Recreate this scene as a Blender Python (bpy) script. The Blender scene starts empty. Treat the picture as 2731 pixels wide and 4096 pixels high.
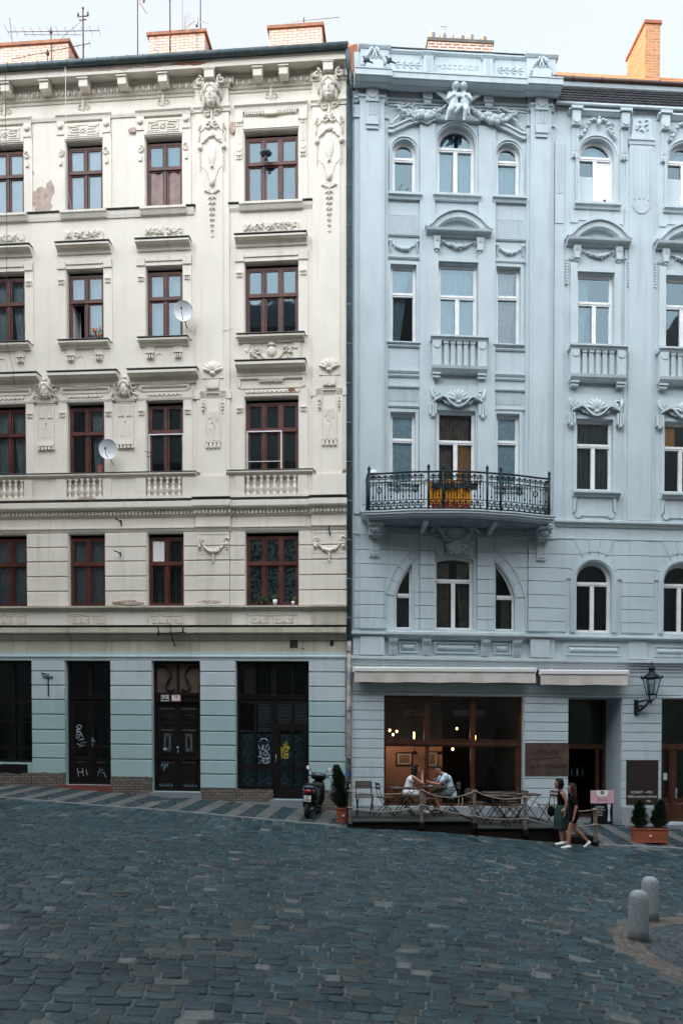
import bpy, bmesh, math, random
import numpy as np
from mathutils import Vector, Matrix
random.seed(7); rng = np.random.default_rng(7)
C = bpy.context.scene.collection
sc = bpy.context.scene
PI = math.pi
# ------------------------------------------------ camera
cam_d = bpy.data.cameras.new('camera'); cam = bpy.data.objects.new('camera', cam_d); C.objects.link(cam)
cam.location = (0, 0, 2.28); cam.rotation_euler = (math.radians(90 - 1.27), 0, 0)
cam_d.sensor_width = 36; cam_d.lens = 36 * 3400 / 4096; cam_d.shift_y = 0.2386; cam_d.clip_end = 2000; cam_d.clip_start = .1
sc.camera = cam
# ------------------------------------------------ sky, sun, exposure
SUN_AZ = Vector((-1, -0.30, 0)).normalized(); SUN_EL = math.radians(5.5)
world = bpy.data.worlds.new('World'); sc.world = world; world.use_nodes = True
wn = world.node_tree.nodes; wl = world.node_tree.links
bg = wn['Background']; sky = wn.new('ShaderNodeTexSky'); sky.sky_type = 'NISHITA'; sky.sun_disc = False
sky.sun_elevation = SUN_EL; sky.sun_rotation = math.atan2(SUN_AZ.x, SUN_AZ.y); sky.air_density = 1.0; sky.dust_density = 1.2; sky.ozone_density = 1.2
veil = wn.new('ShaderNodeMixRGB'); veil.inputs[0].default_value = .62; veil.inputs[2].default_value = (2.45, 2.95, 3.3, 1)
# haze gradient added to light the facades: brightest south-west behind the camera, dimmer north
wc = wn.new('ShaderNodeTexCoord'); wd_ = wn.new('ShaderNodeVectorMath'); wd_.operation = 'DOT_PRODUCT'; wd_.inputs[1].default_value = Vector((-.50, -.84, .16)).normalized()
wl.new(wc.outputs['Generated'], wd_.inputs[0]); wr = wn.new('ShaderNodeMapRange'); wr.interpolation_type = 'SMOOTHSTEP'; wr.inputs[1].default_value = -.35; wr.inputs[2].default_value = .95
wl.new(wd_.outputs['Value'], wr.inputs[0]); wm = wn.new('ShaderNodeMixRGB'); wm.inputs[1].default_value = (2.20, 2.33, 2.48, 1); wm.inputs[2].default_value = (12.0, 12.7, 13.4, 1)
wl.new(wr.outputs[0], wm.inputs[0]); wl.new(wm.outputs[0], veil.inputs[2]); veil.inputs[0].default_value = .8
wl.new(sky.outputs[0], veil.inputs[1]); wl.new(veil.outputs[0], bg.inputs[0]); bg.inputs[1].default_value = .15
sun_d = bpy.data.lights.new('sun', 'SUN'); sun = bpy.data.objects.new('sun', sun_d); C.objects.link(sun)
sun_d.energy = 2.2; sun_d.angle = math.radians(.5); sun_d.color = (1, .58, .28)
sd = Vector((SUN_AZ.x * math.cos(SUN_EL), SUN_AZ.y * math.cos(SUN_EL), math.sin(SUN_EL)))
sun.rotation_euler = sd.to_track_quat('Z', 'Y').to_euler(); sun.location = (-20, 0, 60)
sc.view_settings.view_transform = 'Standard'; sc.view_settings.look = 'None'; sc.view_settings.gamma = 1
sc.view_settings.exposure = 1.68
try:
    sc.cycles.max_bounces = 6; sc.cycles.transparent_max_bounces = 12
except Exception: pass

# ------------------------------------------------ materials
def mat(name, col, rough=.8, col2=None, scale=4, mixlo=.4, mixhi=.7, bump=0, bscale=60, metal=0, emit=None, spec=.5, detail=6, stretch=None):
    m = bpy.data.materials.new(name); m.use_nodes = True
    n = m.node_tree.nodes; l = m.node_tree.links; b = n['Principled BSDF']
    b.inputs['Base Color'].default_value = (*col, 1); b.inputs['Roughness'].default_value = rough
    b.inputs['Metallic'].default_value = metal; b.inputs['Specular IOR Level'].default_value = spec
    tc = n.new('ShaderNodeTexCoord'); src = tc.outputs['Object']
    if stretch:
        mp = n.new('ShaderNodeMapping'); mp.inputs['Scale'].default_value = stretch; l.new(src, mp.inputs[0]); src2 = mp.outputs[0]
    else: src2 = src
    if col2:
        t = n.new('ShaderNodeTexNoise'); t.inputs['Scale'].default_value = scale; t.inputs['Detail'].default_value = detail
        l.new(src2, t.inputs['Vector'])
        r = n.new('ShaderNodeMapRange'); r.inputs[1].default_value = mixlo; r.inputs[2].default_value = mixhi; l.new(t.outputs[0], r.inputs[0])
        x = n.new('ShaderNodeMixRGB'); x.inputs[1].default_value = (*col, 1); x.inputs[2].default_value = (*col2, 1)
        l.new(r.outputs[0], x.inputs[0]); l.new(x.outputs[0], b.inputs['Base Color'])
    if bump:
        t = n.new('ShaderNodeTexNoise'); t.inputs['Scale'].default_value = bscale; t.inputs['Detail'].default_value = 4; l.new(src, t.inputs['Vector'])
        bp = n.new('ShaderNodeBump'); bp.inputs['Strength'].default_value = bump; bp.inputs['Distance'].default_value = .02
        l.new(t.outputs[0], bp.inputs['Height']); l.new(bp.outputs[0], b.inputs['Normal'])
    if emit:
        b.inputs['Emission Color'].default_value = (*emit[0], 1); b.inputs['Emission Strength'].default_value = emit[1]
    return m
def plaster(name, col, dirt, amt=.5, streak=.35, lower=None):
    """painted stucco: cloudy tone, downward rain streaks, grimy specks; lower=(colour, z) a second paint below a height"""
    m = bpy.data.materials.new(name); m.use_nodes = True
    n = m.node_tree.nodes; l = m.node_tree.links; b = n['Principled BSDF']; b.inputs['Roughness'].default_value = .9
    b.inputs['Specular IOR Level'].default_value = .25
    tc = n.new('ShaderNodeTexCoord')
    def noise(sc_, stretch, lo, hi, det=8):
        mp = n.new('ShaderNodeMapping'); mp.inputs['Scale'].default_value = stretch; l.new(tc.outputs['Object'], mp.inputs[0])
        t = n.new('ShaderNodeTexNoise'); t.inputs['Scale'].default_value = sc_; t.inputs['Detail'].default_value = det; l.new(mp.outputs[0], t.inputs['Vector'])
        r = n.new('ShaderNodeMapRange'); r.inputs[1].default_value = lo; r.inputs[2].default_value = hi; l.new(t.outputs[0], r.inputs[0]); return r.outputs[0]
    a = noise(.9, (1, 1, 1), .35, .75); s = noise(2.2, (2.5, 1, .22), .52, .8); g = noise(14, (1, 1, 1), .6, .8)
    def mix(fac, k, c1, c2):
        mm = n.new('ShaderNodeMath'); mm.operation = 'MULTIPLY'; mm.inputs[1].default_value = k; l.new(fac, mm.inputs[0])
        x = n.new('ShaderNodeMixRGB'); l.new(mm.outputs[0], x.inputs[0])
        for i, c in ((1, c1), (2, c2)):
            if isinstance(c, tuple): x.inputs[i].default_value = (*c, 1)
            else: l.new(c, x.inputs[i])
        return x.outputs[0]
    base = col
    if lower:
        sp = n.new('ShaderNodeSeparateXYZ'); l.new(tc.outputs['Object'], sp.inputs[0])
        st = n.new('ShaderNodeMath'); st.operation = 'LESS_THAN'; st.inputs[1].default_value = lower[1]; ma = n.new('ShaderNodeMath'); ma.operation = 'MULTIPLY_ADD'; ma.inputs[1].default_value = .0107; l.new(sp.outputs[0], ma.inputs[0]); l.new(sp.outputs[2], ma.inputs[2]); l.new(ma.outputs[0], st.inputs[0])
        x = n.new('ShaderNodeMixRGB'); x.inputs[1].default_value = (*col, 1); x.inputs[2].default_value = (*lower[0], 1); l.new(st.outputs[0], x.inputs[0]); base = x.outputs[0]
    c = mix(a, amt * .6, base, dirt); c = mix(s, streak, c, dirt); c = mix(g, amt * .35, c, dirt)
    l.new(c, b.inputs['Base Color'])
    t = n.new('ShaderNodeTexNoise'); t.inputs['Scale'].default_value = 45; t.inputs['Detail'].default_value = 5; l.new(tc.outputs['Object'], t.inputs['Vector'])
    bp = n.new('ShaderNodeBump'); bp.inputs['Strength'].default_value = .25; bp.inputs['Distance'].default_value = .012
    l.new(t.outputs[0], bp.inputs['Height']); l.new(bp.outputs[0], b.inputs['Normal'])
    return m
def brickmat(name, c1, c2, mortar, bw=.26, bh=.085, ms=.012, squash=0, side=False):
    m = bpy.data.materials.new(name); m.use_nodes = True
    n = m.node_tree.nodes; l = m.node_tree.links; b = n['Principled BSDF']; b.inputs['Roughness'].default_value = .92
    tc = n.new('ShaderNodeTexCoord'); sp = n.new('ShaderNodeSeparateXYZ'); l.new(tc.outputs['Object'], sp.inputs[0])
    ad = n.new('ShaderNodeMath'); ad.operation = 'ADD'; l.new(sp.outputs[0], ad.inputs[0]); l.new(sp.outputs[1], ad.inputs[1])
    cb = n.new('ShaderNodeCombineXYZ'); l.new(ad.outputs[0], cb.inputs[0]); l.new(sp.outputs[2], cb.inputs[1])
    br = n.new('ShaderNodeTexBrick'); l.new(cb.outputs[0], br.inputs['Vector'])
    br.inputs['Color1'].default_value = (*c1, 1); br.inputs['Color2'].default_value = (*c2, 1); br.inputs['Mortar'].default_value = (*mortar, 1)
    br.inputs['Scale'].default_value = 1; br.inputs['Mortar Size'].default_value = ms; br.inputs['Brick Width'].default_value = bw; br.inputs['Row Height'].default_value = bh
    t = n.new('ShaderNodeTexNoise'); t.inputs['Scale'].default_value = 9; l.new(tc.outputs['Object'], t.inputs['Vector'])
    x = n.new('ShaderNodeMixRGB'); x.blend_type = 'MULTIPLY'; x.inputs[0].default_value = .55; l.new(br.outputs[0], x.inputs[1]); l.new(t.outputs['Color'], x.inputs[2])
    hs = n.new('ShaderNodeHueSaturation'); hs.inputs['Saturation'].default_value = .85; hs.inputs['Value'].default_value = 1.35; l.new(x.outputs[0], hs.inputs['Color'])
    l.new(hs.outputs[0], b.inputs['Base Color'])
    bp = n.new('ShaderNodeBump'); bp.inputs['Strength'].default_value = .7; bp.inputs['Distance'].default_value = .015; bp.invert = True
    l.new(br.outputs['Fac'], bp.inputs['Height']); l.new(bp.outputs[0], b.inputs['Normal'])
    return m
def glassmat(name, base=.12, tint=(.80, .90, .93), refl=(.72, .90, 1)):
    m = bpy.data.materials.new(name); m.use_nodes = True
    n = m.node_tree.nodes; l = m.node_tree.links; n.remove(n['Principled BSDF'])
    out = n['Material Output']; tr = n.new('ShaderNodeBsdfTransparent'); tr.inputs[0].default_value = (*tint, 1)
    gl = n.new('ShaderNodeBsdfGlossy'); gl.inputs['Roughness'].default_value = .03; gl.inputs['Color'].default_value = (*refl, 1)
    tc = n.new('ShaderNodeTexCoord'); t = n.new('ShaderNodeTexNoise'); t.inputs['Scale'].default_value = 1.7; t.inputs['Detail'].default_value = 1; l.new(tc.outputs['Object'], t.inputs['Vector'])
    bp = n.new('ShaderNodeBump'); bp.inputs['Strength'].default_value = .12; bp.inputs['Distance'].default_value = .05; l.new(t.outputs[0], bp.inputs['Height']); l.new(bp.outputs[0], gl.inputs['Normal'])
    fr = n.new('ShaderNodeFresnel'); fr.inputs[0].default_value = 1.5
    ad = n.new('ShaderNodeMath'); ad.operation = 'ADD'; ad.inputs[1].default_value = base; l.new(fr.outputs[0], ad.inputs[0])
    mx = n.new('ShaderNodeMixShader'); l.new(ad.outputs[0], mx.inputs[0]); l.new(tr.outputs[0], mx.inputs[1]); l.new(gl.outputs[0], mx.inputs[2]); l.new(mx.outputs[0], out.inputs[0])
    return m
def attrmat(name, rough=.75, bump=.4):
    """stone whose own colour is stored stone by stone in the mesh"""
    m = bpy.data.materials.new(name); m.use_nodes = True
    n = m.node_tree.nodes; l = m.node_tree.links; b = n['Principled BSDF']; b.inputs['Roughness'].default_value = rough; b.inputs['Specular IOR Level'].default_value = .35
    at = n.new('ShaderNodeAttribute'); at.attribute_name = 'stone'
    tc = n.new('ShaderNodeTexCoord'); t = n.new('ShaderNodeTexNoise'); t.inputs['Scale'].default_value = 22; t.inputs['Detail'].default_value = 8; l.new(tc.outputs['Object'], t.inputs['Vector'])
    r = n.new('ShaderNodeMapRange'); r.inputs[1].default_value = .25; r.inputs[2].default_value = .75; r.inputs[3].default_value = .62; r.inputs[4].default_value = 1.35; l.new(t.outputs[0], r.inputs[0])
    x = n.new('ShaderNodeVectorMath'); x.operation = 'MULTIPLY'; l.new(at.outputs['Color'], x.inputs[0]); l.new(r.outputs[0], x.inputs[1]); l.new(x.outputs[0], b.inputs['Base Color'])
    t2 = n.new('ShaderNodeTexNoise'); t2.inputs['Scale'].default_value = 60; t2.inputs['Detail'].default_value = 6; l.new(tc.outputs['Object'], t2.inputs['Vector'])
    bp = n.new('ShaderNodeBump'); bp.inputs['Strength'].default_value = bump; bp.inputs['Distance'].default_value = .012; l.new(t2.outputs[0], bp.inputs['Height']); l.new(bp.outputs[0], b.inputs['Normal'])
    return m
CREAM = (.81, .756, .668)
M = {}
M['cream'] = plaster('cream_stucco', CREAM, (.50, .46, .38), .4, .3)
M['cream_trim'] = plaster('cream_trim', (.79, .736, .65), (.38, .35, .28), .45, .35)
M['beige'] = plaster('beige_band', (.60, .55, .45), (.25, .24, .19), .9, .7)
M['teal'] = plaster('pale_teal_paint', (.52, .595, .61), (.30, .36, .38), .5, .4, lower=((.36, .50, .505), 3.255))
M['blue'] = plaster('pale_blue_paint', (.515, .59, .622), (.29, .355, .39), .5, .42)
M['blue_trim'] = plaster('pale_blue_trim', (.545, .614, .642), (.28, .345, .38), .5, .42)
M['red_wood'] = mat('red_brown_window_wood', (.12, .028, .016), .45, (.045, .012, .008), 3, .35, .7, .2, 40)
M['dark_wood'] = mat('blackened_wood', (.006, .005, .0055), .45, (.014, .010, .009), 5, .4, .8, spec=.25)
M['brown_wood'] = mat('brown_shop_wood', (.075, .024, .011), .4, (.028, .009, .005), 6, .4, .7, .2, 30)
M['white_frame'] = mat('white_window_paint', (.80, .80, .80), .4, (.62, .64, .66), 3, .45, .8)
M['glass'] = glassmat('window_glass', .045); M['glass_lo'] = glassmat('shop_glass', .015, (.8, .85, .86)); M['glass_blue'] = glassmat('upper_window_glass', .07, (.60, .76, .82), (.58, .78, .88))
M['tin'] = mat('dark_sheet_metal', (.10, .115, .12), .5, (.14, .14, .13), 6, .4, .7)
M['gutter'] = mat('painted_gutter', (.035, .065, .075), .5, (.09, .11, .11), 5, .45, .75)
M['pipe'] = mat('grey_green_pipe', (.09, .135, .15), .5, (.05, .07, .08), 3, .4, .7)
M['pipe_base'] = mat('worn_pink_pipe', (.40, .33, .31), .7, (.16, .15, .16), 4, .45, .6)
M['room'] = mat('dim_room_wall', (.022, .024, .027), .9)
M['cafe'] = mat('terracotta_cafe_wall', (.42, .26, .195), .9, (.34, .20, .15), 1.5, .4, .7)
M['net'] = mat('net_curtain', (.48, .52, .54), .9, (.33, .37, .39), 5, .35, .65, stretch=(6, 1, .5))
M['blind'] = mat('pale_roller_blind', (.52, .50, .53), .8, (.42, .42, .46), 2, .4, .7)
M['blue_blind'] = mat('teal_blind', (.10, .19, .23), .6, (.08, .15, .19), 2, .4, .7)
M['grey_blind'] = mat('dark_grey_blind', (.065, .08, .09), .8)
M['pink_cloth'] = mat('faded_pink_curtain', (.36, .27, .25), .9, (.23, .18, .17), 4, .4, .7)
M['white_panel'] = mat('white_door_panel', (.75, .73, .70), .6)
M['lace'] = mat('flowered_lace', (.30, .36, .37), .9, (.02, .045, .055), 13, .48, .53, detail=2)
M['pattern'] = mat('frosted_pattern_film', (.78, .86, .90), .9, (.60, .72, .78), 14, .45, .55, detail=2)
M['stripe'] = mat('striped_drape', (.95, .36, .04), .9, (.45, .36, .28), 3, .45, .55, stretch=(9, 1, .3), detail=0)
M['brown_drape'] = mat('brown_drape', (.30, .225, .17), .9, (.16, .12, .09), 5, .4, .7)
M['chim_white'] = brickmat('pale_chimney_brick', (.62, .52, .47), (.56, .44, .39), (.30, .22, .19))
M['chim_red'] = brickmat('red_chimney_brick', (.22, .075, .05), (.34, .15, .10), (.60, .57, .55), .25, .085, .018)
M['chim_orange'] = brickmat('orange_red_brick', (.44, .20, .045), (.30, .12, .04), (.40, .26, .15), .25, .08)
M['stone_base'] = brickmat('rough_split_stone', (.13, .10, .08), (.20, .165, .13), (.055, .05, .045), .19, .075, .010)
M['terra_tile'] = mat('terracotta_tile', (.48, .19, .08), .85, (.30, .11, .05), 4, .4, .7)
M['copper'] = mat('rusty_cap', (.24, .11, .06), .7, (.12, .07, .05), 5, .4, .7)
M['slate'] = mat('dark_slate', (.016, .018, .022), .7, (.035, .036, .042), 5, .4, .7)
M['brown_gutter'] = mat('brown_gutter', (.075, .038, .03), .45)
M['granite'] = mat('grey_granite', (.15, .18, .19), .8, (.26, .29, .30), 60, .4, .65, .3, 80)
M['granite_lt'] = mat('light_granite', (.36, .40, .42), .85, (.17, .20, .22), 90, .45, .62, .5, 90)
M['slab'] = mat('worn_granite_slab', (.105, .108, .105), .85, (.065, .07, .07), 3, .4, .7, .4, 70)
M['mortar'] = mat('sandy_joint', (.105, .118, .118), .95, (.018, .028, .030), 2.2, .36, .62, .6, 50)
M['joint_dark'] = mat('dark_joint', (.02, .026, .028), .95)
M['kerbred'] = mat('red_painted_step', (.22, .05, .035), .8, (.13, .04, .03), 5, .4, .7)
M['iron'] = mat('wrought_iron', (.008, .018, .022), .5, metal=.1, spec=.3)
M['black_metal'] = mat('black_metal', (.012, .013, .015), .45, metal=.5)
M['grey_metal'] = mat('galvanised_metal', (.30, .31, .32), .45, metal=.6)
M['ant'] = mat('dark_antenna_rod', (.07, .05, .055), .5, metal=.4)
M['ant_lt'] = mat('light_antenna_wire', (.30, .30, .33), .5, metal=.4)
M['dish'] = mat('white_dish', (.72, .74, .76), .45)
M['deck'] = mat('grey_deck_board', (.040, .045, .045), .85, (.022, .026, .028), 4, .4, .7, .3, 40)
M['skirt'] = mat('black_stained_timber', (.008, .005, .005), .8, spec=.2)
M['post'] = mat('weathered_post', (.20, .17, .145), .9, (.08, .07, .065), 5, .4, .65, .6, 30, stretch=(6, 6, 1))
M['rope'] = mat('hemp_rope', (.32, .285, .225), .95)
M['slat'] = mat('worn_teak_slat', (.10, .078, .062), .8, (.055, .045, .038), 5, .4, .7)
M['rust'] = mat('rusted_steel_sign', (.050, .030, .025), .75, (.10, .06, .045), 3, .4, .75, .2, 30)
M['engrave'] = mat('dark_lettering', (.012, .008, .008), .6)
M['chalkboard'] = mat('brown_chalkboard', (.018, .009, .007), .8)
M['chalk'] = mat('chalk', (.62, .62, .60), .95)
M['pink_card'] = mat('pink_card', (.62, .36, .42), .6)
M['awning'] = mat('cream_awning_cloth', (.62, .58, .54), .9, (.48, .44, .40), 2, .4, .7)
M['awning_box'] = mat('white_awning_cassette', (.66, .65, .64), .5)
M['terra_pot'] = mat('terracotta_plastic', (.36, .095, .045), .55, (.26, .07, .035), 4, .4, .7)
M['leaf_dark'] = mat('conifer_green', (.010, .028, .013), .8, (.04, .07, .028), 14, .4, .7)
M['leaf'] = mat('leaf_green', (.05, .10, .03), .7)
M['weed'] = mat('moss_and_weed', (.035, .055, .018), .9)
M['orange_cloth'] = mat('orange_blanket', (.95, .42, .01), .85, (.88, .30, .01), 4, .4, .7)
M['red_cloth'] = mat('red_blanket', (.50, .015, .012), .85)
M['purple'] = mat('dark_petals', (.045, .012, .03), .8)
M['orange_fl'] = mat('orange_petals', (.75, .20, .05), .8)
M['white'] = mat('white_paint', (.78, .78, .78), .5); M['black'] = mat('black_plastic', (.005, .006, .008), .3)
M['blue_plastic'] = mat('deep_blue_lacquer', (.004, .018, .05), .15); M['red_lens'] = mat('red_lens', (.20, .01, .01), .15)
M['mirror'] = mat('mirror', (.9, .92, .95), .05, metal=1); M['rubber'] = mat('rubber', (.012, .012, .012), .85)
M['eu_blue'] = mat('plate_blue', (.02, .10, .42), .4)
M['red_paint'] = mat('sign_red', (.50, .03, .03), .5)
M['yellow_spray'] = mat('yellow_spray', (.70, .52, .06), .6); M['white_spray'] = mat('white_spray', (.34, .42, .46), .6); M['blue_spray'] = mat('pale_blue_spray', (.24, .42, .50), .6)
M['amber'] = mat('frosted_transom', (.13, .085, .06), .4, (.07, .05, .045), 2, .4, .7)
M['pattern_line'] = mat('white_line_film', (.85, .95, .98), .7)
M['film'] = mat('teal_privacy_film', (.08, .23, .27), .5, (.11, .29, .33), 4, .4, .7)
M['bulb'] = mat('glowing_bulb', (1, .6, .2), .5, emit=((1, .50, .14), 7))
M['lampglass'] = glassmat('lantern_glass', .10, (.75, .78, .76))
M['skin'] = mat('skin', (.42, .23, .16), .6, (.36, .18, .12), 9, .4, .7); M['skin_tan'] = mat('tanned_skin', (.36, .17, .11), .55, (.30, .13, .08), 9, .4, .7)
M['hair'] = mat('dark_hair', (.005, .0035, .003), .6, spec=.2); M['hair_b'] = mat('brown_hair', (.013, .008, .006), .6, (.03, .017, .012), 6, .4, .7, spec=.2)
M['white_cloth'] = mat('white_cotton', (.68, .70, .72), .9); M['shirt'] = mat('printed_blue_shirt', (.60, .70, .78), .9, (.25, .42, .55), 22, .5, .58, detail=2)
M['shorts'] = mat('olive_shorts', (.09, .12, .10), .9); M['black_cloth'] = mat('black_cloth', (.005, .005, .006), .95, spec=.1); M['green_cloth'] = mat('dark_green_skirt', (.016, .038, .040), .9, (.010, .024, .027), 6, .4, .7)
M['brown_leather'] = mat('brown_leather', (.06, .02, .012), .6); M['bird'] = mat('pigeon_grey', (.03, .035, .045), .7)
M['peel'] = mat('bare_pinkish_render', (.52, .40, .35), .95, (.36, .25, .21), 6, .4, .7, .5, 30); M['brickpeel'] = mat('bare_brick', (.30, .11, .07), .95, (.20, .10, .08), 9, .4, .7, .5, 30)
M['soot'] = mat('sooty_hole', (.05, .035, .035), .95, (.02, .02, .025), 12, .45, .6, .5, 30)
M['frost_white'] = mat('pale_film', (.50, .58, .62), .7)
M['underside'] = mat('shaded_dirty_soffit', (.20, .26, .30), .9, (.12, .16, .19), 3, .4, .7)  # shade beneath the balcony mixed into the colour, along with dirt
M['opp'] = plaster('ochre_stucco', (.30, .28, .25), (.2, .18, .15), .5, .3); M['opproof'] = mat('old_roof_tile', (.08, .05, .045), .9)

# ------------------------------------------------ mesh builder: points are (u along, d out of the wall, v up)
T = -0.0107
class MB:
    def __init__(s, T=0.0, wall=True): s.V = []; s.F = []; s.S = []; s.C = []; s.T = T; s.wall = wall
    def add(s, pts, faces, smooth=False, raw=False):
        k = len(s.V); s.C.append((k, len(s.F), len(faces), len(pts)))
        for p in pts:
            if s.wall: s.V.append((p[0], -p[1], p[2] + s.T * p[0]))
            else: s.V.append(tuple(p))
        for f in faces: s.F.append([i + k for i in f]); s.S.append(smooth)
        return s
    def box(s, u0, u1, d0, d1, v0, v1):
        P = [(u0, d0, v0), (u1, d0, v0), (u1, d1, v0), (u0, d1, v0), (u0, d0, v1), (u1, d0, v1), (u1, d1, v1), (u0, d1, v1)]
        return s.add(P, [(0, 1, 2, 3), (4, 7, 6, 5), (0, 4, 5, 1), (1, 5, 6, 2), (2, 6, 7, 3), (3, 7, 4, 0)])
    def quad(s, *p): return s.add(p, [tuple(range(len(p)))])
    def poly(s, pts, d0, d1, smooth=False):
        n = len(pts)
        P = [(u, d1, v) for u, v in pts] + [(u, d0, v) for u, v in pts]
        return s.add(P, [tuple(range(n)), tuple(range(2 * n - 1, n - 1, -1))] + [(i, i + n, (i + 1) % n + n, (i + 1) % n) for i in range(n)], smooth)
    def pyr(s, u0, u1, v0, v1, d0, d1, inset):
        P = [(u0, d0, v0), (u1, d0, v0), (u1, d0, v1), (u0, d0, v1), (u0 + inset, d1, v0 + inset), (u1 - inset, d1, v0 + inset), (u1 - inset, d1, v1 - inset), (u0 + inset, d1, v1 - inset)]
        return s.add(P, [(4, 5, 6, 7), (0, 1, 5, 4), (1, 2, 6, 5), (2, 3, 7, 6), (3, 0, 4, 7)])
    def prof(s, pd, u0, u1):
        n = len(pd); P = [(u0, d, v) for d, v in pd] + [(u1, d, v) for d, v in pd]
        return s.add(P, [tuple(range(n)), tuple(range(2 * n - 1, n - 1, -1))] + [(i, i + n, (i + 1) % n + n, (i + 1) % n) for i in range(n)])
    def plan(s, ud, v0, v1):
        n = len(ud); P = [(u, d, v0) for u, d in ud] + [(u, d, v1) for u, d in ud]
        return s.add(P, [tuple(range(n)), tuple(range(2 * n - 1, n - 1, -1))] + [(i, i + n, (i + 1) % n + n, (i + 1) % n) for i in range(n)])
    def ring(s, A, B, d0, d1, closed=True):
        n = len(A); P = [(u, d1, v) for u, v in A] + [(u, d1, v) for u, v in B] + [(u, d0, v) for u, v in A] + [(u, d0, v) for u, v in B]
        F = []
        for i in range(n if closed else n - 1):
            j = (i + 1) % n
            F += [(i, j, n + j, n + i), (i, i + 2 * n, j + 2 * n, j), (n + i, n + j, 3 * n + j, 3 * n + i)]
        if not closed: F += [(0, n, 3 * n, 2 * n), (n - 1, 2 * n - 1, 4 * n - 1, 3 * n - 1)]
        return s.add(P, F)
    def tube(s, pts, r, n=6, closed=False, cap=True):
        pts = [Vector(p) for p in pts]; m = len(pts)
        R = r if isinstance(r, (list, tuple)) else [r] * m
        P = []; F = []; up = Vector((0, 0, 1))
        for i, p in enumerate(pts):
            a = pts[i - 1] if (i > 0 or closed) else p; b = pts[(i + 1) % m] if (i < m - 1 or closed) else p
            t = (b - a); t = t.normalized() if t.length > 1e-9 else Vector((1, 0, 0))
            ref = up if abs(t.dot(up)) < .93 else Vector((0, 1, 0))
            x = t.cross(ref).normalized(); y = t.cross(x)
            for k in range(n):
                w = 2 * PI * k / n; P.append(p + (x * math.cos(w) + y * math.sin(w)) * R[i])
        for i in range(m if closed else m - 1):
            j = (i + 1) % m
            for k in range(n): F.append((i * n + k, i * n + (k + 1) % n, j * n + (k + 1) % n, j * n + k))
        if cap and not closed: F += [tuple(range(n)), tuple(range((m - 1) * n, m * n))]
        return s.add(P, F, n > 4)
    def rod(s, a, b, r, n=6): return s.tube([a, b], r, n)
    def lathe(s, c, pr, n=12, axis='z'):
        P = []; F = []; flat = axis == 'y' and len(pr) == 2
        for r, h in pr:
            for k in range(n):
                w = 2 * PI * k / n; a, b = r * math.cos(w), r * math.sin(w)
                P.append({'z': (c[0] + a, c[1] + b, c[2] + h), 'y': (c[0] + a, c[1] + h, c[2] + b), 'x': (c[0] + h, c[1] + a, c[2] + b)}[axis])
        m = len(pr)
        for i in range(m - 1):
            for k in range(n): F.append((i * n + k, i * n + (k + 1) % n, (i + 1) * n + (k + 1) % n, (i + 1) * n + k))
        F += [tuple(range(n)), tuple(range((m - 1) * n, m * n))]
        return s.add(P, F, not flat)
    def ell(s, c, r, rot=0, n=8, m=5, yaw=0):
        P = []; F = []; cr, sr = math.cos(rot), math.sin(rot)
        for i in range(1, m):
            th = PI * i / m
            for k in range(n):
                w = 2 * PI * k / n
                x, y, z = r[0] * math.sin(th) * math.cos(w), r[1] * math.sin(th) * math.sin(w), r[2] * math.cos(th)
                P.append((c[0] + x * cr - z * sr, c[1] + y, c[2] + x * sr + z * cr))
        t = len(P); P += [(c[0] - r[2] * sr, c[1], c[2] + r[2] * cr), (c[0] + r[2] * sr, c[1], c[2] - r[2] * cr)]
        for i in range(m - 2):
            for k in range(n): F.append((i * n + k, i * n + (k + 1) % n, (i + 1) * n + (k + 1) % n, (i + 1) * n + k))
        for k in range(n):
            F.append((t, k, (k + 1) % n)); F.append((t + 1, (m - 2) * n + (k + 1) % n, (m - 2) * n + k))
        return s.add(P, F, True)
    def cap(s, a, b, ra, rb, n=12):
        a = Vector(a); b = Vector(b); t = (b - a).normalized()
        pts = [a - t * ra * .97, a - t * ra * .7, a, b, b + t * rb * .7, b + t * rb * .97]
        return s.tube(pts, [ra * .25, ra * .72, ra, rb, rb * .72, rb * .25], n)
    # ---- ornament in low relief
    def garland(s, a, b, sag, r, d, n=None, tails=0):
        L = math.hypot(b[0] - a[0], b[1] - a[1]) + abs(sag); n = n or max(6, int(L / (r * 1.1)))
        for i in range(n + 1):
            t = i / n; rr = r * (.55 + .6 * math.sin(PI * t)) * random.uniform(.8, 1.15)
            u = a[0] + (b[0] - a[0]) * t; v = a[1] + (b[1] - a[1]) * t - sag * 4 * t * (1 - t)
            s.ell((u, d + rr * .5, v + random.uniform(-.3, .3) * rr), (rr, rr, rr), n=7, m=4)
            if random.random() < .7: s.ell((u + random.uniform(-1, 1) * rr, d + rr * .2, v + random.choice((-1, 1)) * rr * .9), (rr * .35, rr * .5, rr * .8), random.uniform(-1.2, 1.2), 6, 4)
        for q, p in ((-1, a), (1, b)):
            if tails:
                for k in range(4): s.ell((p[0] + q * r * .3, d + r * .3, p[1] - tails * (k + .5) / 4), (r * (.75 - .12 * k), r * .5, tails / 7), 0, 6, 4)
        return s
    def shell(s, c, r, d, down=False):
        q = -1 if down else 1
        for k in range(7):
            w = (k - 3) * .40
            s.ell((c[0] + math.sin(w) * r * .5, d + .02, c[1] + q * math.cos(w) * r * .5), (r * .19, r * .28, r * .5), -w if not down else w, 6, 5)
        s.ell((c[0], d + .02, c[1] - q * r * .1), (r * .3, r * .3, r * .2), 0, 8, 5); return s
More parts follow.
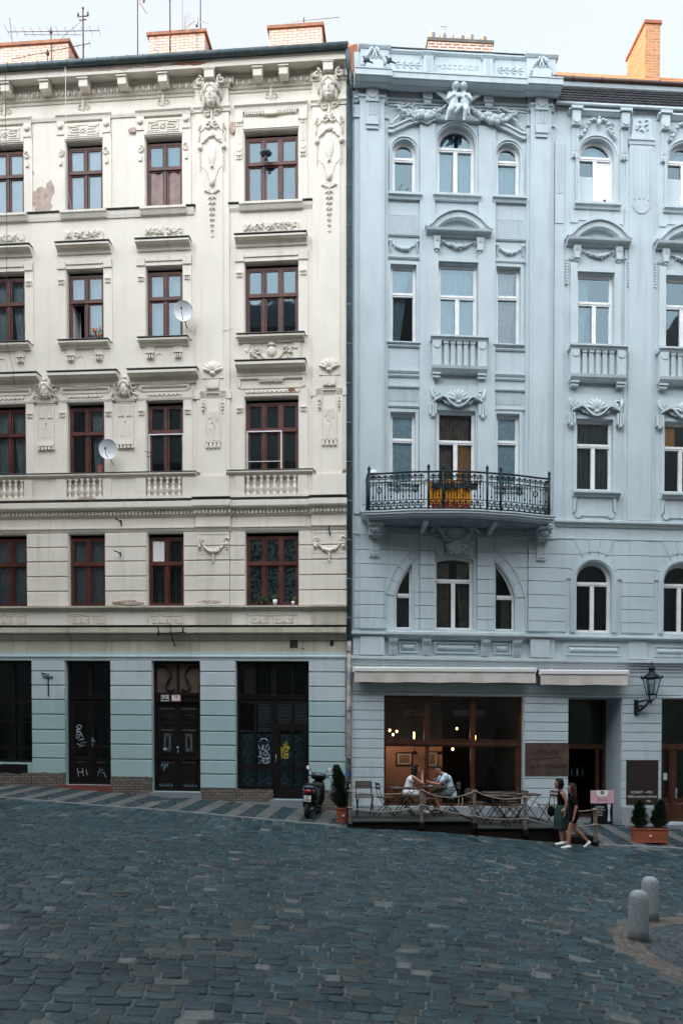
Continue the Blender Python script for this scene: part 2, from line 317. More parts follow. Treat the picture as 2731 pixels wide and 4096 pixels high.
    def scroll(s, c, r, q, d, rt, turns=1.4, start=0, n=20):
        P = []
        for i in range(n + 1):
            t = i / n; w = start + q * t * turns * 2 * PI; rr = r * (1 - .78 * t)
            P.append((c[0] + rr * math.cos(w), d, c[1] + rr * math.sin(w)))
        return s.tube(P, [rt * (1 - .4 * i / n) for i in range(n + 1)], 5)
    def line(s, pts, d, rt, n=5): return s.tube([(u, d, v) for u, v in pts], rt, n)
    def mask(s, c, h, d):
        """woman's face in relief: hair parted and swept down, brow, eyes, nose, lips, chin"""
        u, v = c; w = h * .30
        s.ell((u, d + h * .10, v), (w, h * .30, h * .46), 0, 12, 8)
        s.ell((u, d + h * .20, v - h * .24), (w * .62, h * .17, h * .20), 0, 10, 6)
        s.ell((u, d + h * .40, v - h * .02), (h * .045, h * .09, h * .15), 0, 6, 5)
        s.ell((u, d + h * .365, v - h * .23), (h * .095, h * .05, h * .03), 0, 6, 4); s.ell((u, d + h * .345, v - h * .37), (h * .08, h * .07, h * .06), 0, 6, 4)
        for q in (-1, 1):
            s.ell((u + q * h * .13, d + h * .335, v + h * .075), (h * .085, h * .07, h * .025), -q * .15, 6, 4)
            s.ell((u + q * h * .13, d + h * .33, v + h * .01), (h * .05, h * .05, h * .022), 0, 6, 4)
            s.ell((u + q * h * .15, d + h * .27, v - h * .13), (h * .09, h * .08, h * .11), 0, 6, 4)
            P = [(u + q * h * a, d + h * b, v + h * g) for a, b, g in ((.02, .30, .42), (.16, .30, .34), (.28, .22, .14), (.33, .14, -.10), (.30, .10, -.32), (.36, .08, -.5))]
            s.tube(P, [h * .08, h * .11, h * .12, h * .10, h * .07, h * .03], 7)
            P = [(u + q * h * a, d + h * b, v + h * g) for a, b, g in ((.10, .18, .5), (.3, .16, .38), (.42, .10, .15), (.44, .06, -.1))]
            s.tube(P, [h * .08, h * .11, h * .10, h * .05], 7)
        s.ell((u, d + h * .16, v + h * .42), (h * .2, h * .2, h * .12), 0, 8, 5)
        return s
    def pieces(s, gap):
        """clusters of primitives whose boxes come within gap of each other"""
        A = np.array(s.V); lo = np.array([A[k:k + n].min(0) for k, _, _, n in s.C]) - gap / 2; hi = np.array([A[k:k + n].max(0) for k, _, _, n in s.C]) + gap / 2
        m = len(s.C); lab = -np.ones(m, int); c = 0
        for i in range(m):
            if lab[i] >= 0: continue
            st = [i]; lab[i] = c
            while st:
                j = st.pop(); hit = np.where((lab < 0) & (lo <= hi[j]).all(1) & (hi >= lo[j]).all(1))[0]
                lab[hit] = c; st += list(hit)
            c += 1
        return lab, c
    def build(s, name, m, parent=None, loc=None, norm=True):
        if s.wall and parent is not None and parent.get('category') == 'building' and name not in ('wall', 'interior', 'roof') and len(s.C) > 1:
            lab, c = s.pieces(.045)
            if 1 < c <= 100:
                first = None
                for q in range(c):
                    x = MB(0); x.T = 0
                    for i in np.where(lab == q)[0]:
                        k, f, nf, n = s.C[i]; o = len(x.V); x.V += s.V[k:k + n]; x.F += [[a - k + o for a in fc] for fc in s.F[f:f + nf]]; x.S += s.S[f:f + nf]
                    r = x._build(name, m, parent, loc, norm); first = first or r
                return first
        return s._build(name, m, parent, loc, norm)
    def _build(s, name, m, parent=None, loc=None, norm=True):
        me = bpy.data.meshes.new(name); me.from_pydata([tuple(p) for p in s.V], [], s.F); me.update()
        me.polygons.foreach_set('use_smooth', s.S)
        if norm:
            bm = bmesh.new(); bm.from_mesh(me); bmesh.ops.recalc_face_normals(bm, faces=bm.faces); bm.to_mesh(me); bm.free()
        me.materials.append(M[m] if isinstance(m, str) else m)
        o = bpy.data.objects.new(name, me); C.objects.link(o)
        if parent: o.parent = parent
        if loc: o.location = loc
        return o
def tag(o, label=None, cat=None, group=None, kind=None):
    for k, x in (('label', label), ('category', cat), ('group', group), ('kind', kind)):
        if x: o[k] = x
    return o
def empty(name, loc, rz=0, label=None, cat=None, group=None):
    o = bpy.data.objects.new(name, None); C.objects.link(o); o.location = loc; o.rotation_euler = (0, 0, rz); o.empty_display_size = .2
    return tag(o, label, cat, group)
def copy_tree(o, parent=None):
    c = o.copy(); C.objects.link(c)
    if parent: c.parent = parent
    for ch in list(o.children): copy_tree(ch, c)
    return c
def textmesh(name, txt, size, m, parent, loc, rot=(PI / 2, 0, 0), ext=.003, align='CENTER', space=1.0, offset=0):
    cu = bpy.data.curves.new(name, 'FONT'); cu.body = txt; cu.size = size; cu.extrude = ext; cu.align_x = align; cu.space_character = space; cu.resolution_u = 2; cu.offset = offset
    tmp = bpy.data.objects.new('tmp', cu); C.objects.link(tmp)
    dg = bpy.context.evaluated_depsgraph_get(); me = bpy.data.meshes.new_from_object(tmp.evaluated_get(dg)); bpy.data.objects.remove(tmp)
    me.name = name; me.materials.clear(); me.materials.append(M[m]); o = bpy.data.objects.new(name, me); C.objects.link(o)
    o.location = loc; o.rotation_euler = rot
    if parent: o.parent = parent
    return o
# ------------------------------------------------ where things stand: two facades meeting at a corner, sloping ground
X0, Y0 = .2362, 23.288; mL, mR = -.09376, .05458
AL, AR = math.atan(mL), math.atan(mR)
BU = [-30, -16, -10, -8.17, -6.1, -4.2, -3.2, -.42, 7.5, 9.3, 16, 30]; BZ = [2.3, 1.55, .96, .865, .70, .587, .5, .275, -.15, -.26, -.62, -1.3]
def fy(X): return Y0 + (mL if X < X0 else mR) * (X - X0)
def gz(X, Y):
    d = fy(X) - Y; cf = .045 + .055 * min(max((X - 2) / 4, 0), 1)
    return float(np.interp(X - X0, BU, BZ)) - cf * min(max(d, 0), 3) - (.012 + .012 * min(max((X - 2) / 4, 0), 1)) * min(max(d - 3, 0), 7)
def W(side, u, d, z=None):
    """world position of a point u along a facade, d out from it"""
    a = AL if side == 'L' else AR
    X = X0 + u * math.cos(a) + d * math.sin(a); Y = Y0 + u * math.sin(a) - d * math.cos(a)
    return Vector((X, Y, gz(X, Y) if z is None else z))
# ================================================ GROUND
def sheet(name, xs, ys, m, dz=0, clipf=None):
    V = []; F = []
    for y in ys:
        for x in xs: V.append((x, y, gz(x, y) + dz))
    n = len(xs)
    for j in range(len(ys) - 1):
        for i in range(n - 1): F.append((j * n + i, j * n + i + 1, (j + 1) * n + i + 1, (j + 1) * n + i))
    me = bpy.data.meshes.new(name); me.from_pydata(V, [], F); me.materials.append(M[m]); o = bpy.data.objects.new(name, me); C.objects.link(o)
    o['kind'] = 'structure'; return o
sheet('ground', list(np.arange(-70, 71, 1.0)), [-60, -40, -25, -15, -8] + list(np.arange(-4, 27, 1.0)) + [30, 45, 70], 'mortar', -.0125)
RC = (6.45, 9.85); RR = 3.15          # round small-sett area of the square
# stones: centre x, y, half sizes, angle, colour
def setts(name, L, top=.0, dome=.010, joint=.035, grid=7, m=None):
    """every stone its own domed block with worn corners; colours kept stone by stone"""
    V = []; F = []; CC = []; g = grid; base = []
    ax = np.array([-1, -.80, .80, 1.]) if g == 4 else np.array([-1, -.955, -.87, 0, .87, .955, 1.])
    for (x, y, hx, hy, a, col, tz) in L:
        k = len(V); ca, sa = math.cos(a), math.sin(a); t1, t2 = random.uniform(-.007, .007), random.uniform(-.007, .007)
        ja = [random.uniform(-.06, .06) for _ in range(8)]; z0 = gz(x, y) + top + tz
        sxx = (gz(x + .3, y) - gz(x - .3, y)) / .6; syy = (gz(x, y + .3) - gz(x, y - .3)) / .6
        for j, q in enumerate(ax):
            for i, p in enumerate(ax):
                c = 1 - .05 * (abs(p) > .9) * (abs(q) > .8) - .03 * (abs(p) > .8) * (abs(q) > .8)
                px = p * hx * c * (1 + .5 * ja[0] * q + ja[1] * .5 * (p * q)); py = q * hy * c * (1 + ja[2] * p * .6 + ja[3] * .5 * (p * q))
                X = x + px * ca - py * sa; Y = y + px * sa + py * ca
                e = max(abs(p), abs(q))
                h = -joint if e > .98 else (-dome if e > .9 else 0)
                if e < .95 and g > 4: h += random.uniform(-.0025, .0025)
                V.append((X, Y, z0 + (X - x) * sxx + (Y - y) * syy + h + t1 * p + t2 * q)); CC.append((*col, 1))
        for j in range(g - 1):
            for i in range(g - 1): F.append((k + j * g + i, k + j * g + i + 1, k + (j + 1) * g + i + 1, k + (j + 1) * g + i))
    me = bpy.data.meshes.new(name); me.from_pydata(V, [], F); me.update()
    at = me.color_attributes.new('stone', 'FLOAT_COLOR', 'POINT'); at.data.foreach_set('color', np.array(CC, dtype=np.float32).ravel())
    me.polygons.foreach_set('use_smooth', [True] * len(F))
    me.materials.append(M[m]); o = bpy.data.objects.new(name, me); C.objects.link(o); o['kind'] = 'structure'; return o
M['sett'] = attrmat('worn_basalt_sett', .45, .6); M['sett_small'] = attrmat('small_sett', .7, .4)
def scol(b=1.0):
    r = random.random()
    if r < .62: c = (.019, .045, .055)
    elif r < .80: c = (.033, .063, .074)
    elif r < .90: c = (.046, .058, .058)
    elif r < .97: c = (.008, .026, .036)
    else: c = (.105, .12, .12)
    k = random.uniform(.75, 1.25) * b; return tuple(q * k for q in c)
def fcurve(X):        # how far a row has swung away, as the rows fan across the square
    b0 = -.05
    if X < -1.8: return -.05 * X - .055 * 1.8 ** 2 + .20 * (X + 1.8)
    if X > 3: return -.05 * X - .055 * 9 - .38 * (X - 3)
    return -.05 * X - .055 * X * X
L = []
PIT, WD = .205, .215
r = 0
ys = np.arange(1.5, 26, PIT)
for r, y0 in enumerate(np.arange(2.5, 34, PIT)):
    x = -14 + random.random() * WD
    wob = random.uniform(-.02, .02)
    while x < 14:
        w = WD * random.choice((.72, .85, 1, 1, 1.1, 1.25, 1.45)); xc = x + w / 2; x += w
        y = y0 + fcurve(xc) + .035 * math.sin(xc * 1.7 + y0 * .9) + wob
        D = fy(xc) - y
        if D < (5.4 + .12 * math.sin(xc * 3) if abs(xc - X0 - .25) > .55 else 2.95) or y < 3.5 or abs(xc) > .46 * y + 3.5: continue
        if math.hypot(xc - RC[0], y - RC[1]) < RR + .07: continue
        sl = (fcurve(xc + .1) - fcurve(xc - .1)) / .2
        pale = 1.0
        L.append((xc, y, w / 2 * .95, PIT / 2 * .95, math.atan(sl), scol(), random.uniform(-.003, .003)))
print('setts', len(L))
setts('cobblestone_road', L, m='sett', dome=.004, joint=.030)
# the strip next to the pavement is laid the other way, stones end-on to the houses
L = []
for k in range(-52, 52):
    u = k * .25; d = 2.78 + random.random() * .3
    while d < 5.45:
        l = random.uniform(.26, .46); dc = d + l / 2; d += l
        p = W('L' if u < 0 else 'R', u + (dc - 2.8) * .14, dc); 
        a = AL if u < 0 else AR
        L.append((p.x, p.y, .25 / 2 * .95, l / 2 * .965, a + .13, scol(1.05), random.uniform(-.005, .005)))
setts('cobblestone_gutter', L, m='sett', dome=.004, joint=.030)
# pavement: granite slabs set crosswise between fields of small dark setts
L = []; S = MB(wall=False)
def pave(side, u0, u1, off):
    a = AL if side == 'L' else AR
    u = u0
    while u < u1:
        # slab .34 wide
        for (d0, d1) in ((.02, 1.32), (1.34, 2.70)):
            if random.random() < .03: continue
            q = [W(side, uu + off * dd, dd) for uu, dd in ((u, d0), (u + .34, d0), (u + .34, d1), (u, d1))]
            zz = .006
            k = [(p.x, p.y, p.z + zz) for p in q] + [(p.x, p.y, p.z - .03) for p in q]
            S.add(k, [(0, 1, 2, 3), (0, 4, 5, 1), (1, 5, 6, 2), (2, 6, 7, 3), (3, 7, 4, 0)])
        uu = u + .36
        while uu < u + .74:
            d = .02 + random.random() * .03
            while d < 2.68:
                p = W(side, uu + .045 + off * d + random.uniform(-.01, .01), d + .045)
                if not (side == 'R' and .0 < uu < 5.4 and .3 < d < 2.6):
                    c = scol(.9); L.append((p.x, p.y, .043 + random.uniform(-.004, .002), .042, a + random.uniform(-.15, .15), c, random.uniform(-.004, .005)))
                d += .092
            uu += .093
        u += .75
pave('L', -13.4, .1, .0); pave('R', .12, 13, 0)
S.build('pavement_slabs', 'slab')['kind'] = 'structure'
setts('pavement', L, m='sett_small', dome=.006, joint=.02, grid=4)
# edging between pavement and road, a narrow flush kerb
S = MB(wall=False)
for side, a, b in (('L', -14, .02), ('R', .02, 13.5)):
    n = int((b - a) / .9)
    for i in range(n):
        u0 = a + (b - a) * i / n; u1 = a + (b - a) * (i + 1) / n - .012
        q = [W(side, uu, dd) for uu, dd in ((u0, 2.71), (u1, 2.71), (u1, 2.80), (u0, 2.80))]
        k = [(p.x, p.y, p.z + .012) for p in q] + [(p.x, p.y, p.z - .03) for p in q]
        S.add(k, [(0, 1, 2, 3), (0, 4, 5, 1), (1, 5, 6, 2), (2, 6, 7, 3), (3, 7, 4, 0)])
S.build('kerb', 'granite')['kind'] = 'structure'
# round area: three rows of tan setts, arcs of small grey setts inside
L = []
for j in range(3):
    R_ = RR - .06 - j * .125; n = int(2 * PI * R_ / .15)
    for i in range(n):
        w = 2 * PI * (i + .5 * (j % 2)) / n; x, y = RC[0] + R_ * math.cos(w), RC[1] + R_ * math.sin(w)
        k = random.uniform(.8, 1.2); c = (.115 * k, .105 * k, .092 * k)
        if x < 8: L.append((x, y, .060, .073, w, c, random.uniform(-.003, .004)))
for j in range(3, 28):
    R_ = RR - .06 - j * .112
    if R_ < .2: break
    n = max(6, int(2 * PI * R_ / .105))
    for i in range(n):
        w = 2 * PI * (i + .5 * (j % 2)) / n; rr = R_ + .02 * math.sin(w * 9); x, y = RC[0] + rr * math.cos(w), RC[1] + rr * math.sin(w)
        k = random.uniform(.75, 1.25); c = (.055 * k, .075 * k, .083 * k)
        if x < 8.2: L.append((x, y, .051, .047, w, c, random.uniform(-.003, .004)))
setts('round_paving', L, m='sett_small', dome=.006, joint=.02, grid=4)
# weeds in the joints
wd = MB(wall=False)
def weed(x, y, n, h):
    z = gz(x, y) - .01
    for _ in range(n):
        a = random.random() * 2 * PI; l = random.uniform(.4, 1) * h; dx, dy = math.cos(a) * l * .8, math.sin(a) * l * .8; ox, oy = random.uniform(-.05, .05), random.uniform(-.05, .05)
        wd.add([(x + ox - dy * .12, y + oy + dx * .12, z), (x + ox + dy * .12, y + oy - dx * .12, z), (x + ox + dx, y + oy + dy, z + l)], [(0, 1, 2)])
for _ in range(420):
    cx_, cy_ = random.choice([(-3.3, 15.0), (-2.2, 13.2), (-4.4, 14.2), (-2.6, 14.8)]); weed(random.gauss(cx_, .9), random.gauss(cy_, .8), 6, .045)
for _ in range(120): weed(random.uniform(-4, 5), random.uniform(7, 18), 5, .035)
for _ in range(160):
    p = W('L', random.uniform(-2.4, -.2), random.uniform(.2, 2.6)); weed(p.x, p.y, 5, .05)
for a_ in (0, 1):
    for _ in range(40): x, y = ((3.72, 10.62), (4.42, 12.15))[a_]; w = random.random() * 6.28; weed(x + .16 * math.cos(w), y + .16 * math.sin(w), 4, .035)
tag(wd.build('weeds', 'weed', norm=False), 'moss and small weeds growing in the joints of the setts', 'weeds', kind='stuff')

# ================================================ LEFT HOUSE (cream)
LB = empty('apartment_house', (X0, Y0, 0), AL, 'cream stuccoed apartment house with mask heads, brown wooden windows and a pale teal ground floor', 'building')
def outline(u0, u1, v0, v1, kind='rect', rise=0, n=14):
    """opening outline, starting bottom left, counter-clockwise; v1 is the top of the arch"""
    if kind == 'rect': return [(u0, v0), (u1, v0), (u1, v1), (u0, v1)]
    c = (u0 + u1) / 2; w = (u1 - u0) / 2
    if kind == 'round': rise = w
    R_ = (w * w + rise * rise) / (2 * rise); vc = v1 - R_; a0 = math.asin(min(1, w / R_))
    P = [(u0, v0), (u1, v0)]
    for i in range(n + 1):
        a = a0 - 2 * a0 * i / n; P.append((c + R_ * math.sin(a), vc + R_ * math.cos(a)))
    return P
def wallplate(mb, u0, u1, v0, v1, ops, reveal, d=0):
    us = sorted(set([u0, u1] + [p for o in ops for p in (min(q[0] for q in o), max(q[0] for q in o))])); vs = sorted(set([v0, v1] + [p for o in ops for p in (min(q[1] for q in o), max(q[1] for q in o))]))
    us = [x for x in us if u0 <= x <= u1]; vs = [x for x in vs if v0 <= x <= v1]
    bb = [(min(q[0] for q in o), max(q[0] for q in o), min(q[1] for q in o), max(q[1] for q in o)) for o in ops]
    for i in range(len(us) - 1):
        for j in range(len(vs) - 1):
            a, b = (us[i] + us[i + 1]) / 2, (vs[j] + vs[j + 1]) / 2
            if us[i + 1] - us[i] < 1e-6 or vs[j + 1] - vs[j] < 1e-6: continue
            if any(x[0] < a < x[1] and x[2] < b < x[3] for x in bb): continue
            mb.quad((us[i], d, vs[j]), (us[i + 1], d, vs[j]), (us[i + 1], d, vs[j + 1]), (us[i], d, vs[j + 1]))
    for o, x in zip(ops, bb):
        n = len(o)
        for i in range(n):
            p, q = o[i], o[(i + 1) % n]; mb.quad((p[0], d, p[1]), (q[0], d, q[1]), (q[0], d - reveal, q[1]), (p[0], d - reveal, p[1]))
            if n > 4 and i >= 1 and (p[1] < x[3] - 1e-6 or q[1] < x[3] - 1e-6) and abs(p[0] - q[0]) > 1e-6 and i < n - 1:
                mb.quad((p[0], d, p[1]), (q[0], d, q[1]), (q[0], d, x[3]), (p[0], d, x[3]))
    return mb
LN = [(-12.44, -11.40), (-10.19, -9.155), (-7.93, -6.88), (-5.66, -4.63)]; LW = (-2.89, -1.415)
LROW = [(5.89, 7.91), (9.55, 11.56), (13.23, 15.23), (16.85, 18.75)]
ops = []
for (a, b) in LN + [LW]:
    for (c, e) in LROW: ops.append(outline(a, b, c, e))
upper = wallplate(MB(T), -13.4, -.09, 4.62, 20.0, ops, .20)
upper.quad((-.09, 0, 4.62), (-.09, -9, 4.62), (-.09, -9, 20.0), (-.09, 0, 20.0)).quad((-13.4, 0, 4.62), (-13.4, -9, 4.62), (-13.4, -9, 20), (-13.4, 0, 20)).quad((-13.4, -9, -.5), (-.09, -9, -.5), (-.09, -9, 20), (-13.4, -9, 20))
upper.build('wall', 'cream', LB)
GO = [(-12.2, -11.2, 1.75, 4.365), (-10.9, -9.035, 1.47, 4.365), (-8.046, -6.741, .865, 4.365), (-5.539, -4.177, .72, 4.365), (-3.169, -1.138, .555, 4.365)]
g = wallplate(MB(T), -13.4, -.09, -.4, 4.62, [outline(*o) for o in GO], .26)
g.build('wall', 'teal', LB)['label'] = 'pale teal painted ground floor wall'
# rustication blocks
def blocks(mb, spans, vs, p=.045, g=.013, c=.014):
    for (a, b) in spans:
        for v0, v1 in zip(vs[:-1], vs[1:]):
            mb.prof([(-.01, v0 + g), (p - c, v0 + g), (p, v0 + g + c), (p, v1 - g - c), (p - c, v1 - g), (-.01, v1 - g)], a, b)
    return mb
R2 = [5.875, 6.298, 6.71, 7.128, 7.526, 7.93]
b = MB(T); blocks(b, [(-13.4, -12.46), (-11.38, -10.21), (-9.135, -7.95), (-6.86, -5.68), (-4.61, -4.245), (-3.315, -2.91), (-1.395, -1.03)], R2)
blocks(b, [(-4.235, -3.325), (-1.02, -.09)], R2, p=.085)
b.build('rusticated_band', 'cream_trim', LB)
GR = [1.14, 1.6, 2.02, 2.405, 2.84, 3.255, 3.66, 4.06, 4.37]
b = MB(T); blocks(b, [(-9.02, -8.06), (-6.728, -5.552), (-4.165, -3.182)], GR[1:], .05); blocks(b, [(-1.125, -.13)], [1.217] + GR[1:], .05)
blocks(b, [(-9.02, -8.06)], [1.16, 1.6], .05); blocks(b, [(-6.728, -5.552)], [1.09, 1.6], .05); blocks(b, [(-4.165, -3.182)], [.82, 1.217, 1.6], .05); blocks(b, [(-1.125, -.13)], [.80, 1.217], .05)
blocks(b, [(-13.4, -12.22), (-11.18, -10.92)], GR[1:], .05)
b.build('rusticated_band', 'teal', LB)
# rough stone plinth with a ragged top edge
b = MB(T)
for (a, e, t) in ((-13.4, -11.0, 1.42), (-10.95, -9.04, 1.17), (-9.03, -8.05, 1.20), (-6.735, -5.545, 1.11), (-4.17, -3.175, .82), (-3.165, -2.13, .815), (-1.13, -.10, .80)):
    n = int((e - a) / .12); P = [(a, -.3)] + [(e, -.3)] + [(e - (e - a) * i / n, t + (random.uniform(-.045, .02) if t > .83 else 0)) for i in range(n + 1)]
    b.poly(P, -.02, .07)
b.build('plinth', 'stone_base', LB)
# door steps
b = MB(T); b.box(-5.60, -4.12, .0, .16, .3, .70).box(-2.2, -1.05, 0, .20, .1, .54); b.box(-3.2, -2.2, .0, .12, .1, .47); b.build('door_step', 'granite', LB)
MB(T).poly([(-8.2, .4), (-6.72, .4), (-6.72, .86), (-8.2, .86)], -.02, .14).build('door_step', 'kerbred', LB)['label'] = 'red painted step'
# string courses and cornices
def cornice(mb, v0, v1, d, u0=-13.4, u1=-.09, steps=3):
    h = v1 - v0; P = [(0, v0)]
    for i in range(steps): x = d * (i + 1) / steps; P += [(x * .85, v0 + h * .62 * i / steps), (x, v0 + h * .62 * (i + .75) / steps)]
    P += [(d, v1 - .02), (d * .9, v1), (0, v1 + .01)]
    return mb.prof(P, u0, u1)
b = MB(T); b.prof([(0, 4.365), (.04, 4.365), (.05, 4.44), (.08, 4.46), (.08, 4.50), (.03, 4.53), (.03, 4.62), (0, 4.62)], -13.4, -.09); b.build('string_course', 'teal', LB)
b = MB(T); b.prof([(0, 4.62), (.02, 4.62), (.02, 4.93), (0, 4.95)], -13.4, -.09)
b.prof([(0, 4.93), (.07, 4.95), (.09, 5.0), (.16, 5.05), (.17, 5.10), (.26, 5.12), (.26, 5.25), (.22, 5.27), (0, 5.31)], -13.4, -.09)
b.build('cornice', 'beige', LB)
b = MB(T); b.prof([(0, 5.75), (.05, 5.76), (.09, 5.81), (.14, 5.83), (.14, 5.87), (0, 5.885)], -13.4, -.09)
for a, e in ((-4.27, -3.29), (-1.05, -.09)): b.prof([(0, 5.30), (.06, 5.30), (.06, 5.75), (.12, 5.77), (.19, 5.83), (.19, 5.875), (0, 5.89)], a, e)
b.build('string_course', 'beige', LB)
b = MB(T)
for sp in ((-13.4, -4.3), (-3.27, -1.08)): b.prof([(0, 7.95), (.03, 7.95), (.05, 8.0), (.08, 8.03), (.08, 8.06), (.02, 8.07), (.02, 8.33), (0, 8.33)], *sp)
for sp in ((-4.27, -3.29), (-1.05, -.09)): b.prof([(0, 7.93), (.09, 7.93), (.12, 8.0), (.16, 8.03), (.16, 8.07), (.10, 8.08), (.10, 8.36), (0, 8.36)], *sp)
b.build('string_course', 'cream_trim', LB)
b = MB(T); b.prof([(0, 8.33), (.05, 8.36), (.05, 8.40), (.12, 8.52), (.22, 8.55), (.24, 8.58), (.24, 8.72), (.20, 8.74), (0, 8.78)], -13.4, -.09)
for sp in ((-4.32, -3.25), (-1.1, -.07)): b.prof([(0, 8.34), (.13, 8.36), (.20, 8.52), (.29, 8.55), (.31, 8.58), (.31, 8.73), (0, 8.79)], *sp)
b.build('cornice', 'cream_trim', LB)
b = MB(T); u = -13.3
while u < -.1:
    x = .05 if not (-4.32 < u < -3.25 or u > -1.1) else .13
    b.box(u, u + .055, x, x + .075, 8.40, 8.50); u += .105
b.build('dentils', 'cream_trim', LB)
# thin sheet-metal flashings on ledges
fl = MB(T); fl.box(-13.4, -.08, .0, .25, 8.793, 8.803).box(-4.32, -3.25, .0, .318, 8.806, 8.815).box(-1.1, -.07, 0, .318, 8.806, 8.815).box(-13.4, -.08, 0, .28, 5.315, 5.325)
def hood(mb, u0, u1, v, h=.2, d=.26):
    mb.prof([(0, v - h), (.05, v - h), (.06, v - h * .75), (.13, v - h * .45), (d - .04, v - h * .38), (d, v - h * .3), (d, v - .02), (0, v + .02)], u0, u1)
    fl.box(u0 - .02, u1 + .02, 0, d + .02, v + .021, v + .032)
# meander reliefs
def meander(mb, u0, u1, v0, v1, n, d=.02, t=.022):
    w = (u1 - u0) / n; h = v1 - v0
    mb.ring([(u0 - .05, v0 - .05), (u1 + .05, v0 - .05), (u1 + .05, v1 + .05), (u0 - .05, v1 + .05)], [(u0 - .03, v0 - .03), (u1 + .03, v0 - .03), (u1 + .03, v1 + .03), (u0 - .03, v1 + .03)], 0, .03)
    for k in range(n):
        a = u0 + k * w; q = 1 if k % 2 == 0 else -1
        f = lambda x: a + (x if q > 0 else 1 - x) * w
        P = [(f(.0), v0 + .0), (f(.0), v1 - .0), (f(.92), v1), (f(.92), v0 + h * .25), (f(.35), v0 + h * .25), (f(.35), v0 + h * .62), (f(.62), v0 + h * .62)]
        for (x0, y0), (x1, y1) in zip(P[:-1], P[1:]): mb.box(min(x0, x1) - t, max(x0, x1) + t, 0, d + .001 * (k % 3), min(y0, y1) - t, max(y0, y1) + t)
for (a, e) in LN: b = MB(T); meander(b, a + .03, e - .03, 5.36, 5.63, 3); b.build('meander_panel', 'cream_trim', LB)
b = MB(T); meander(b, LW[0] + .06, LW[1] - .06, 5.37, 5.64, 4); b.build('meander_panel', 'cream_trim', LB)
# pilasters
b = MB(T)
for (a, e) in ((-4.235, -3.31), (-1.02, -.10)):
    b.box(a, e, 0, .06, 9.55, 19.35); b.box(a, e, 0, .14, 8.78, 9.42); b.prof([(0, 19.30), (.09, 19.30), (.10, 19.36), (.14, 19.40), (.14, 19.47), (0, 19.50)], a - .04, e + .04 if e < -1 else -.07)
    b.box(a + .10, e - .10, .06, .08, 9.3, 11.75); b.box(a + .17, e - .17, .06, .085, 12.1, 19.2); b.box(a, e, 0, .12, 19.49, 20.0); b.box(a - .04, e + .04 if e < -1 else -.08, .0, .08, 11.55, 11.76)
b.build('pilaster', 'cream', LB)
# wall fields between floors: slim vertical strips beside windows
b = MB(T)
for (a, e) in LN + [LW]:
    for (c, t) in LROW[1:]:
        b.box(a - .26, a - .02, 0, .035, c - .02, t + .25); b.box(e + .02, e + .26, 0, .035, c - .02, t + .25); b.box(a - .26, e + .26, 0, .034, t + .02, t + .30)
b.build('window_surround', 'cream', LB)
# --- top floor heads
def bracket(mb, u, v, w=.17, h=.12, d=.09):
    mb.box(u - w / 2, u + w / 2, 0, d, v - .03, v)
    for k in range(3): mb.box(u - w / 2 + .01 + k * w / 3, u - w / 2 + .01 + k * w / 3 + w / 5, 0, d * .8, v - h, v - .03)
b = MB(T)
b.prof([(0, 19.33), (.03, 19.33), (.05, 19.40), (.05, 19.46), (0, 19.47)], -13.4, -4.3)
for (a, e) in LN:
    b.prof([(0, 19.30), (.06, 19.30), (.08, 19.38), (.12, 19.42), (.12, 19.48), (0, 19.50)], a - .26, e + .26)
    b.box(a - .02, e + .02, .034, .06, 18.80, 19.22)
    for q, x in ((-1, a - .13), (1, e + .13)):
        b.box(x - .11, x + .11, .035, .06, 18.93, 19.30); b.lathe((x, .06, 19.16), [(.085, 0), (.085, .03), (.04, .05)], 12, 'y')
        b.scroll((x, 18.42), .11, q, .06, .02, 1.1, PI / 2); b.box(x - .04, x + .04, .03, .075, 18.1, 18.24)
b.prof([(0, 19.26), (.06, 19.26), (.08, 19.36), (.13, 19.40), (.13, 19.47), (0, 19.49)], LW[0] - .26, LW[1] + .26)
b.poly([(LW[0] - .02, 18.80), (LW[1] + .02, 18.80), (LW[1] + .02, 19.10), (LW[1] - .35, 19.09), (LW[1] - .55, 19.03), (-2.15, 18.99), (LW[0] + .55, 19.03), (LW[0] + .35, 19.09), (LW[0] - .02, 19.10)], .034, .06)
u = LW[0] + .02
while u < LW[1] - .04: b.box(u, u + .035, .03, .08, 19.17, 19.25); u += .06
b.box(-2.33, -1.98, .03, .10, 19.15, 19.25)
for x in (LW[0] - .14, LW[1] + .14):
    b.box(x - .11, x + .11, .034, .075, 19.0, 19.3); bracket(b, x, 19.0); b.box(x - .1, x + .1, .034, .06, 18.15, 18.86); b.lathe((x, .06, 18.28), [(.08, 0), (.08, .02)], 12, 'y'); bracket(b, x, 18.12)
    for k in (-.05, 0, .05): b.box(x + k - .012, x + k + .012, .06, .075, 18.4, 18.85)
b.build('window_hood', 'cream_trim', LB)
for (a, e) in LN:
    b = MB(T); c = (a + e) / 2; b.box(a + .06, e - .06, .06, .075, 18.84, 18.87).box(a + .06, e - .06, .06, .075, 19.15, 19.18)
    for q in (-1, 1):
        f = lambda x: c + q * x
        for P in ([(.42, 18.9), (.42, 19.12), (.15, 19.12), (.15, 19.05), (.33, 19.05), (.33, 18.97), (.12, 18.97)], [(.12, 18.9), (.42, 18.9)]):
            for (x0, y0), (x1, y1) in zip(P[:-1], P[1:]): b.box(min(f(x0), f(x1)) - .014, max(f(x0), f(x1)) + .014, .06, .085, min(y0, y1) - .014, max(y0, y1) + .014)
    for k in range(8): w = k * PI / 4; b.ell((c + .05 * math.cos(w), .07, 19.01 + .06 * math.sin(w)), (.05, .02, .018), w, 6, 4)
    b.build('meander_panel', 'cream_trim', LB)
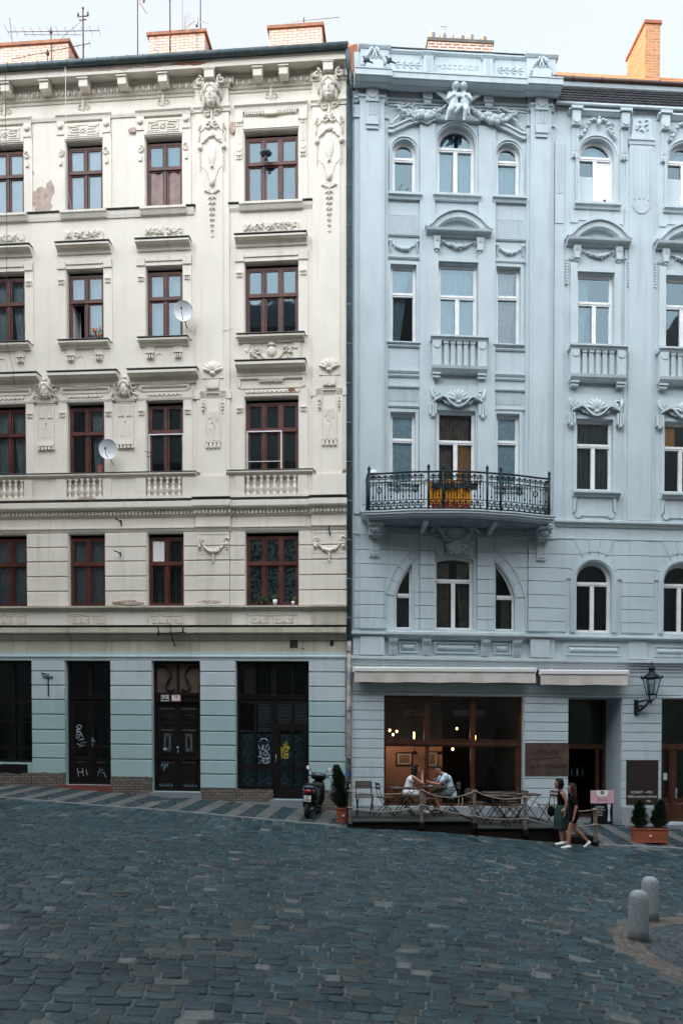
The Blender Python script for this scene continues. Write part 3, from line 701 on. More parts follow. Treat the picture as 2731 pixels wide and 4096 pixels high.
# fleurs in the frieze
b = MB(T)
for u in [(a + e) / 2 for a, e in LN] + [-2.15]:
    b.ell((u, .04, 19.73), (.04, .04, .17), 0, 8, 6)
    for q in (-1, 1): b.scroll((u + q * .09, 19.66), .09, -q, .03, .022, .6, PI / 2 if q > 0 else PI / 2); b.ell((u + q * .05, .03, 19.55), (.02, .02, .06), q * .5, 6, 4)
b.build('fleur_ornament', 'cream_trim', LB)
# egg-and-dart band
b = MB(T); b.prof([(0, 19.90), (.05, 19.90), (.07, 19.94), (.07, 20.16), (0, 20.18)], -13.4, -.09)
b.prof([(0, 19.80), (.03, 19.8), (.05, 19.84), (0, 19.86)], -13.4, -.09)
u = -13.3
while u < -.12:
    x = .08 if not (-4.26 < u < -3.28 or u > -1.05) else .17
    b.ell((u + .075, x, 20.03), (.052, .05, .085), 0, 8, 5); b.tube([(u + .01, x, 20.13), (u + .015, x + .02, 20.02), (u + .075, x + .03, 19.935), (u + .135, x + .02, 20.02), (u + .14, x, 20.13)], .012, 5)
    b.box(u + .15, u + .17, 0, x + .03, 19.95, 20.12); u += .175
for sp in ((-4.27, -3.27), (-1.06, -.08)): b.box(*sp, .0, .15, 19.9, 20.2)
b.build('egg_moulding', 'cream_trim', LB)
# crowning cornice with soffit, modillions
b = MB(T); b.prof([(0, 20.18), (.06, 20.18), (.08, 20.25), (.42, 20.25), (.43, 20.21), (.45, 20.21), (.45, 20.38), (.49, 20.40), (.49, 20.46), (-.3, 20.6), (-.3, 20.2)], -13.4, -.05); b.build('cornice', 'cream', LB)
b = MB(T)
for u in (-12.8, -11.7, -10.62, -9.5, -8.39, -7.28, -6.19, -5.06, -2.46, -1.76):
    b.box(u - .15, u + .15, .05, .42, 20.16, 20.21).box(u - .12, u + .12, .05, .38, 19.97, 20.16)
for u in (-3.77, -.56):
    b.box(u - .17, u + .17, .05, .44, 20.18, 20.23).box(u - .13, u + .13, .05, .42, 19.98, 20.18)
    for q in (-1, 1): b.scroll((u + q * .30, 19.98), .12, q, .3, .035, 1.2, PI / 2); b.ell((u + q * .2, .3, 19.86), (.03, .04, .1), q * .4, 6, 4)
b.build('modillion', 'cream_trim', LB)
# mask heads with drop ornaments on the upper pilasters
for u in (-3.77, -.56):
    b = MB(T); b.mask((u, 19.64), .62, .10)
    for q in (-1, 1): b.line([(u + q * .22, 19.85), (u + q * .34, 19.62), (u + q * .30, 19.38), (u + q * .18, 19.24)], .10, .026); b.scroll((u + q * .14, 19.24), .09, q, .12, .025, 1.0, 0)
    b.build('mask_head', 'cream_trim', LB)
    b = MB(T); b.ell((u, .12, 19.12), (.035, .03, .2), 0, 6, 5)
    for q in (-1, 1):
        b.scroll((u + q * .11, 18.92), .11, q, .12, .028, 1.3, PI / 2)
        b.line([(u + q * .12, 18.98), (u + q * .26, 18.8), (u + q * .36, 18.75), (u + q * .36, 18.5)], .09, .016)
        for k in range(3): b.ell((u + q * (.32 + k * .02), .10, 18.95 - k * .06), (.05, .03, .02), q * (.8 - .3 * k), 6, 4)
        b.garland((u, 18.72), (u + q * .31, 18.42), .02, .035, .09, 8); b.lathe((u + q * .33, .08, 18.33), [(.07, 0), (.075, .05), (.04, .08)], 10, 'y')
        for k in range(7): b.ell((u + q * .33, .10, 18.2 - k * .075), (.02, .02, .035), 0, 6, 4)
        b.line([(u + q * .29, 17.85), (u + q * .16, 17.72), (u + q * .09, 17.5), (u + q * .05, 17.3)], .09, .014)
    b.ell((u, .08, 18.20), (.13, .05, .36), 0, 12, 8); b.ell((u, .11, 17.82), (.05, .05, .05), 0, 8, 5); b.ell((u, .11, 18.66), (.06, .05, .09), 0, 8, 5)
    b.build('drop_ornament', 'cream_trim', LB); b = MB(T); b.ell((u, .12, 17.38), (.07, .05, .11), 0, 8, 5)
    for q in (-1, 1):
        for k in range(3): b.ell((u + q * (.08 + .03 * k), .10, 17.12 + .03 * k), (.09, .04, .035), q * (.5 - .45 * k), 6, 4)
    for k in range(7):
        vv = 17.0 - k * .15; s_ = 1 - k * .1
        for q in (-1, 1): b.ell((u + q * .06 * s_, .10, vv), (.035 * s_, .035, .075 * s_), q * .6, 6, 4)
        b.ell((u, .12, vv - .04), (.03 * s_, .03, .06 * s_), 0, 6, 4)
    b.ell((u, .09, 15.95), (.02, .02, .06), 0, 6, 4); b.box(u - .05, u + .05, .08, .1, 15.93, 15.95)
    b.build('bellflower_drop', 'cream_trim', LB)
    b = MB(T); b.shell((u, 12.25), .30, .08); b.box(u - .17, u + .17, .06, .12, 11.80, 12.05)
    for q in (-1, 1): b.lathe((u + q * .1, .12, 11.88), [(.07, 0), (.07, .02)], 10, 'y'); b.garland((u + q * .27, 11.5), (u + q * .27, 11.15), 0, .04, .08, 4)
    b.ring([(u - .20, 10.4), (u + .20, 10.4), (u + .20, 11.70), (u - .20, 11.70)], [(u - .18, 10.42), (u + .18, 10.42), (u + .18, 11.68), (u - .18, 11.68)], .06, .11)
    for k, h in ((-.1, .15), (-.03, .27), (.04, .4), (.11, .2)): b.box(u + k - .014, u + k + .014, .08, .11, 11.15 - h, 11.2); b.box(u + k - .014, u + k + .014, .08, .10, 10.45, 10.75)
    for k in range(4): b.box(u - .2 + k * .11, u - .2 + k * .11 + .07, .08, .13, 10.2, 10.36)
    b.box(u - .22, u + .22, .08, .13, 10.33, 10.38)
    b.build('shell_panel', 'cream_trim', LB)
    b = MB(T); b.garland((u - .36, 7.62), (u + .36, 7.62), .26, .05, .09, 14)
    for q in (-1, 1): b.scroll((u + q * .36, 7.68), .07, q, .11, .025, 1, 0); b.garland((u + q * .38, 7.62), (u + q * .38, 7.42), 0, .05, .09, 3)
    for k in range(4): b.ell((u, .12, 7.30 - k * .07), (.05 - .008 * k, .04, .05), 0, 6, 4)
    b.ring([(u - .44, 7.30), (u + .44, 7.30), (u + .44, 7.86), (u - .44, 7.86)], [(u - .42, 7.32), (u + .42, 7.32), (u + .42, 7.84), (u - .42, 7.84)], .08, .095)
    b.build('garland', 'cream_trim', LB)
# relief panels of fruit above the third floor hoods; hoods; sills; brackets
for (a, e), nb in [(x, 34) for x in LN] + [(LW, 52)]:
    c = (a + e) / 2; b = MB(T); lo = a + .0; hi = e - .0; zz = 16.02
    b.box(lo, hi, .034, .05, zz, zz + .27)
    for _ in range(nb): rr = random.uniform(.028, .045); b.ell((random.uniform(lo + .04, hi - .04), .06, zz + random.uniform(.05, .22)), (rr, rr, rr * random.uniform(.8, 1.4)), random.uniform(-1, 1), 7, 4)
    k = lo + .1
    while k < hi - .1:
        for q in (-1, 1): b.tube([(k - .1, .09, zz + .135 - q * .12), (k + .1, .10, zz + .135 + q * .12)], .014, 5)
        k += .33
    b.box(lo, hi, .05, .075, zz - .02, zz + .01); b.build('fruit_panel', 'cream_trim', LB)
b = MB(T)
for (a, e) in LN + [LW]:
    hood(b, a - .24, e + .24, 15.87, .22, .24)
    b.box(a - .26, a - .02, .03, .07, 15.25, 15.46); b.box(e + .02, e + .26, .03, .07, 15.25, 15.46); b.poly([(a + .0, 15.36), (e - .0, 15.36), (e - .0, 15.42), (e - .25, 15.42), (e - .25, 15.48), (a + .25, 15.48), (a + .25, 15.42), (a, 15.42)], .03, .065)
    for x in (a - .14, e + .14): bracket(b, x, 14.95)
    # sill of third floor window
    b.prof([(0, 13.05), (.06, 13.05), (.10, 13.12), (.20, 13.15), (.20, 13.2), (0, 13.225)], a - .18, e + .18); fl.box(a - .20, e + .20, 0, .23, 13.226, 13.24)
    # top floor sill
    b.prof([(0, 16.62), (.08, 16.62), (.13, 16.72), (.16, 16.74), (.16, 16.80), (0, 16.83)], a - .13, e + .13)
    for x in (a + .12, e - .12):
        if e - a < 1.2: bracket(b, x, 12.86, .2, .15, .12); b.box(x - .12 - .02, x + .12, .0, .03, 12.86, 13.05)
    if e - a < 1.2:
        c = (a + e) / 2; P = [(c - .36, 12.4)] + [(c - .30 * math.cos(PI * i / 12) , 12.72 + .2 * math.sin(PI * i / 12)) for i in range(13)] + [(c + .36, 12.4), (c + .36, 13.02), (c - .36, 13.02)]
        b.ring(outline(c - .30, c - .0, 12.4, 12.86, 'round', 0, 8), outline(c - .28, c - .02, 12.42, 12.84, 'round', 0, 8), .0, .02)
b.prof([(0, 16.60), (.03, 16.6), (.05, 16.70), (.05, 16.80), (0, 16.82)], -13.4, -4.3); b.prof([(0, 16.60), (.05, 16.70), (.05, 16.80), (0, 16.82)], -3.30, -1.03)
b.build('window_hood', 'cream_trim', LB)
fl.box(-13.4, -4.25, 0, .10, 16.825, 16.838).box(-3.34, -1.02, 0, .10, 16.826, 16.839)
# second floor hoods with dentils and wave bands
b = MB(T)
for (a, e, h) in [(x[0], x[1], 12.31) for x in LN] + [(LW[0], LW[1], 12.45)]:
    o = .46 if e - a < 1.2 else .22
    hood(b, a - o, e + o, h, .30, .30); c = (a + e) / 2
    u = c - .33
    while u < c + .33: b.box(u, u + .03, .03, .08, 11.97, 12.02 + .03); u += .055
    b.box(c - .35, c + .35, .02, .07, 12.04, 12.07)
    b.ring([(a - .2, 11.85), (e + .2, 11.85), (e + .2, h - .32), (a - .2, h - .32)], [(a - .12, 11.80), (e + .12, 11.80), (e + .12, h - .38), (a - .12, h - .38)], .0, .055, True)
    u = a + .02; k = 0
    while u < e - .06: b.tube([(u, .05, 11.74), (u + .04, .05, 11.68), (u + .09, .05, 11.69), (u + .12, .05, 11.76)], .017, 5); u += .125
    b.box(a, e, .03, .05, 11.60, 11.64)
    for x in (a - .14, e + .14): bracket(b, x, 11.28)
b.prof([(0, 11.56), (.04, 11.56), (.06, 11.62), (0, 11.64)], -13.4, -4.24)
b.build('window_hood', 'cream_trim', LB)
# heads and fluted panels between second floor windows
for u in (-10.8, -8.55, -6.27):
    b = MB(T); b.mask((u, 11.88), .44, .03)
    for q in (-1, 1):
        for k in range(3): b.scroll((u + q * (.24 + .03 * k), 11.98 - k * .16), .10, q * (1 if k % 2 else -1), .06, .026, 1.0, k)
    b.ell((u, .08, 12.18), (.07, .06, .06), 0, 8, 5); b.build('mask_head', 'cream_trim', LB)
    b = MB(T); b.box(u - .24, u + .24, 0, .025, 10.42, 11.52)
    b.ring([(u - .24, 10.42), (u + .24, 10.42), (u + .24, 11.52), (u - .24, 11.52)], [(u - .22, 10.44), (u + .22, 10.44), (u + .22, 11.5), (u - .22, 11.5)], .02, .04)
    for k, h in ((-.16, .3), (-.08, .30), (0, .45), (.08, .30), (.16, .3)): b.box(u + k - .016, u + k + .016, .025, .05, 11.48 - h, 11.46); b.ell((u + k, .04, 11.46 - h), (.03, .025, .03), 0, 7, 4)
    for k in (-.1, 0, .1): b.box(u + k - .02, u + k + .02, .025, .04, 10.6, 10.95)
    b.box(u - .24, u + .24, .0, .09, 10.35, 10.40)
    for k in range(5): b.box(u - .24 + k * .105, u - .17 + k * .105, 0, .08, 10.26, 10.35)
    for q in (-1, 1): b.lathe((u + q * .32, .02, 9.62), [(.05, 0), (.05, .04)], 10, 'y')
    b.build('fluted_panel', 'cream_trim', LB)
# wide panel below third floor wide window: cartouche
b = MB(T); u = -2.15; b.ell((u, .04, 12.80), (.13, .05, .14), 0, 12, 6); b.ell((u, .05, 12.99), (.13, .04, .05), 0, 8, 4)
b.ring([(u + .34 * math.cos(w), 12.86 + .3 * math.sin(w)) for w in [-PI * .95 + PI * .9 * i / 14 for i in range(15)]], [(u + .28 * math.cos(w), 12.86 + .24 * math.sin(w)) for w in [-PI * .95 + PI * .9 * i / 14 for i in range(15)]], .0, .05, False)
for q in (-1, 1):
    b.scroll((u + q * .38, 12.84), .1, q, .04, .025, 1.2, 0)
    for k in range(9): b.ell((u + q * (.42 + .055 * (k % 6)), .05, 12.60 + random.uniform(0, .32)), (.06, .03, .025), random.uniform(-1.5, 1.5), 6, 4)
    b.box(u + q * .7 - .1, u + q * .7 + .1, 0, .045, 12.55, 13.02)
b.build('cartouche', 'cream_trim', LB)
# balustrades under second floor windows
b = MB(T); bl = []
b.prof([(0, 9.40), (.10, 9.40), (.13, 9.46), (.20, 9.49), (.20, 9.53), (0, 9.545)], -13.4, -4.235); b.prof([(0, 9.40), (.10, 9.40), (.13, 9.46), (.20, 9.49), (.20, 9.53), (0, 9.545)], -3.35, -1.0)
fl.box(-13.4, -4.22, 0, .22, 9.546, 9.557).box(-3.37, -.98, 0, .22, 9.546, 9.557)
b.box(-13.4, -4.235, 0, .17, 8.79, 8.90); b.box(-3.31, -1.02, 0, .17, 8.79, 8.90)
ends = [-13.4] + [x for p in LN for x in p] + [-4.235]
for k in range(0, len(ends), 2): b.box(ends[k], ends[k + 1], 0, .10, 8.90, 9.40); b.box(max(ends[k], ends[k + 1] - .28 if k else ends[k]), ends[k + 1], .10, .14, 8.90, 9.40); 
for (a, e) in LN[:]: b.box(e, e + .25, .10, .141, 8.90, 9.40)
for x0, x1 in ((-3.31, LW[0]), (LW[1], -1.02)): b.box(x0, x1, 0, .10, 8.90, 9.40); 
b.box(LW[0] - .26, LW[0], .1, .14, 8.9, 9.4).box(LW[1], LW[1] + .26, .1, .14, 8.9, 9.4)
b.build('balustrade', 'cream_trim', LB)
for (a, e), n in [(x, 6) for x in LN] + [(LW, 8)]:
    b = MB(T)
    for k in range(n):
        u = a + (e - a) * (k + .5) / n; b.lathe((u, .085, 8.90), [(.055, 0), (.055, .04), (.03, .06), (.028, .09), (.06, .15), (.062, .20), (.035, .27), (.028, .33), (.05, .37), (.035, .40), (.03, .43), (.055, .46), (.055, .505)], 10)
    b.build('baluster', 'cream', LB)
fl.build('ledge_flashing', 'tin', LB)
# peeled places
def ragged(mb, c, w, h, d0, d1, n=16, seed=0, j=.35):
    rn = random.Random(seed); P = [(c[0] + w * math.cos(2 * PI * i / n) * (1 + rn.uniform(-j, j * .4)), c[1] + h * math.sin(2 * PI * i / n) * (1 + rn.uniform(-j, j * .4))) for i in range(n)]
    mb.poly(P, d0, d1)
b = MB(T); ragged(b, (-8.62, 17.2), .34, .42, 0, .006, 20, 3); ragged(b, (-8.40, 17.5), .16, .25, 0, .008, 14, 4); ragged(b, (-8.9, 17.95), .05, .06, 0, .006, 10, 5)
ragged(b, (-6.2, 5.98), .42, .07, .04, .088, 22, 6, .6); ragged(b, (-3.85, 5.98), .36, .06, .08, .092, 22, 7, .6); ragged(b, (-7.35, 8.86), .35, .05, .1, .175, 18, 8, .5); ragged(b, (-6.2, 20.32), 1.6, .05, .4, .458, 30, 9, .7); ragged(b, (-6.0, 18.95), .12, .08, .03, .064, 12, 10)
ragged(b, (-3.2, 18.86), .10, .16, .02, .066, 12, 12); b.build('peeled_patch', 'peel', LB)
b = MB(T); ragged(b, (-4.2, 20.33), .55, .05, .4, .462, 24, 13, .6); ragged(b, (-7.0, 9.72), .10, .13, 0, .02, 12, 14); ragged(b, (-1.6, 11.74), .1, .05, .03, .07, 12, 15); b.build('peeled_patch', 'brickpeel', LB)
b = MB(T); b.poly([(-1.66, 4.72), (-1.44, 4.72), (-1.44, 4.93), (-1.30, 4.96), (-1.31, 5.01), (-1.42, 5.02), (-1.5, 5.06), (-1.55, 5.02), (-1.66, 5.0)], 0, .028); ragged(b, (-.5, 4.87), .07, .10, 0, .028, 10, 16); ragged(b, (-1.3, 4.70), .05, .015, 0, .028, 8, 17); b.build('peeled_patch', 'soot', LB)
# roof, gutter, chimneys
b = MB(T); b.quad((-13.4, .45, 20.50), (-.05, .45, 20.50), (-.05, -3.2, 23.50), (-13.4, -3.2, 23.50)).quad((-13.4, -3.2, 23.50), (-.05, -3.2, 23.50), (-.05, -9, 20.2), (-13.4, -9, 20.2)).quad((-13.4, .45, 20.5), (-13.4, -3.2, 23.5), (-13.4, -9, 20.2)).quad((-.05, .45, 20.5), (-.05, -3.2, 23.5), (-.05, -9, 20.2))
u = -13.3
while u < -.1: b.tube([(u, .4, 20.56), (u, -3.1, 23.46)], .045, 5); u += .24
LR = b.build('roof', 'terra_tile', LB)
b = MB(T); b.tube([(-13.4, .55, 20.47), (-.02, .55, 20.47)], .085, 12); u = -13.1
while u < -.1: b.tube([(u, .55, 20.47), (u + .03, .55, 20.47)], .094, 12); u += .42
b.box(-13.4, -.04, .45, .49, 20.39, 20.50); b.build('gutter', 'gutter', LB)
def chimney(parent, u0, u1, v1, d0, d1, m, capm, v0=21.0, pots=0, ov=.06):
    ch = MB(T).box(u0, u1, d0, d1, v0, v1).build('chimney', m, parent)
    MB(T).box(u0 - ov, u1 + ov, d0 - ov, d1 + ov, v1, v1 + .09).build('chimney_cap', capm, ch) if False else None
    b = MB(T); b.box(u0 - ov, u1 + ov, d0 - ov, d1 + ov, v1, v1 + .09); o = b.build('chimney_cap', capm, parent); return ch
for (a, e, t) in ((-10.78, -8.68, 23.12), (-6.19, -4.5, 23.14), (-2.56, -1.0, 23.10)): chimney(LR, a, e, t, -2.9, -2.0, 'chim_white', 'copper')
b = MB(T)
for u in (-9.85, -9.55): b.lathe((u, -2.5, 23.2), [(.07, 0), (.07, .3)], 8)
b.lathe((-5.45, -2.5, 23.2), [(.08, 0), (.08, .35)], 8); b.build('chimney_pot', 'awning_box', LR)
# drainpipe at the joint between the houses
b = MB(T); b.tube([(-.04, .5, 20.4), (-.03, .35, 20.1), (-.02, .14, 19.6), (-.02, .12, 4.9)], .065, 10)
v = 5.5
while v < 19.5: b.tube([(-.02, .12, v), (-.02, .12, v + .04)], .078, 10); v += 1.05
b.tube([(.01, -.02, 4.3), (.01, .02, 20.2)], .05, 6)
b.build('drainpipe', 'pipe', LB)
b = MB(T); b.tube([(-.02, .12, 4.9), (-.02, .12, .25)], .062, 10)
for v in (4.6, 3.0, 1.7, .9): b.tube([(-.02, .12, v), (-.02, .12, v + .05)], .075, 10)
dp = b.build('drainpipe', 'pipe_base', LB); dp['label'] = 'peeling pinkish lower length of the drainpipe'
MB(T).box(-.07, .0, .18, .19, 1.22, 1.36).build('sticker', 'eu_blue', dp)
# ================================================ windows
def curtain(parent, m, u0, u1, v0, v1, d, amp=.02, waves=9, taper=0, gather=None, name='curtain'):
    """hanging cloth; taper pulls its free lower edge to one side"""
    b = MB(T); n = max(12, int(waves * 6)); P = []; F = []; rows = 7
    for j in range(rows + 1):
        t = j / rows
        for i in range(n + 1):
            s_ = i / n; w = 1 - abs(taper) * (1 - t) ** 1.2
            u = (u0 + (u1 - u0) * s_ * w) if taper >= 0 else (u1 - (u1 - u0) * (1 - s_) * w)
            P.append((u, d + amp * math.sin(s_ * waves * 2 * PI + .7 * math.sin(t * 3)) * (.6 + .5 * (1 - t)), v0 + (v1 - v0) * t))
    for j in range(rows):
        for i in range(n): F.append((j * (n + 1) + i, j * (n + 1) + i + 1, (j + 1) * (n + 1) + i + 1, (j + 1) * (n + 1) + i))
    b.add(P, F, True); return b.build(name, m, parent, norm=False)
def inset(O, x, bottom=None):
    """move an outline inwards by x"""
    n = len(O); R_ = []
    for i in range(n):
        p, c, q = Vector(O[i - 1]), Vector(O[i]), Vector(O[(i + 1) % n])
        a = (c - p).normalized(); b_ = (q - c).normalized(); na = Vector((-a.y, a.x)); nb = Vector((-b_.y, b_.x))
        k = (na + nb); k = k / max(.25, k.dot(na)) ; R_.append((c.x + k.x * x, c.y + k.y * x))
    return R_
def casement(B, u0, u1, v0, v1, d, wood, cols=2, mull=None, glass='glass', ft=.06, tr=None, kind='rect', rise=0, name='window', trw=.09, label=None, lowcols=None):
    """outer frame + transom + mullions as one mesh; panes its sub-part"""
    O = outline(u0, u1, v0, v1, kind, rise); I = inset(O, ft)
    b = MB(T); b.ring(O, I, d - .07, d); b.ring(inset(O, ft - .002), inset(O, ft + .035), d - .06, d - .02)
    tr = tr if tr is not None else v0 + (v1 - v0) * .58
    if tr: b.box(u0 + ft, u1 - ft, d - .06, d + .012, tr - trw / 2, tr + trw / 2).box(u0 + ft - .01, u1 - ft + .01, d, d + .03, tr - trw / 2 + .005, tr - trw / 2 + .03)
    cs = mull or [u0 + (u1 - u0) * k / cols for k in range(1, cols)]
    for k, c in enumerate(cs):
        w = .042 if not mull else (.05 if k else .03)
        top = v1 if kind == 'rect' else (tr or v1)
        if lowcols is None or k < len(cs): b.box(c - w, c + w, d - .055, d + .008, v0 + ft, (tr - trw / 2) if tr else v1 - ft)
        if kind == 'rect' and tr and lowcols is None: b.box(c - w, c + w, d - .055, d + .008, tr + trw / 2, v1 - ft)
    if tr:  # sash rails round every light
        ed = [u0 + ft] + [c for c in cs] + [u1 - ft]
        for a, e in zip(ed[:-1], ed[1:]):
            a2 = a + (.045 if a != ed[0] else 0); e2 = e - (.045 if e != ed[-1] else 0)
            lo = [(a2, v0 + ft), (e2, v0 + ft), (e2, tr - trw / 2), (a2, tr - trw / 2)]
            b.ring(lo, inset(lo, .034), d - .05, d - .012)
            if kind == 'rect' and lowcols is None:
                hi = [(a2, tr + trw / 2), (e2, tr + trw / 2), (e2, v1 - ft), (a2, v1 - ft)]; b.ring(hi, inset(hi, .034), d - .05, d - .012)
    w_ = b.build(name, wood, B)
    if label: w_['label'] = label
    if glass:
        g_ = MB(T); g_.add([(u, d - .035, v) for u, v in inset(O, ft * .5)], [tuple(range(len(O)))]); g_.build('pane', glass, w_, norm=False)
    return w_
DL = -.13
def lwin(r, c, glass='glass', cur='net', open_low=False, wood='red_wood'):
    (a, e) = (LN + [LW])[c]; (v0, v1) = LROW[r]; wide = c == 4
    tr = v0 + (v1 - v0) * (.585 if not wide else .575)
    w = casement(LB, a + .012, e - .012, v0 + .01, v1 - .09, DL, wood, 2, [a + .50, a + .97] if wide else [(a + e) / 2], glass, tr=tr)
    MB(T).box(a, e, DL - .02, .0, v0 - .02, v0 + .012).build('window_sill', 'tin', w)
    A, E_ = a + .07, e - .07
    if cur == 'net': curtain(w, 'net', A, (A + E_) / 2 - .02, v0 + .05, v1 - .1, -.30, .018, 5, .35); curtain(w, 'net', (A + E_) / 2 + .02, E_, v0 + .05, v1 - .1, -.31, .018, 5, -.35)
    elif cur == 'netfull': curtain(w, 'net', A, E_, v0 + .05, v1 - .1, -.30, .016, 11)
    elif cur == 'nethalf': curtain(w, 'net', A, E_, tr, v1 - .1, -.28, .015, 9); curtain(w, 'net', A, A + .28, v0 + .05, tr, -.30, .015, 4, .4)
    elif cur in ('blind', 'blue_blind', 'grey_blind', 'lace'): curtain(w, cur, A, E_, v0 + (.05 if cur != 'grey_blind' else .35), v1 - .1, -.205, .004, 3, name='blind' if cur != 'lace' else 'curtain')
    return w
# top floor, pale blinds; third; second; first
lwin(3, 0, 'glass', 'blind'); lwin(3, 1, 'glass', 'blind'); lwin(3, 2, 'glass', 'blind')
w = lwin(3, 3, None, None); (a, e), (v0, v1) = LN[3], LROW[3]; tr = v0 + (v1 - v0) * .585
g_ = MB(T); g_.quad((a + .06, DL - .03, tr), (e - .06, DL - .03, tr), (e - .06, DL - .03, v1 - .12), (a + .06, DL - .03, v1 - .12)); g_.build('pane', 'glass_blue', w, norm=False)
curtain(w, 'blue_blind', a + .06, e - .06, tr + .03, v1 - .12, -.24, .004, 3, name='blind'); curtain(w, 'pink_cloth', a + .10, e - .07, v0 + .02, tr - .06, -.17, .03, 3, .0, name='curtain')
lwin(3, 4, 'glass', 'blue_blind')
lwin(2, 0, cur='net'); lwin(2, 1, 'glass', 'net'); lwin(2, 3, cur='netfull'); lwin(2, 4, 'glass_blue', 'grey_blind')
w = lwin(2, 2, None, None); (a, e), (v0, v1) = LN[2], LROW[2]; tr = v0 + (v1 - v0) * .585; c = (a + e) / 2
g_ = MB(T)
for q in ((a + .07, tr + .03, e - .07, v1 - .14), (c, v0 + .06, e - .07, tr - .04)): g_.quad((q[0], DL - .03, q[1]), (q[2], DL - .03, q[1]), (q[2], DL - .03, q[3]), (q[0], DL - .03, q[3]))
g_.build('pane', 'glass', w, norm=False)
curtain(w, 'net', a + .07, c - .1, tr, v1 - .12, -.30, .02, 4, .2); curtain(w, 'net', c + .05, e - .07, v0 + .05, v1 - .12, -.30, .02, 4, 0)
s_ = MB(T); s_.box(a + .07, a + .11, -.62, -.17, v0 + .06, tr - .05).box(a + .13, a + .16, -.62, -.58, v0 + .06, tr - .05); s_.build('open_sash', 'white_frame', w)
lwin(1, 0, cur='net'); lwin(1, 1, cur='net')
w = lwin(1, 2, 'glass', None); a = LN[2][0]; curtain(w, 'net', a + .58, a + .98, 9.6, 11.45, -.3, .02, 5, -.25)
w = lwin(1, 3, 'glass', 'grey_blind'); a, e = LN[3]; MB(T).ring([(a + .02, 9.57), (e - .02, 9.57), (e - .02, 10.68), (a + .02, 10.68)], [(a + .05, 9.6), (e - .05, 9.6), (e - .05, 10.65), (a + .05, 10.65)], DL, -.09).build('insect_screen', 'white_frame', w)
w = lwin(1, 4, 'glass', 'grey_blind'); a, e = LW; b = MB(T); b.ring([(a + .02, 9.57), (a + 1.0, 9.57), (a + 1.0, 10.70), (a + .02, 10.70)], [(a + .05, 9.6), (a + .97, 9.6), (a + .97, 10.67), (a + .05, 10.67)], DL, -.09); b.box(a + .05, a + .97, DL, -.10, 9.86, 9.875); b.build('insect_screen', 'white_frame', w)
lwin(0, 0, cur='netfull'); lwin(0, 1, cur='netfull'); lwin(0, 2, cur='netfull'); w = lwin(0, 3, cur=None)
a, e = LN[3]; MB(T).quad((a + .10, DL - .028, 7.16), (a + .46, DL - .028, 7.13), (a + .46, DL - .028, 7.70), (a + .10, DL - .028, 7.73)).build('white_blind', 'white_panel', w); curtain(w, 'grey_blind', a + .08, e - .08, 5.95, 7.8, -.3, .01, 9)
lwin(0, 4, cur='lace')
# rooms behind the windows
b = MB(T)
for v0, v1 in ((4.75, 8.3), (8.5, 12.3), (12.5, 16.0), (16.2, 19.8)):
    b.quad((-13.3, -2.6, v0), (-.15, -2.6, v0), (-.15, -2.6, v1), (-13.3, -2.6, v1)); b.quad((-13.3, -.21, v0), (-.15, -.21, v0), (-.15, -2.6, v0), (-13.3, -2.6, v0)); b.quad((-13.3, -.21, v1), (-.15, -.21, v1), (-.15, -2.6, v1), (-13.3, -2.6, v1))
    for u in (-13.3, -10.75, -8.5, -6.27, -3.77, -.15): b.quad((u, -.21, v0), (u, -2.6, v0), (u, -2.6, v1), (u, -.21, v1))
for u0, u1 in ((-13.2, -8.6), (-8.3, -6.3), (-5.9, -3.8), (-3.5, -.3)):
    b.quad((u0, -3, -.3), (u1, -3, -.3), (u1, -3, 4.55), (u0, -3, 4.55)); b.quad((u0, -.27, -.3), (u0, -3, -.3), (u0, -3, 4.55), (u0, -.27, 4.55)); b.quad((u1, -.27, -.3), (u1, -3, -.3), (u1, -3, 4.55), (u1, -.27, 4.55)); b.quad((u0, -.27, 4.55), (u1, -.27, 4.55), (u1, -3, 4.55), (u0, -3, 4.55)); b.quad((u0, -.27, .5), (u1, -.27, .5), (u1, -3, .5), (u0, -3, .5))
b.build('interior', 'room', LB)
# ---------------- ground floor shopfronts and doors
DG = -.16
def panel(b, u0, u1, v0, v1, d, p=.02): b.pyr(u0, u1, v0, v1, d, d + p, .03)
# far left shop window
for (a, e) in ((-10.9, -9.035), (-12.2, -11.2)):
    v0 = 1.47 if e > -10 else 1.75
    b = MB(T); b.ring(outline(a, e, v0, 4.365), inset(outline(a, e, v0, 4.365), .07), DG - .08, DG); c = (a + e) / 2 if e < -10 else -9.66
    b.box(c - .05, c + .05, DG - .07, DG + .01, v0 + .07, 4.3).box(a + .07, e - .07, DG - .07, DG + .02, 3.16, 3.30).box(a + .07, e - .07, DG - .07, DG, v0 + .38, v0 + .45).box(a + .07, e - .07, DG - .07, DG, 2.60, 2.66)
    w = b.build('shop_window', 'dark_wood', LB); g_ = MB(T); g_.quad((a + .03, DG - .04, v0), (e - .03, DG - .04, v0), (e - .03, DG - .04, 4.34), (a + .03, DG - .04, 4.34)); g_.build('pane', 'glass_lo', w, norm=False)
MB(T).box(-10.9, -9.18, .0, .03, 1.13, 1.42).build('cellar_vent', 'dark_wood', LB)
def lettering(parent, name, strokes, m, d, r=.012):
    b = MB(T)
    for st in strokes: b.tube([(u, d, v) for u, v in st], r, 4)
    return b.build(name, m, parent)
def arc(cu, cv, ru, rv, a0, a1, n=10): return [(cu + ru * math.cos(math.radians(a0 + (a1 - a0) * i / n)), cv + rv * math.sin(math.radians(a0 + (a1 - a0) * i / n))) for i in range(n + 1)]
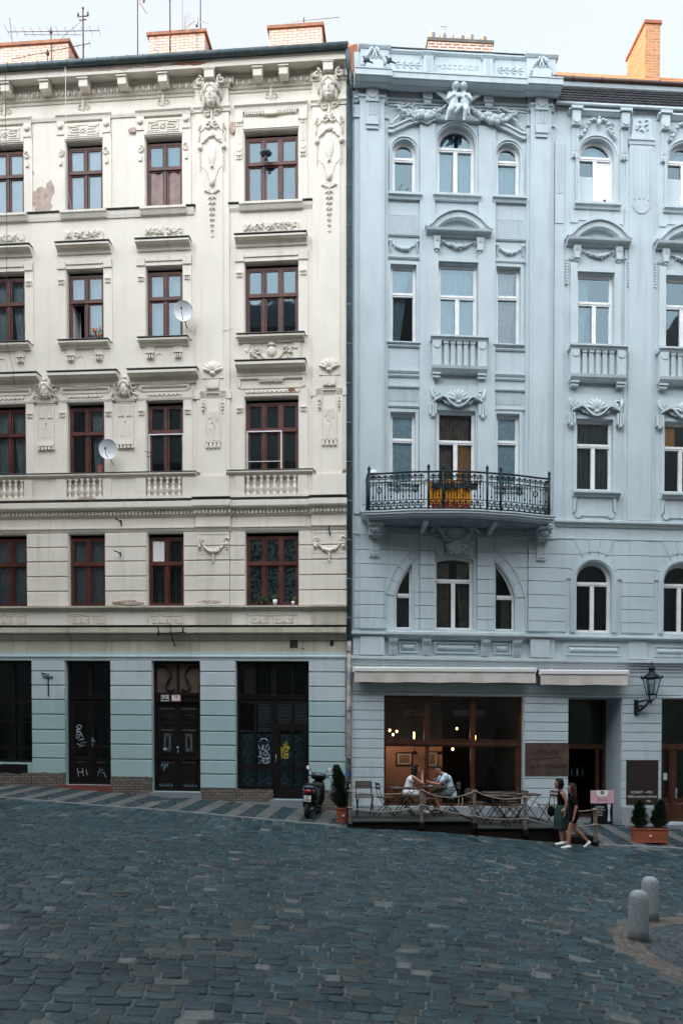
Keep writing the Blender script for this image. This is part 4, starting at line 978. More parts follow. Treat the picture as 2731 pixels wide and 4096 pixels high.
# glazed double door with graffiti
a, e = -8.046, -6.741; b = MB(T); b.ring(outline(a, e, .865, 4.365), inset(outline(a, e, .865, 4.365), .08), DG - .1, DG)
b.box(a + .08, e - .08, DG - .08, DG + .03, 3.30, 3.44).box(a + .08, e - .08, DG, DG + .05, 3.40, 3.43); c = (a + e) / 2
b.box(c - .06, c + .06, DG - .08, DG + .01, 3.44, 4.28)
w = b.build('shop_door', 'dark_wood', LB)
for q in (0, 1):
    x0, x1 = (a + .08, c - .003) if q == 0 else (c + .003, e - .08)
    b = MB(T); O = outline(x0, x1, .90, 3.30); b.ring(O, inset(O, .10), DG - .07, DG - .015); b.box(x0 + .1, x1 - .1, DG - .07, DG - .02, 1.92, 2.00).box(x0 + .1, x1 - .1, DG - .07, DG - .02, 1.55, 1.65).box(x0 + .1, x1 - .1, DG - .06, DG - .04, .98, 1.6); panel(b, x0 + .14, x1 - .14, 1.05, 1.52, DG - .04, .02)
    lf = b.build('door_leaf', 'dark_wood', w)
g_ = MB(T); g_.quad((a + .05, DG - .045, 1.6), (e - .05, DG - .045, 1.6), (e - .05, DG - .045, 4.33), (a + .05, DG - .045, 4.33)); g_.build('pane', 'glass_lo', w, norm=False)
hb = MB(T); hb.tube([(c + .06, DG + .03, 2.14), (c + .06, DG + .03, 2.02)], .012).tube([(c + .06, DG + .04, 2.10), (c + .16, DG + .04, 2.10)], .012).box(c + .045, c + .075, DG, DG + .02, 1.95, 2.20); hb.build('door_handle', 'grey_metal', w)
G1 = [[(-7.84 + .02, 2.52)] + arc(-7.73, 2.50, .06, .05, 200, 520), arc(-7.75, 2.40, .07, .03, 60, 330), [(-7.82, 2.32), (-7.74, 2.36), (-7.66, 2.30)], arc(-7.77, 2.24, .05, .05, 0, 360), [(-7.70, 2.30), (-7.62, 2.22)], [(-7.82, 2.15), (-7.70, 2.22), (-7.76, 2.10), (-7.6, 2.18)], [(-7.74, 2.12), (-7.58, 2.14), (-7.70, 2.03), (-7.55, 2.06)], [(-7.80, 2.02), (-7.68, 1.97), (-7.74, 1.93), (-7.58, 1.98)]]
lettering(w, 'graffiti', G1, 'white_spray', DG - .01, .010)
G2 = [[(-7.80, 1.32), (-7.76, 1.08)], [(-7.65, 1.32), (-7.62, 1.10)], [(-7.78, 1.20), (-7.63, 1.22)], [(-7.54, 1.28), (-7.50, 1.12)], [(-7.53, 1.335), (-7.53, 1.34)], [(-7.2, 1.10), (-7.13, 1.34), (-7.04, 1.28), (-7.2, 1.22), (-7.02, 1.2), (-6.95, 1.06)]]
lettering(w, 'graffiti', G2, 'white_spray', DG - .012, .008)
# main house door
a, e = -5.539, -4.177; c = (a + e) / 2; b = MB(T); b.ring(outline(a, e, .72, 4.365), inset(outline(a, e, .72, 4.365), .07), DG - .1, DG + .02)
b.box(a + .07, e - .07, DG - .08, DG + .04, 3.20, 3.48).box(a + .07, e - .07, DG, DG + .07, 3.40, 3.44).box(a + .07, e - .07, DG, DG + .07, 3.22, 3.25).box(c - .025, c + .025, DG - .06, DG + .02, 3.48, 4.3)
w = b.build('house_door', 'dark_wood', LB)
b = MB(T)
for q in (-1, 1): b.line(arc(c + q * .30, 4.02, .30, .20, 90 if q > 0 else 90, 90 - q * 150 if q > 0 else 90 + 150) if False else [(c + q * x, y) for x, y in ((.60, 4.22), (.35, 4.22), (.24, 4.10), (.20, 3.95), (.28, 3.80), (.36, 3.66), (.30, 3.54), (.16, 3.54), (.10, 3.6))], DG - .0, .028)
b.build('transom_scroll', 'dark_wood', w)
MB(T).quad((a + .05, DG - .05, 3.45), (e - .05, DG - .05, 3.45), (e - .05, DG - .05, 4.33), (a + .05, DG - .05, 4.33)).build('pane', 'amber', w, norm=False)
for q in (-1, 1):
    x0, x1 = (a + .07, c - .004) if q < 0 else (c + .004, e - .07); m_ = (x0 + x1) / 2
    b = MB(T); b.box(x0, x1, DG - .07, DG - .02, .74, 3.20); panel(b, x0 + .08, x1 - .08, 2.55, 3.05, DG - .02, .015); panel(b, x0 + .10, x1 - .10, 1.75, 2.45, DG - .02, .02); panel(b, x0 + .08, x1 - .08, .85, 1.55, DG - .02, .03); b.box(x0, x1, DG - .02, DG + .01, 1.60, 1.68)
    b.tube([(m_ - .2 + .4 * i / 10, DG + .0, 2.72 + .13 * math.sin(PI * i / 10)) for i in range(11)], .02, 6); b.tube([(m_ - .13 + .26 * i / 10, DG + .0, 2.72 + .05 * math.sin(PI * i / 10)) for i in range(11)], .014, 6)
    b.ell((m_, DG, 2.40), (.10, .03, .05), 0, 8, 5); b.ell((m_, DG, 2.1), (.05, .03, .18), 0, 8, 5)
    for k in (-1, 1): b.scroll((m_ + k * .06, 2.28), .06, k, DG, .012, 1, 0); b.scroll((m_ + k * .06, 1.92), .06, -k, DG, .012, 1, 0)
    b.build('door_leaf', 'dark_wood', w)
    MB(T).box(m_ - .10, m_ + .10, DG - .015, DG + .004, 1.84, 2.34).build('letter_glass', 'grey_blind', w)
hb = MB(T); hb.box(c - .02, c + .02, DG - .01, DG + .015, 1.80, 1.98).ell((c, DG + .05, 1.94), (.035, .03, .035)).tube([(c, DG + .02, 1.84), (c, DG + .05, 1.78)], .012); hb.build('door_handle', 'grey_metal', w)
lettering(w, 'graffiti', [arc(-5.26 + k * .05, 1.9, .02, .03, 0, 360, 6) for k in (0, 1)], 'white_spray', DG + .01, .013)
lettering(w, 'graffiti', [[(x, y), (x + .06, y + .10), (x + .03, y - .03)] for x, y in ((-5.35, 1.42), (-5.27, 1.38), (-5.20, 1.42), (-5.30, 1.32))] + [[(-5.34, 1.45), (-5.14, 1.47)]], 'blue_spray', DG + .01, .007)
lettering(w, 'graffiti', [[(x, .84 + random.uniform(0, .03)), (x + .03, .93), (x + .05, .84)] for x in [-5.4 + .08 * k for k in range(5)] + [-4.7 + .08 * k for k in range(5)]], 'blue_spray', DG + .012, .006)
# large latticed shopfront, left light + door on the right
a, e = -3.169, -1.138; c = -2.12; b = MB(T)
b.ring([(a, .816), (c, .816), (c, .555), (e, .555), (e, 4.365), (a, 4.365)], inset([(a, .816), (c, .816), (c, .555), (e, .555), (e, 4.365), (a, 4.365)], .08), DG - .1, DG)
b.box(c - .09, c + .05, DG - .08, DG + .01, .86, 4.29).box(a + .08, e - .08, DG - .08, DG + .03, 3.33, 3.45).box(a + .08, e - .08, DG, DG + .05, 3.41, 3.44).box(a + .08, c - .09, DG - .07, DG, 3.20, 3.33).box(c, e - .08, DG - .07, DG, 3.20, 3.33)
b.box(c, e - .08, DG - .08, DG, 2.46, 2.62).box(a + .08, c - .09, DG - .08, DG + .02, 1.36, 1.49).box(c, e - .08, DG - .08, DG + .02, 1.34, 1.46).box(c + .05, e - .08, DG - .08, DG - .01, .60, .90)
for x in (a + .08 + .43, c + .05 + .46): b.box(x - .028, x + .028, DG - .07, DG + .005, .86, 4.29)
for x in (c + .08, e - .15): b.box(x - .03, x + .07, DG - .07, DG + .006, .6, 2.5)
w = b.build('shopfront', 'dark_wood', LB)
MB(T).quad((a + .05, DG - .05, .85), (e - .05, DG - .05, .85), (e - .05, DG - .05, 4.33), (a + .05, DG - .05, 4.33)).build('pane', 'glass_lo', w, norm=False)
MB(T).box(a + .08, c - .09, DG - .085, DG - .075, .9, 2.36).box(c, e - .08, DG - .085, DG - .075, .9, 2.36).build('privacy_film', 'film', w)
b = MB(T)
for x0, n in ((a + .26, 3), (c + .27, 2.5)):
    for j in range(5):
        v = 2.22 - j * .39
        for i in range(3):
            u = x0 + i * .31
            if u > (c - .1 if x0 < c - .5 else e - .08) : continue
            b.tube([(u + .088 * math.cos(w2), DG - .065, v + .088 * math.sin(w2)) for w2 in [2 * PI * k / 14 for k in range(14)]], .009, 4, True); b.tube([(u + .088, DG - .065, v), (u + .222, DG - .065, v)], .008, 4); b.tube([(u, DG - .065, v - .088), (u, DG - .065, v - .30)], .008, 4)
b.box(a + .08, c - .09, DG - .075, DG - .06, 2.42, 2.435).build('lattice', 'pattern_line', w)
b = MB(T)
for x0, x1, y0, y1 in ((a + .56, c - .1, 2.45, 3.19), (c + .06, e - .09, 2.63, 3.19)):
    y = y0
    while y < y1 - .03: b.quad((x0, DG - .12, y), (x1, DG - .12, y), (x1, DG - .08, y + .085), (x0, DG - .08, y + .085)); y += .098
b.build('slatted_blind', 'blind', w, norm=False)
MB(T).box(a + .1, a + .42, DG - .5, DG - .4, 3.5, 4.2).build('wooden_panel', 'pink_cloth', w)
hb = MB(T); hb.tube([(c + .05, DG + .05, 1.55), (c + .05, DG + .05, 1.78)], .014); hb.build('door_handle', 'grey_metal', w)
G = [arc(-2.42, 2.16, .10, .06, 190, -20)] + [[(-2.58, 2.03), (-2.53, 1.92), (-2.50, 2.0), (-2.47, 1.90), (-2.44, 2.06)], arc(-2.36, 1.97, .09, .07, 120, 380), [(-2.30, 2.08), (-2.37, 1.96)], [(-2.57, 1.86), (-2.48, 1.83), (-2.56, 1.78), (-2.46, 1.76)], [(-2.52, 1.88), (-2.50, 1.72)], arc(-2.37, 1.81, .07, .05, 0, 360), arc(-2.32, 1.73, .06, .06, -90, 200), [(-2.58, 1.72), (-2.42, 1.68), (-2.55, 1.62), (-2.4, 1.6)], [(-2.46, 1.72), (-2.44, 1.58)], arc(-2.38, 1.60, .09, .07, 0, 360), arc(-2.30, 1.62, .05, .08, 0, 360), [(-2.55, 1.53), (-2.50, 1.58)]]
lettering(w, 'graffiti', G, 'white_spray', DG + .0, .010)
G = [[(-1.94, 2.02), (-1.92, 1.80), (-1.88, 1.98)], [(-1.88, 2.06), (-1.74, 2.10), (-1.86, 1.98), (-1.76, 2.02)], [(-1.80, 2.12), (-1.77, 2.14)], arc(-1.74, 1.97, .035, .03, 0, 360), [(-1.88, 1.92), (-1.84, 1.99), (-1.82, 1.88), (-1.76, 1.98), (-1.75, 1.88)], [(-1.88, 1.85), (-1.72, 1.87), (-1.86, 1.80), (-1.72, 1.80)], arc(-1.80, 1.73, .07, .045, 0, 360), [(-1.92, 1.8), (-1.91, 1.68)]]
lettering(w, 'graffiti', G, 'yellow_spray', DG + .0, .011)
# house number plates: flat enamel plates screwed on the door rail
t_ = empty('house_number_plate', LB.matrix_world @ Vector((0, 0, 0)), 0) if False else None
def onwall(side, u, d, v): # world point for a free-standing thing fixed to a facade
    p = W(side, u, d, 0); return Vector((p.x, p.y, v + T * u))
def plate(u, v, w, h, face, txtm, t1, t2, label, rim):
    t = empty('number_plate', onwall('L', u, DG + .075, v), AL, label, 'house number sign')
    b = MB(0); b.box(-w / 2, w / 2, 0, .01, -h / 2, h / 2); b.build('plate', face, t)
    O = [(-w / 2 + .008, -h / 2 + .008), (w / 2 - .008, -h / 2 + .008), (w / 2 - .008, h / 2 - .008), (-w / 2 + .008, h / 2 - .008)]
    MB(0).ring(O, inset(O, .008), .008, .013).build('rim', rim, t)
    textmesh('number', t1, .125, txtm, t, (0, -.011, -.015), ext=.002, offset=.004); textmesh('street_name', t2, .042, txtm, t, (0, -.011, -.075), ext=.002)
plate(-5.20, 3.33, .245, .19, 'black', 'white', '312', 'Brno-město', 'black enamel plate with white number 312 above the house door', 'white')
plate(-4.89, 3.33, .25, .18, 'white', 'red_paint', '10', 'Kapucínské nám.', 'white enamel plate with red number 10 above the house door', 'red_paint')
# iron hooks and brackets left on the wall
def iron(u, v, parts, label, cat='bracket', name='wall_bracket', side='L'):
    t = MB(0)
    for p in parts: t.tube(p, .018, 6)
    o = t.build(name, 'black_metal'); o.location = onwall(side, u, 0, v); o.rotation_euler = (0, 0, AL if side == 'L' else AR); return tag(o, label, cat)
iron(-4.87, 4.75, [[(-.0, .05, 0), (-.03, .3, .28), (-.06, .35, .62)], [(-.42, .35, .33), (.36, .35, .36)], [(-.36, .35, .33), (-.40, .35, .52)], [(.30, .35, .36), (.33, .35, .55)], [(-.42, .05, .30), (-.42, .35, .33)]], 'black forked iron flag bracket above the house door')
iron(-8.52, 3.35, [[(0, .08, 0), (0, .08, .62), (-.2, .08, .66)], [(-.15, .08, .55), (.14, .08, .54)]], 'black iron cross bracket on the teal pier beside the shop door')
iron(-6.40, 8.20, [[(0, .02, .0), (0, .22, .02), (-.10, .24, .08)], [(.0, .02, -.08), (.02, .1, .06)]], 'short black iron spike in the frieze below the balustrade', name='iron_hook')
iron(-6.42, 7.32, [[(0, .02, .0), (0, .22, .02), (-.12, .24, .07)], [(.0, .02, -.08), (.02, .1, .06)]], 'short black iron spike between the first floor windows', name='iron_hook')
iron(-.55, 7.80, [[(0, .12, 0), (0, .16, .05), (-.02, .16, .22)], [(0, .12, -.03), (.03, .2, .02)]], 'black pointed iron hook over the garland beside the drainpipe', name='iron_hook')
# ================================================ RIGHT HOUSE (pale blue)
RB = empty('townhouse', (X0, Y0, 0), AR, 'pale blue stuccoed townhouse with wrought iron balcony, parapet and cherub group', 'building')
BLU = [2.55 + .0, 1]
WU = [6.745, 9.225, 11.705]            # centres of the wing's window bays
C1, C2, C3 = (1.14, 1.78), (2.36, 3.39), (4.01, 4.64)
ops = []; UR = 13.4
ops += [outline(1.14, 1.78, 17.03, 18.46, 'round'), outline(2.36, 3.39, 17.06, 18.91, 'round'), outline(3.98, 4.63, 17.07, 18.50, 'round')]
ops += [outline(1.09, 1.80, 13.04, 15.13), outline(2.40, 3.47, 13.19, 15.22), outline(3.99, 4.66, 13.08, 15.18)]
ops += [outline(1.09, 1.78, 9.25, 11.16), outline(2.37, 3.43, 8.3, 11.26), outline(4.0, 4.65, 9.25, 11.20)]
AC, AV, AI, AO = 2.89, 5.87, 1.68, 1.93     # big blind arch of the first floor
def qarch(q, R_, e, v0, n=10):
    """side light under the big arch, q=-1 left, 1 right; e is the inner edge"""
    a0 = math.acos(min(1, .28 / R_)); xe = abs(e - AC); a1 = math.acos(xe / R_); vb = AV + .28
    P = [(AC + q * (R_ * math.cos(math.asin(.28 / R_) + (a1 - math.asin(.28 / R_)) * i / n)), AV + R_ * math.sin(math.asin(.28 / R_) + (a1 - math.asin(.28 / R_)) * i / n)) for i in range(n + 1)]
    xo = AC + q * R_ * math.cos(math.asin(.28 / R_))
    if q < 0: O = [(xo, v0), (e, v0)] + P[::-1]
    else: O = [(e, v0), (xo, v0)] + P
    return O
QL, QR = qarch(-1, AI, 1.69, 5.28), qarch(1, AI, 3.99, 5.28)
ops += [QL, QR, outline(2.31, 3.39, 5.26, 7.29, 'seg', .09)]
for c in WU: ops += [outline(c - .50, c + .50, 17.0, 18.74, 'round'), outline(c - .51, c + .51, 13.12, 15.10), outline(c - .52, c + .52, 9.17, 11.13), outline(c - .51, c + .51, 5.26, 7.22, 'round')]
wallplate(MB(T), .02, UR, 3.9, 19.7, ops, .17).build('wall', 'blue', RB)
GOR = [(.93, 4.80, .40, 3.455), (6.06, 7.56, -.02, 3.46), (8.71, 10.25, .0, 3.45), (11.2, 12.7, -.1, 3.45)]
g = wallplate(MB(T), .02, UR, -.9, 3.9, [outline(*o) for o in GOR], .28)
g.build('wall', 'blue', RB)
b = MB(T); b.quad((UR, 0, -.9), (UR, -9, -.9), (UR, -9, 20.0), (UR, 0, 20.0)).quad((.02, -9, -.9), (UR, -9, -.9), (UR, -9, 19.7), (.02, -9, 19.7)).quad((.02, 0, -.9), (.02, -9, -.9), (.02, -9, 20.7), (.02, 0, 20.7)); b.build('wall', 'blue', RB)
# ground floor rustication
G1 = [.66, .917, 1.189, 1.461, 1.72, 1.986, 2.245, 2.504, 2.757, 3.028, 3.269, 3.455]
b = MB(T); blocks(b, [(.04, .915), (4.815, 6.045), (7.575, 8.695), (10.265, 11.185), (12.715, UR)], [.40] + G1, .03, .009, .008)
blocks(b, [(.04, UR)], [3.46, 3.54, 3.80, 4.05, 4.2], .0305, .009, .008); b.build('rusticated_band', 'blue', RB)
b = MB(T); b.box(.03, 6.05, -.05, .06, -.9, .40); b.box(7.57, 8.70, -.3, .07, -.9, .42); b.box(10.26, 11.19, -.3, .07, -.9, .38); b.box(12.71, UR, -.3, .07, -.9, .36); b.build('plinth', 'granite_lt', RB)
# doorway jamb, deep, and steps
b = MB(T); b.box(7.56, 7.60, -1.3, -.27, -.1, 3.46).box(6.02, 6.06, -1.3, -.27, -.1, 3.46).box(6.02, 7.6, -1.3, -.27, 3.46, 3.5); b.build('door_jamb', 'blue', RB)
b = MB(T); b.box(6.0, 7.57, -1.3, .02, -.5, .02).box(5.9, 7.62, .02, .34, -.8, -.10); b.box(8.6, 10.3, -.3, .22, -.8, -.06); b.build('door_step', 'granite', RB)
# string over the shops, frieze with consoles and panels, sill band
b = MB(T); b.prof([(0, 4.19), (.05, 4.19), (.05, 4.25), (.09, 4.28), (.09, 4.33), (.14, 4.36), (.14, 4.41), (.20, 4.43), (.20, 4.50), (0, 4.53)], .02, UR); b.build('cornice', 'blue_trim', RB)
b = MB(T); b.prof([(0, 5.04), (.05, 5.05), (.07, 5.08), (.15, 5.10), (.15, 5.15), (0, 5.18)], .02, UR)
for a, e in ((.04, .98), (4.80, 5.60)): b.prof([(0, 5.03), (.10, 5.04), (.12, 5.08), (.20, 5.10), (.20, 5.16), (0, 5.19)], a, e)
b.prof([(0, 4.98), (.10, 5.0), (.14, 5.07), (.24, 5.10), (.24, 5.17), (.15, 5.20), (.15, 5.25), (0, 5.262)], .98, 4.80)
for a, e in ((.26, .92), (4.95, 5.50)): b.box(a, e, 0, .14, 4.54, 5.03)
b.box(5.50, 5.64, 0, .08, 4.54, 5.04).box(.08, .26, 0, .08, 4.54, 5.04)
b.box(5.9, UR, 0, .02, 4.54, 5.04)
for c in (7.98, 10.46, 12.95): b.box(c - .26, c + .26, 0, .06, 4.54, 5.04)
b.build('sill_band', 'blue_trim', RB)
b = MB(T)
for a, e in ((1.34, 1.85), (2.30, 3.50), (3.94, 4.42)) + tuple((c - .78, c + .78) for c in WU):
    O = outline(a, e, 4.62, 4.92); b.ring(O, inset(O, .04), 0, .05); b.pyr(a + .06, e - .06, 4.68, 4.86, .01, .07, .07)
b.build('frieze_panel', 'blue_trim', RB)
def console(b, u, w=.24):
    b.prof([(0, 4.60), (.08, 4.60), (.10, 4.68), (.12, 4.80), (.20, 4.92), (.23, 5.0), (0, 5.0)], u - w / 2, u + w / 2)
    for k in (-.06, 0, .06): b.prof([(.07, 4.62), (.115, 4.68), (.135, 4.80), (.215, 4.92), (.22, 4.96), (.07, 4.8)], u + k - .012, u + k + .012)
    for k in range(4): b.box(u - w / 2 + .01 + k * w / 4, u - w / 2 + .045 + k * w / 4, 0, .07, 4.55, 4.60)
b = MB(T)
for u in (1.17, 2.08, 3.71, 4.58): console(b, u)
b.build('console', 'blue_trim', RB)
# first floor rustication with arches
JV = [5.262, 5.546, 5.905, 6.27, 6.645, 7.013, 7.40, 7.80]
def arcblocks(mb, a, e, c, vc, R_, side, p=.035, g=.008):
    """courses between a straight edge (a) and an arch of radius R_ about (c,vc)"""
    for v0, v1 in zip(JV[:-1], JV[1:]):
        y0, y1 = v0 + g, v1 - g; E_ = []
        for i in range(6):
            v = y0 + (y1 - y0) * i / 5; dv = v - vc
            x = math.sqrt(max(0, R_ * R_ - dv * dv)) if dv > 0 else R_
            E_.append((c + side * x if (dv < R_) else c, v))
        if side < 0:
            E_ = [(min(x, e), v) for x, v in E_]; P = [(a, y0)] + E_ + [(a, y1)]
        else:
            E_ = [(max(x, a), v) for x, v in E_]; P = [(e, y1)] + E_[::-1] + [(e, y0)]
        if abs(P[1][0] - P[0][0]) > .02 or abs(P[-2][0] - P[-1][0]) > .02: mb.poly(P, 0, p)
def voussoirs(mb, c, vc, R0, R1, angs, p=.036):
    for a0, a1 in zip(angs[:-1], angs[1:]):
        g = .0045 / R0 * 2; q = [a0 + g + (a1 - a0 - 2 * g) * i / 3 for i in range(4)]
        mb.poly([(c + R0 * math.cos(x), vc + R0 * math.sin(x)) for x in q] + [(c + R1 * math.cos(x), vc + R1 * math.sin(x)) for x in q[::-1]], 0, p)
b = MB(T); blocks(b, [(.10, .26), (5.46, 5.84), (.92, .985)], JV, .03, .007, .006); blocks(b, [(.26, .92), (4.90, 5.46)], JV, .07, .007, .006)
arcblocks(b, .985, 1.90, AC, AV, AO + .02, -1); arcblocks(b, 3.94, 4.88, AC, AV, AO + .02, 1)
for a, e in ((1.90, 2.30), (3.48, 3.93)): blocks(b, [(a - .0, e)], JV, .09, .007, .006)
blocks(b, [(1.76, 1.89), (3.94, 3.985)], [v for v in JV if v < 6.8], .04, .007, .006)
voussoirs(b, 2.85, 5.1, 2.25, 2.66, [math.radians(x) for x in (77, 83.5, 90, 96.5, 103)], .06)
for k, c in enumerate(WU):
    l = 5.84 if k == 0 else WU[k - 1] + 1.06; r = c + 1.06; vc = 6.71; R_ = .78
    l2 = c - 1.06 + .16 if k else 5.84
    arcblocks(b, (l2 if k == 0 else c - 1.0), c, c, vc, R_, -1); arcblocks(b, c, c + 1.0, c, vc, R_, 1)
    blocks(b, [(c + 1.0, c + 1.49)], JV, .05, .007, .006)
    an = [math.asin(min(1, (v - vc) / R_)) for v in JV if 0 <= v - vc < R_ * .93]
    an = [an[0]] + an[1:] + [math.radians(80)]
    voussoirs(b, c, vc, .66, R_, [0.02] + an + [PI - x for x in an[::-1]] + [PI - .02])
    # crown wedge up to the string course
    for a0, a1 in ((62, 81), (81, 99), (99, 118)):
        q0, q1 = math.radians(a0 + .5), math.radians(a1 - .5); h = 7.80 - vc
        b.poly([(c + R_ * math.cos(q0), vc + R_ * math.sin(q0)), (c + h / math.tan(q0), 7.80), (c + h / math.tan(q1), 7.80), (c + R_ * math.cos(q1), vc + R_ * math.sin(q1))], .035, .05)
    O = outline(c - .66, c + .66, 5.27, 7.37, 'round'); I = outline(c - .51, c + .51, 5.27, 7.22, 'round')
    b.ring(O[1:] + [O[0]], I[1:] + [I[0]], 0, .055, False); O2 = outline(c - .60, c + .60, 5.27, 7.31, 'round'); I2 = outline(c - .55, c + .55, 5.27, 7.26, 'round'); b.ring(O2[1:] + [O2[0]], I2[1:] + [I2[0]], .05, .08, False)
b.build('rusticated_band', 'blue', RB)
# voussoirs of the big arch sit back in a splay around the side lights
b = MB(T)
for q in (-1, 1):
    A0 = math.radians(10); A1 = math.acos((AC - 1.90) / AO) if q < 0 else math.acos((3.94 - AC) / AO)
    an = [A0 + (A1 - A0) * i / 4 for i in range(5)]
    if q > 0: voussoirs(b, AC, AV, AI + .03, AO, an, .02)
    else: voussoirs(b, AC, AV, AI + .03, AO, [PI - x for x in an[::-1]], .02)
    P = [(AC + q * AO * math.cos(x), AV + AO * math.sin(x)) for x in [A0 + (A1 - A0) * i / 12 for i in range(13)]]; P2 = [(AC + q * (AO + .05) * math.cos(x), AV + (AO + .05) * math.sin(x)) for x in [A0 + (A1 - A0) * i / 12 for i in range(13)]]
    b.ring(P2, P, 0, .045, False)
b.build('arch_voussoirs', 'blue', RB)
b = MB(T); b.prof([(0, 7.80), (.04, 7.80), (.06, 7.84), (0, 7.86)], .10, UR)
b.prof([(0, 8.17), (.04, 8.17), (.07, 8.24), (.14, 8.27), (.14, 8.33), (.06, 8.36), (0, 8.37)], 5.60, UR)
for a, e in ((.20, .98), (4.84, 5.64)): b.box(a, e, 0, .07, 7.80, 8.2)
b.build('string_course', 'blue_trim', RB)
# laurel band under the balcony
b = MB(T); b.box(1.0, 4.8, 0, .02, 7.87, 8.12)
for k in range(26):
    u = 1.08 + k * .147
    if 2.35 < u < 3.4: continue
    for q in (-1, 0, 1): b.ell((u + .04, .03, 7.99 + q * .055), (.055, .02, .022), q * .6 * (1 if u < AC else -1), 6, 4)
b.build('laurel_band', 'blue_trim', RB)
# pilasters of the bay
b = MB(T)
for (a, e, i0, i1) in ((.10, 1.02, .25, .91), (4.80, 5.56, 4.89, 5.455)):
    b.box(a, e, 0, .05, 8.37, 19.3); b.box(i0, i1, .05, .14, 8.4, 19.5); b.box(i0 + .06, i1 - .06, .14, .155, 8.6, 18.5)
    b.box(a - .02, e + .02, 0, .10, 18.95, 19.0); b.prof([(0, 19.36), (.13, 19.36), (.15, 19.42), (.19, 19.44), (.19, 19.5), (0, 19.52)], i0 - .04, i1 + .04); b.prof([(0, 19.36), (.06, 19.36), (.08, 19.42), (.12, 19.44), (.12, 19.5), (0, 19.52)], a, e)
    b.box(a + .03, e - .03, 0, .08, 19.5, 19.75)
    c = (i0 + i1) / 2; b.box(c - .17, c + .17, .14, .22, 19.3, 19.70); b.lathe((c, .22, 19.52), [(.14, 0), (.14, .02)], 16, 'y'); b.box(c - .17, c + .17, .13, .175, 18.78, 19.3)
    for k in (-.09, 0, .09): b.box(c + k - .018, c + k + .018, .175, .20, 18.95, 19.28)
    b.box(c - .17, c + .17, .13, .21, 18.70, 18.92); b.box(c - .16, c + .16, .13, .18, 18.60, 18.66)
    for k in range(6): b.box(c - .15 + k * .052, c - .12 + k * .052, .13, .185, 18.60, 18.69)
for (a, e) in ((1.88, 2.29), (3.48, 3.95)): b.box(a, e, 0, .07, 8.37, 18.9)
b.box(5.59, 5.84, 0, .05, 16.4, 18.55); b.box(5.59, 5.86, 0, .03, 8.37, 18.6)
for k in (5.66, 5.72, 5.78): b.box(k - .012, k + .012, .05, .065, 17.2, 18.5)
for c in (7.985, 10.465, 12.95):
    b.box(c - .33, c + .33, 0, .07, 8.37, 18.6); b.prof([(0, 18.58), (.09, 18.6), (.10, 18.68), (.13, 18.70), (.13, 18.76), (0, 18.78)], c - .36, c + .36)
    b.poly([(c - .30, 18.78), (c + .30, 18.78), (c + .28, 18.9), (c + .26, 19.3), (c - .26, 19.3), (c - .28, 18.9)], 0, .09)
    for k in range(4): b.box(c - .2 + k * .12, c - .15 + k * .12, .07, .09, 17.1, 18.5)
    b.lathe((c, .07, 16.95), [(.22, 0), (.22, .02)], 16, 'y'); b.box(c - .27, c - .25, .07, .085, 16.9, 18.55); b.box(c + .25, c + .27, .07, .085, 16.9, 18.55)
    for _ in range(14): b.ell((c + random.uniform(-.17, .17), .10, 18.95 + random.uniform(0, .3)), (.05, .035, .03), random.uniform(-1.5, 1.5), 6, 4)
    b.box(c - .43, c + .43, 0, .03, 8.37, 18.5)
b.build('pilaster', 'blue', RB)
# architraves and horizontal bands between side windows
b = MB(T)
def strip(u0, u1, v, h=.07, d=.06): b.prof([(0, v), (d * .6, v), (d, v + h * .5), (d, v + h * .8), (0, v + h)], u0, u1)
for (a, e) in ((1.02, 1.88), (3.95, 4.78)):
    for v in (15.27, 15.87, 12.90, 12.22, 12.10, 11.80, 11.27, 9.05): strip(a, e, v)
    O = outline(a + .02, e - .02, 15.87, 16.50)
    for (y0, y1, h0, h1, n) in ((15.95, 16.46, .08, .5, 9), (11.44, 11.84, 0, 0, 9)):
        w = (e - a - .10) / n
        for k in range(n):
            x = a + .05 + w * k; b.tube([(x + .012, .006, y0 + .03), (x + .012, .006, y1 - .03), (x + w * .5, .006, y1), (x + w - .02, .006, y1 - .03), (x + w - .02, .006, y0 + .03), (x + w * .5, .006, y0)], .011, 4, True)
    b.garland((a + .08, 15.70), (e - .08, 15.70), .17, .045, .02, 11, .25)
    for x in (a + .06, e - .06): b.ell((x, .04, 15.74), (.05, .04, .05), 0, 7, 4)
for (a, e, v0, v1) in ((1.14, 1.78, 17.03, 18.46), (2.36, 3.39, 17.06, 18.91), (3.98, 4.63, 17.07, 18.50)) + tuple((c - .50, c + .50, 17.0, 18.74) for c in WU):
    O = outline(a - .08, e + .08, v0, v1 + .08, 'round'); I = outline(a, e, v0, v1, 'round'); b.ring(O[1:] + [O[0]], I[1:] + [I[0]], 0, .04, False)
    O = outline(a - .08, e + .08, v0, v1 + .08, 'round'); I = outline(a - .05, e + .05, v0, v1 + .05, 'round'); b.ring(O[1:] + [O[0]], I[1:] + [I[0]], .03, .075, False)
    b.prof([(0, v0 - .19), (.08, v0 - .19), (.10, v0 - .12), (.16, v0 - .10), (.16, v0 - .04), (0, v0 - .02)], a - .12, e + .16)
for (a, e, v0, v1) in ((1.09, 1.80, 13.04, 15.13), (3.99, 4.66, 13.08, 15.18), (1.09, 1.78, 9.25, 11.16), (4.0, 4.65, 9.25, 11.20)) + tuple((c - .52, c + .52, 9.17, 11.13) for c in WU):
    O = outline(a - .08, e + .08, v0 - .0, v1 + .08); b.ring(O, outline(a, e, v0, v1), 0, .03); b.prof([(0, v0 - .07), (.06, v0 - .07), (.10, v0 - .04), (.10, v0 - .01), (0, v0)], a - .1, e + .1)
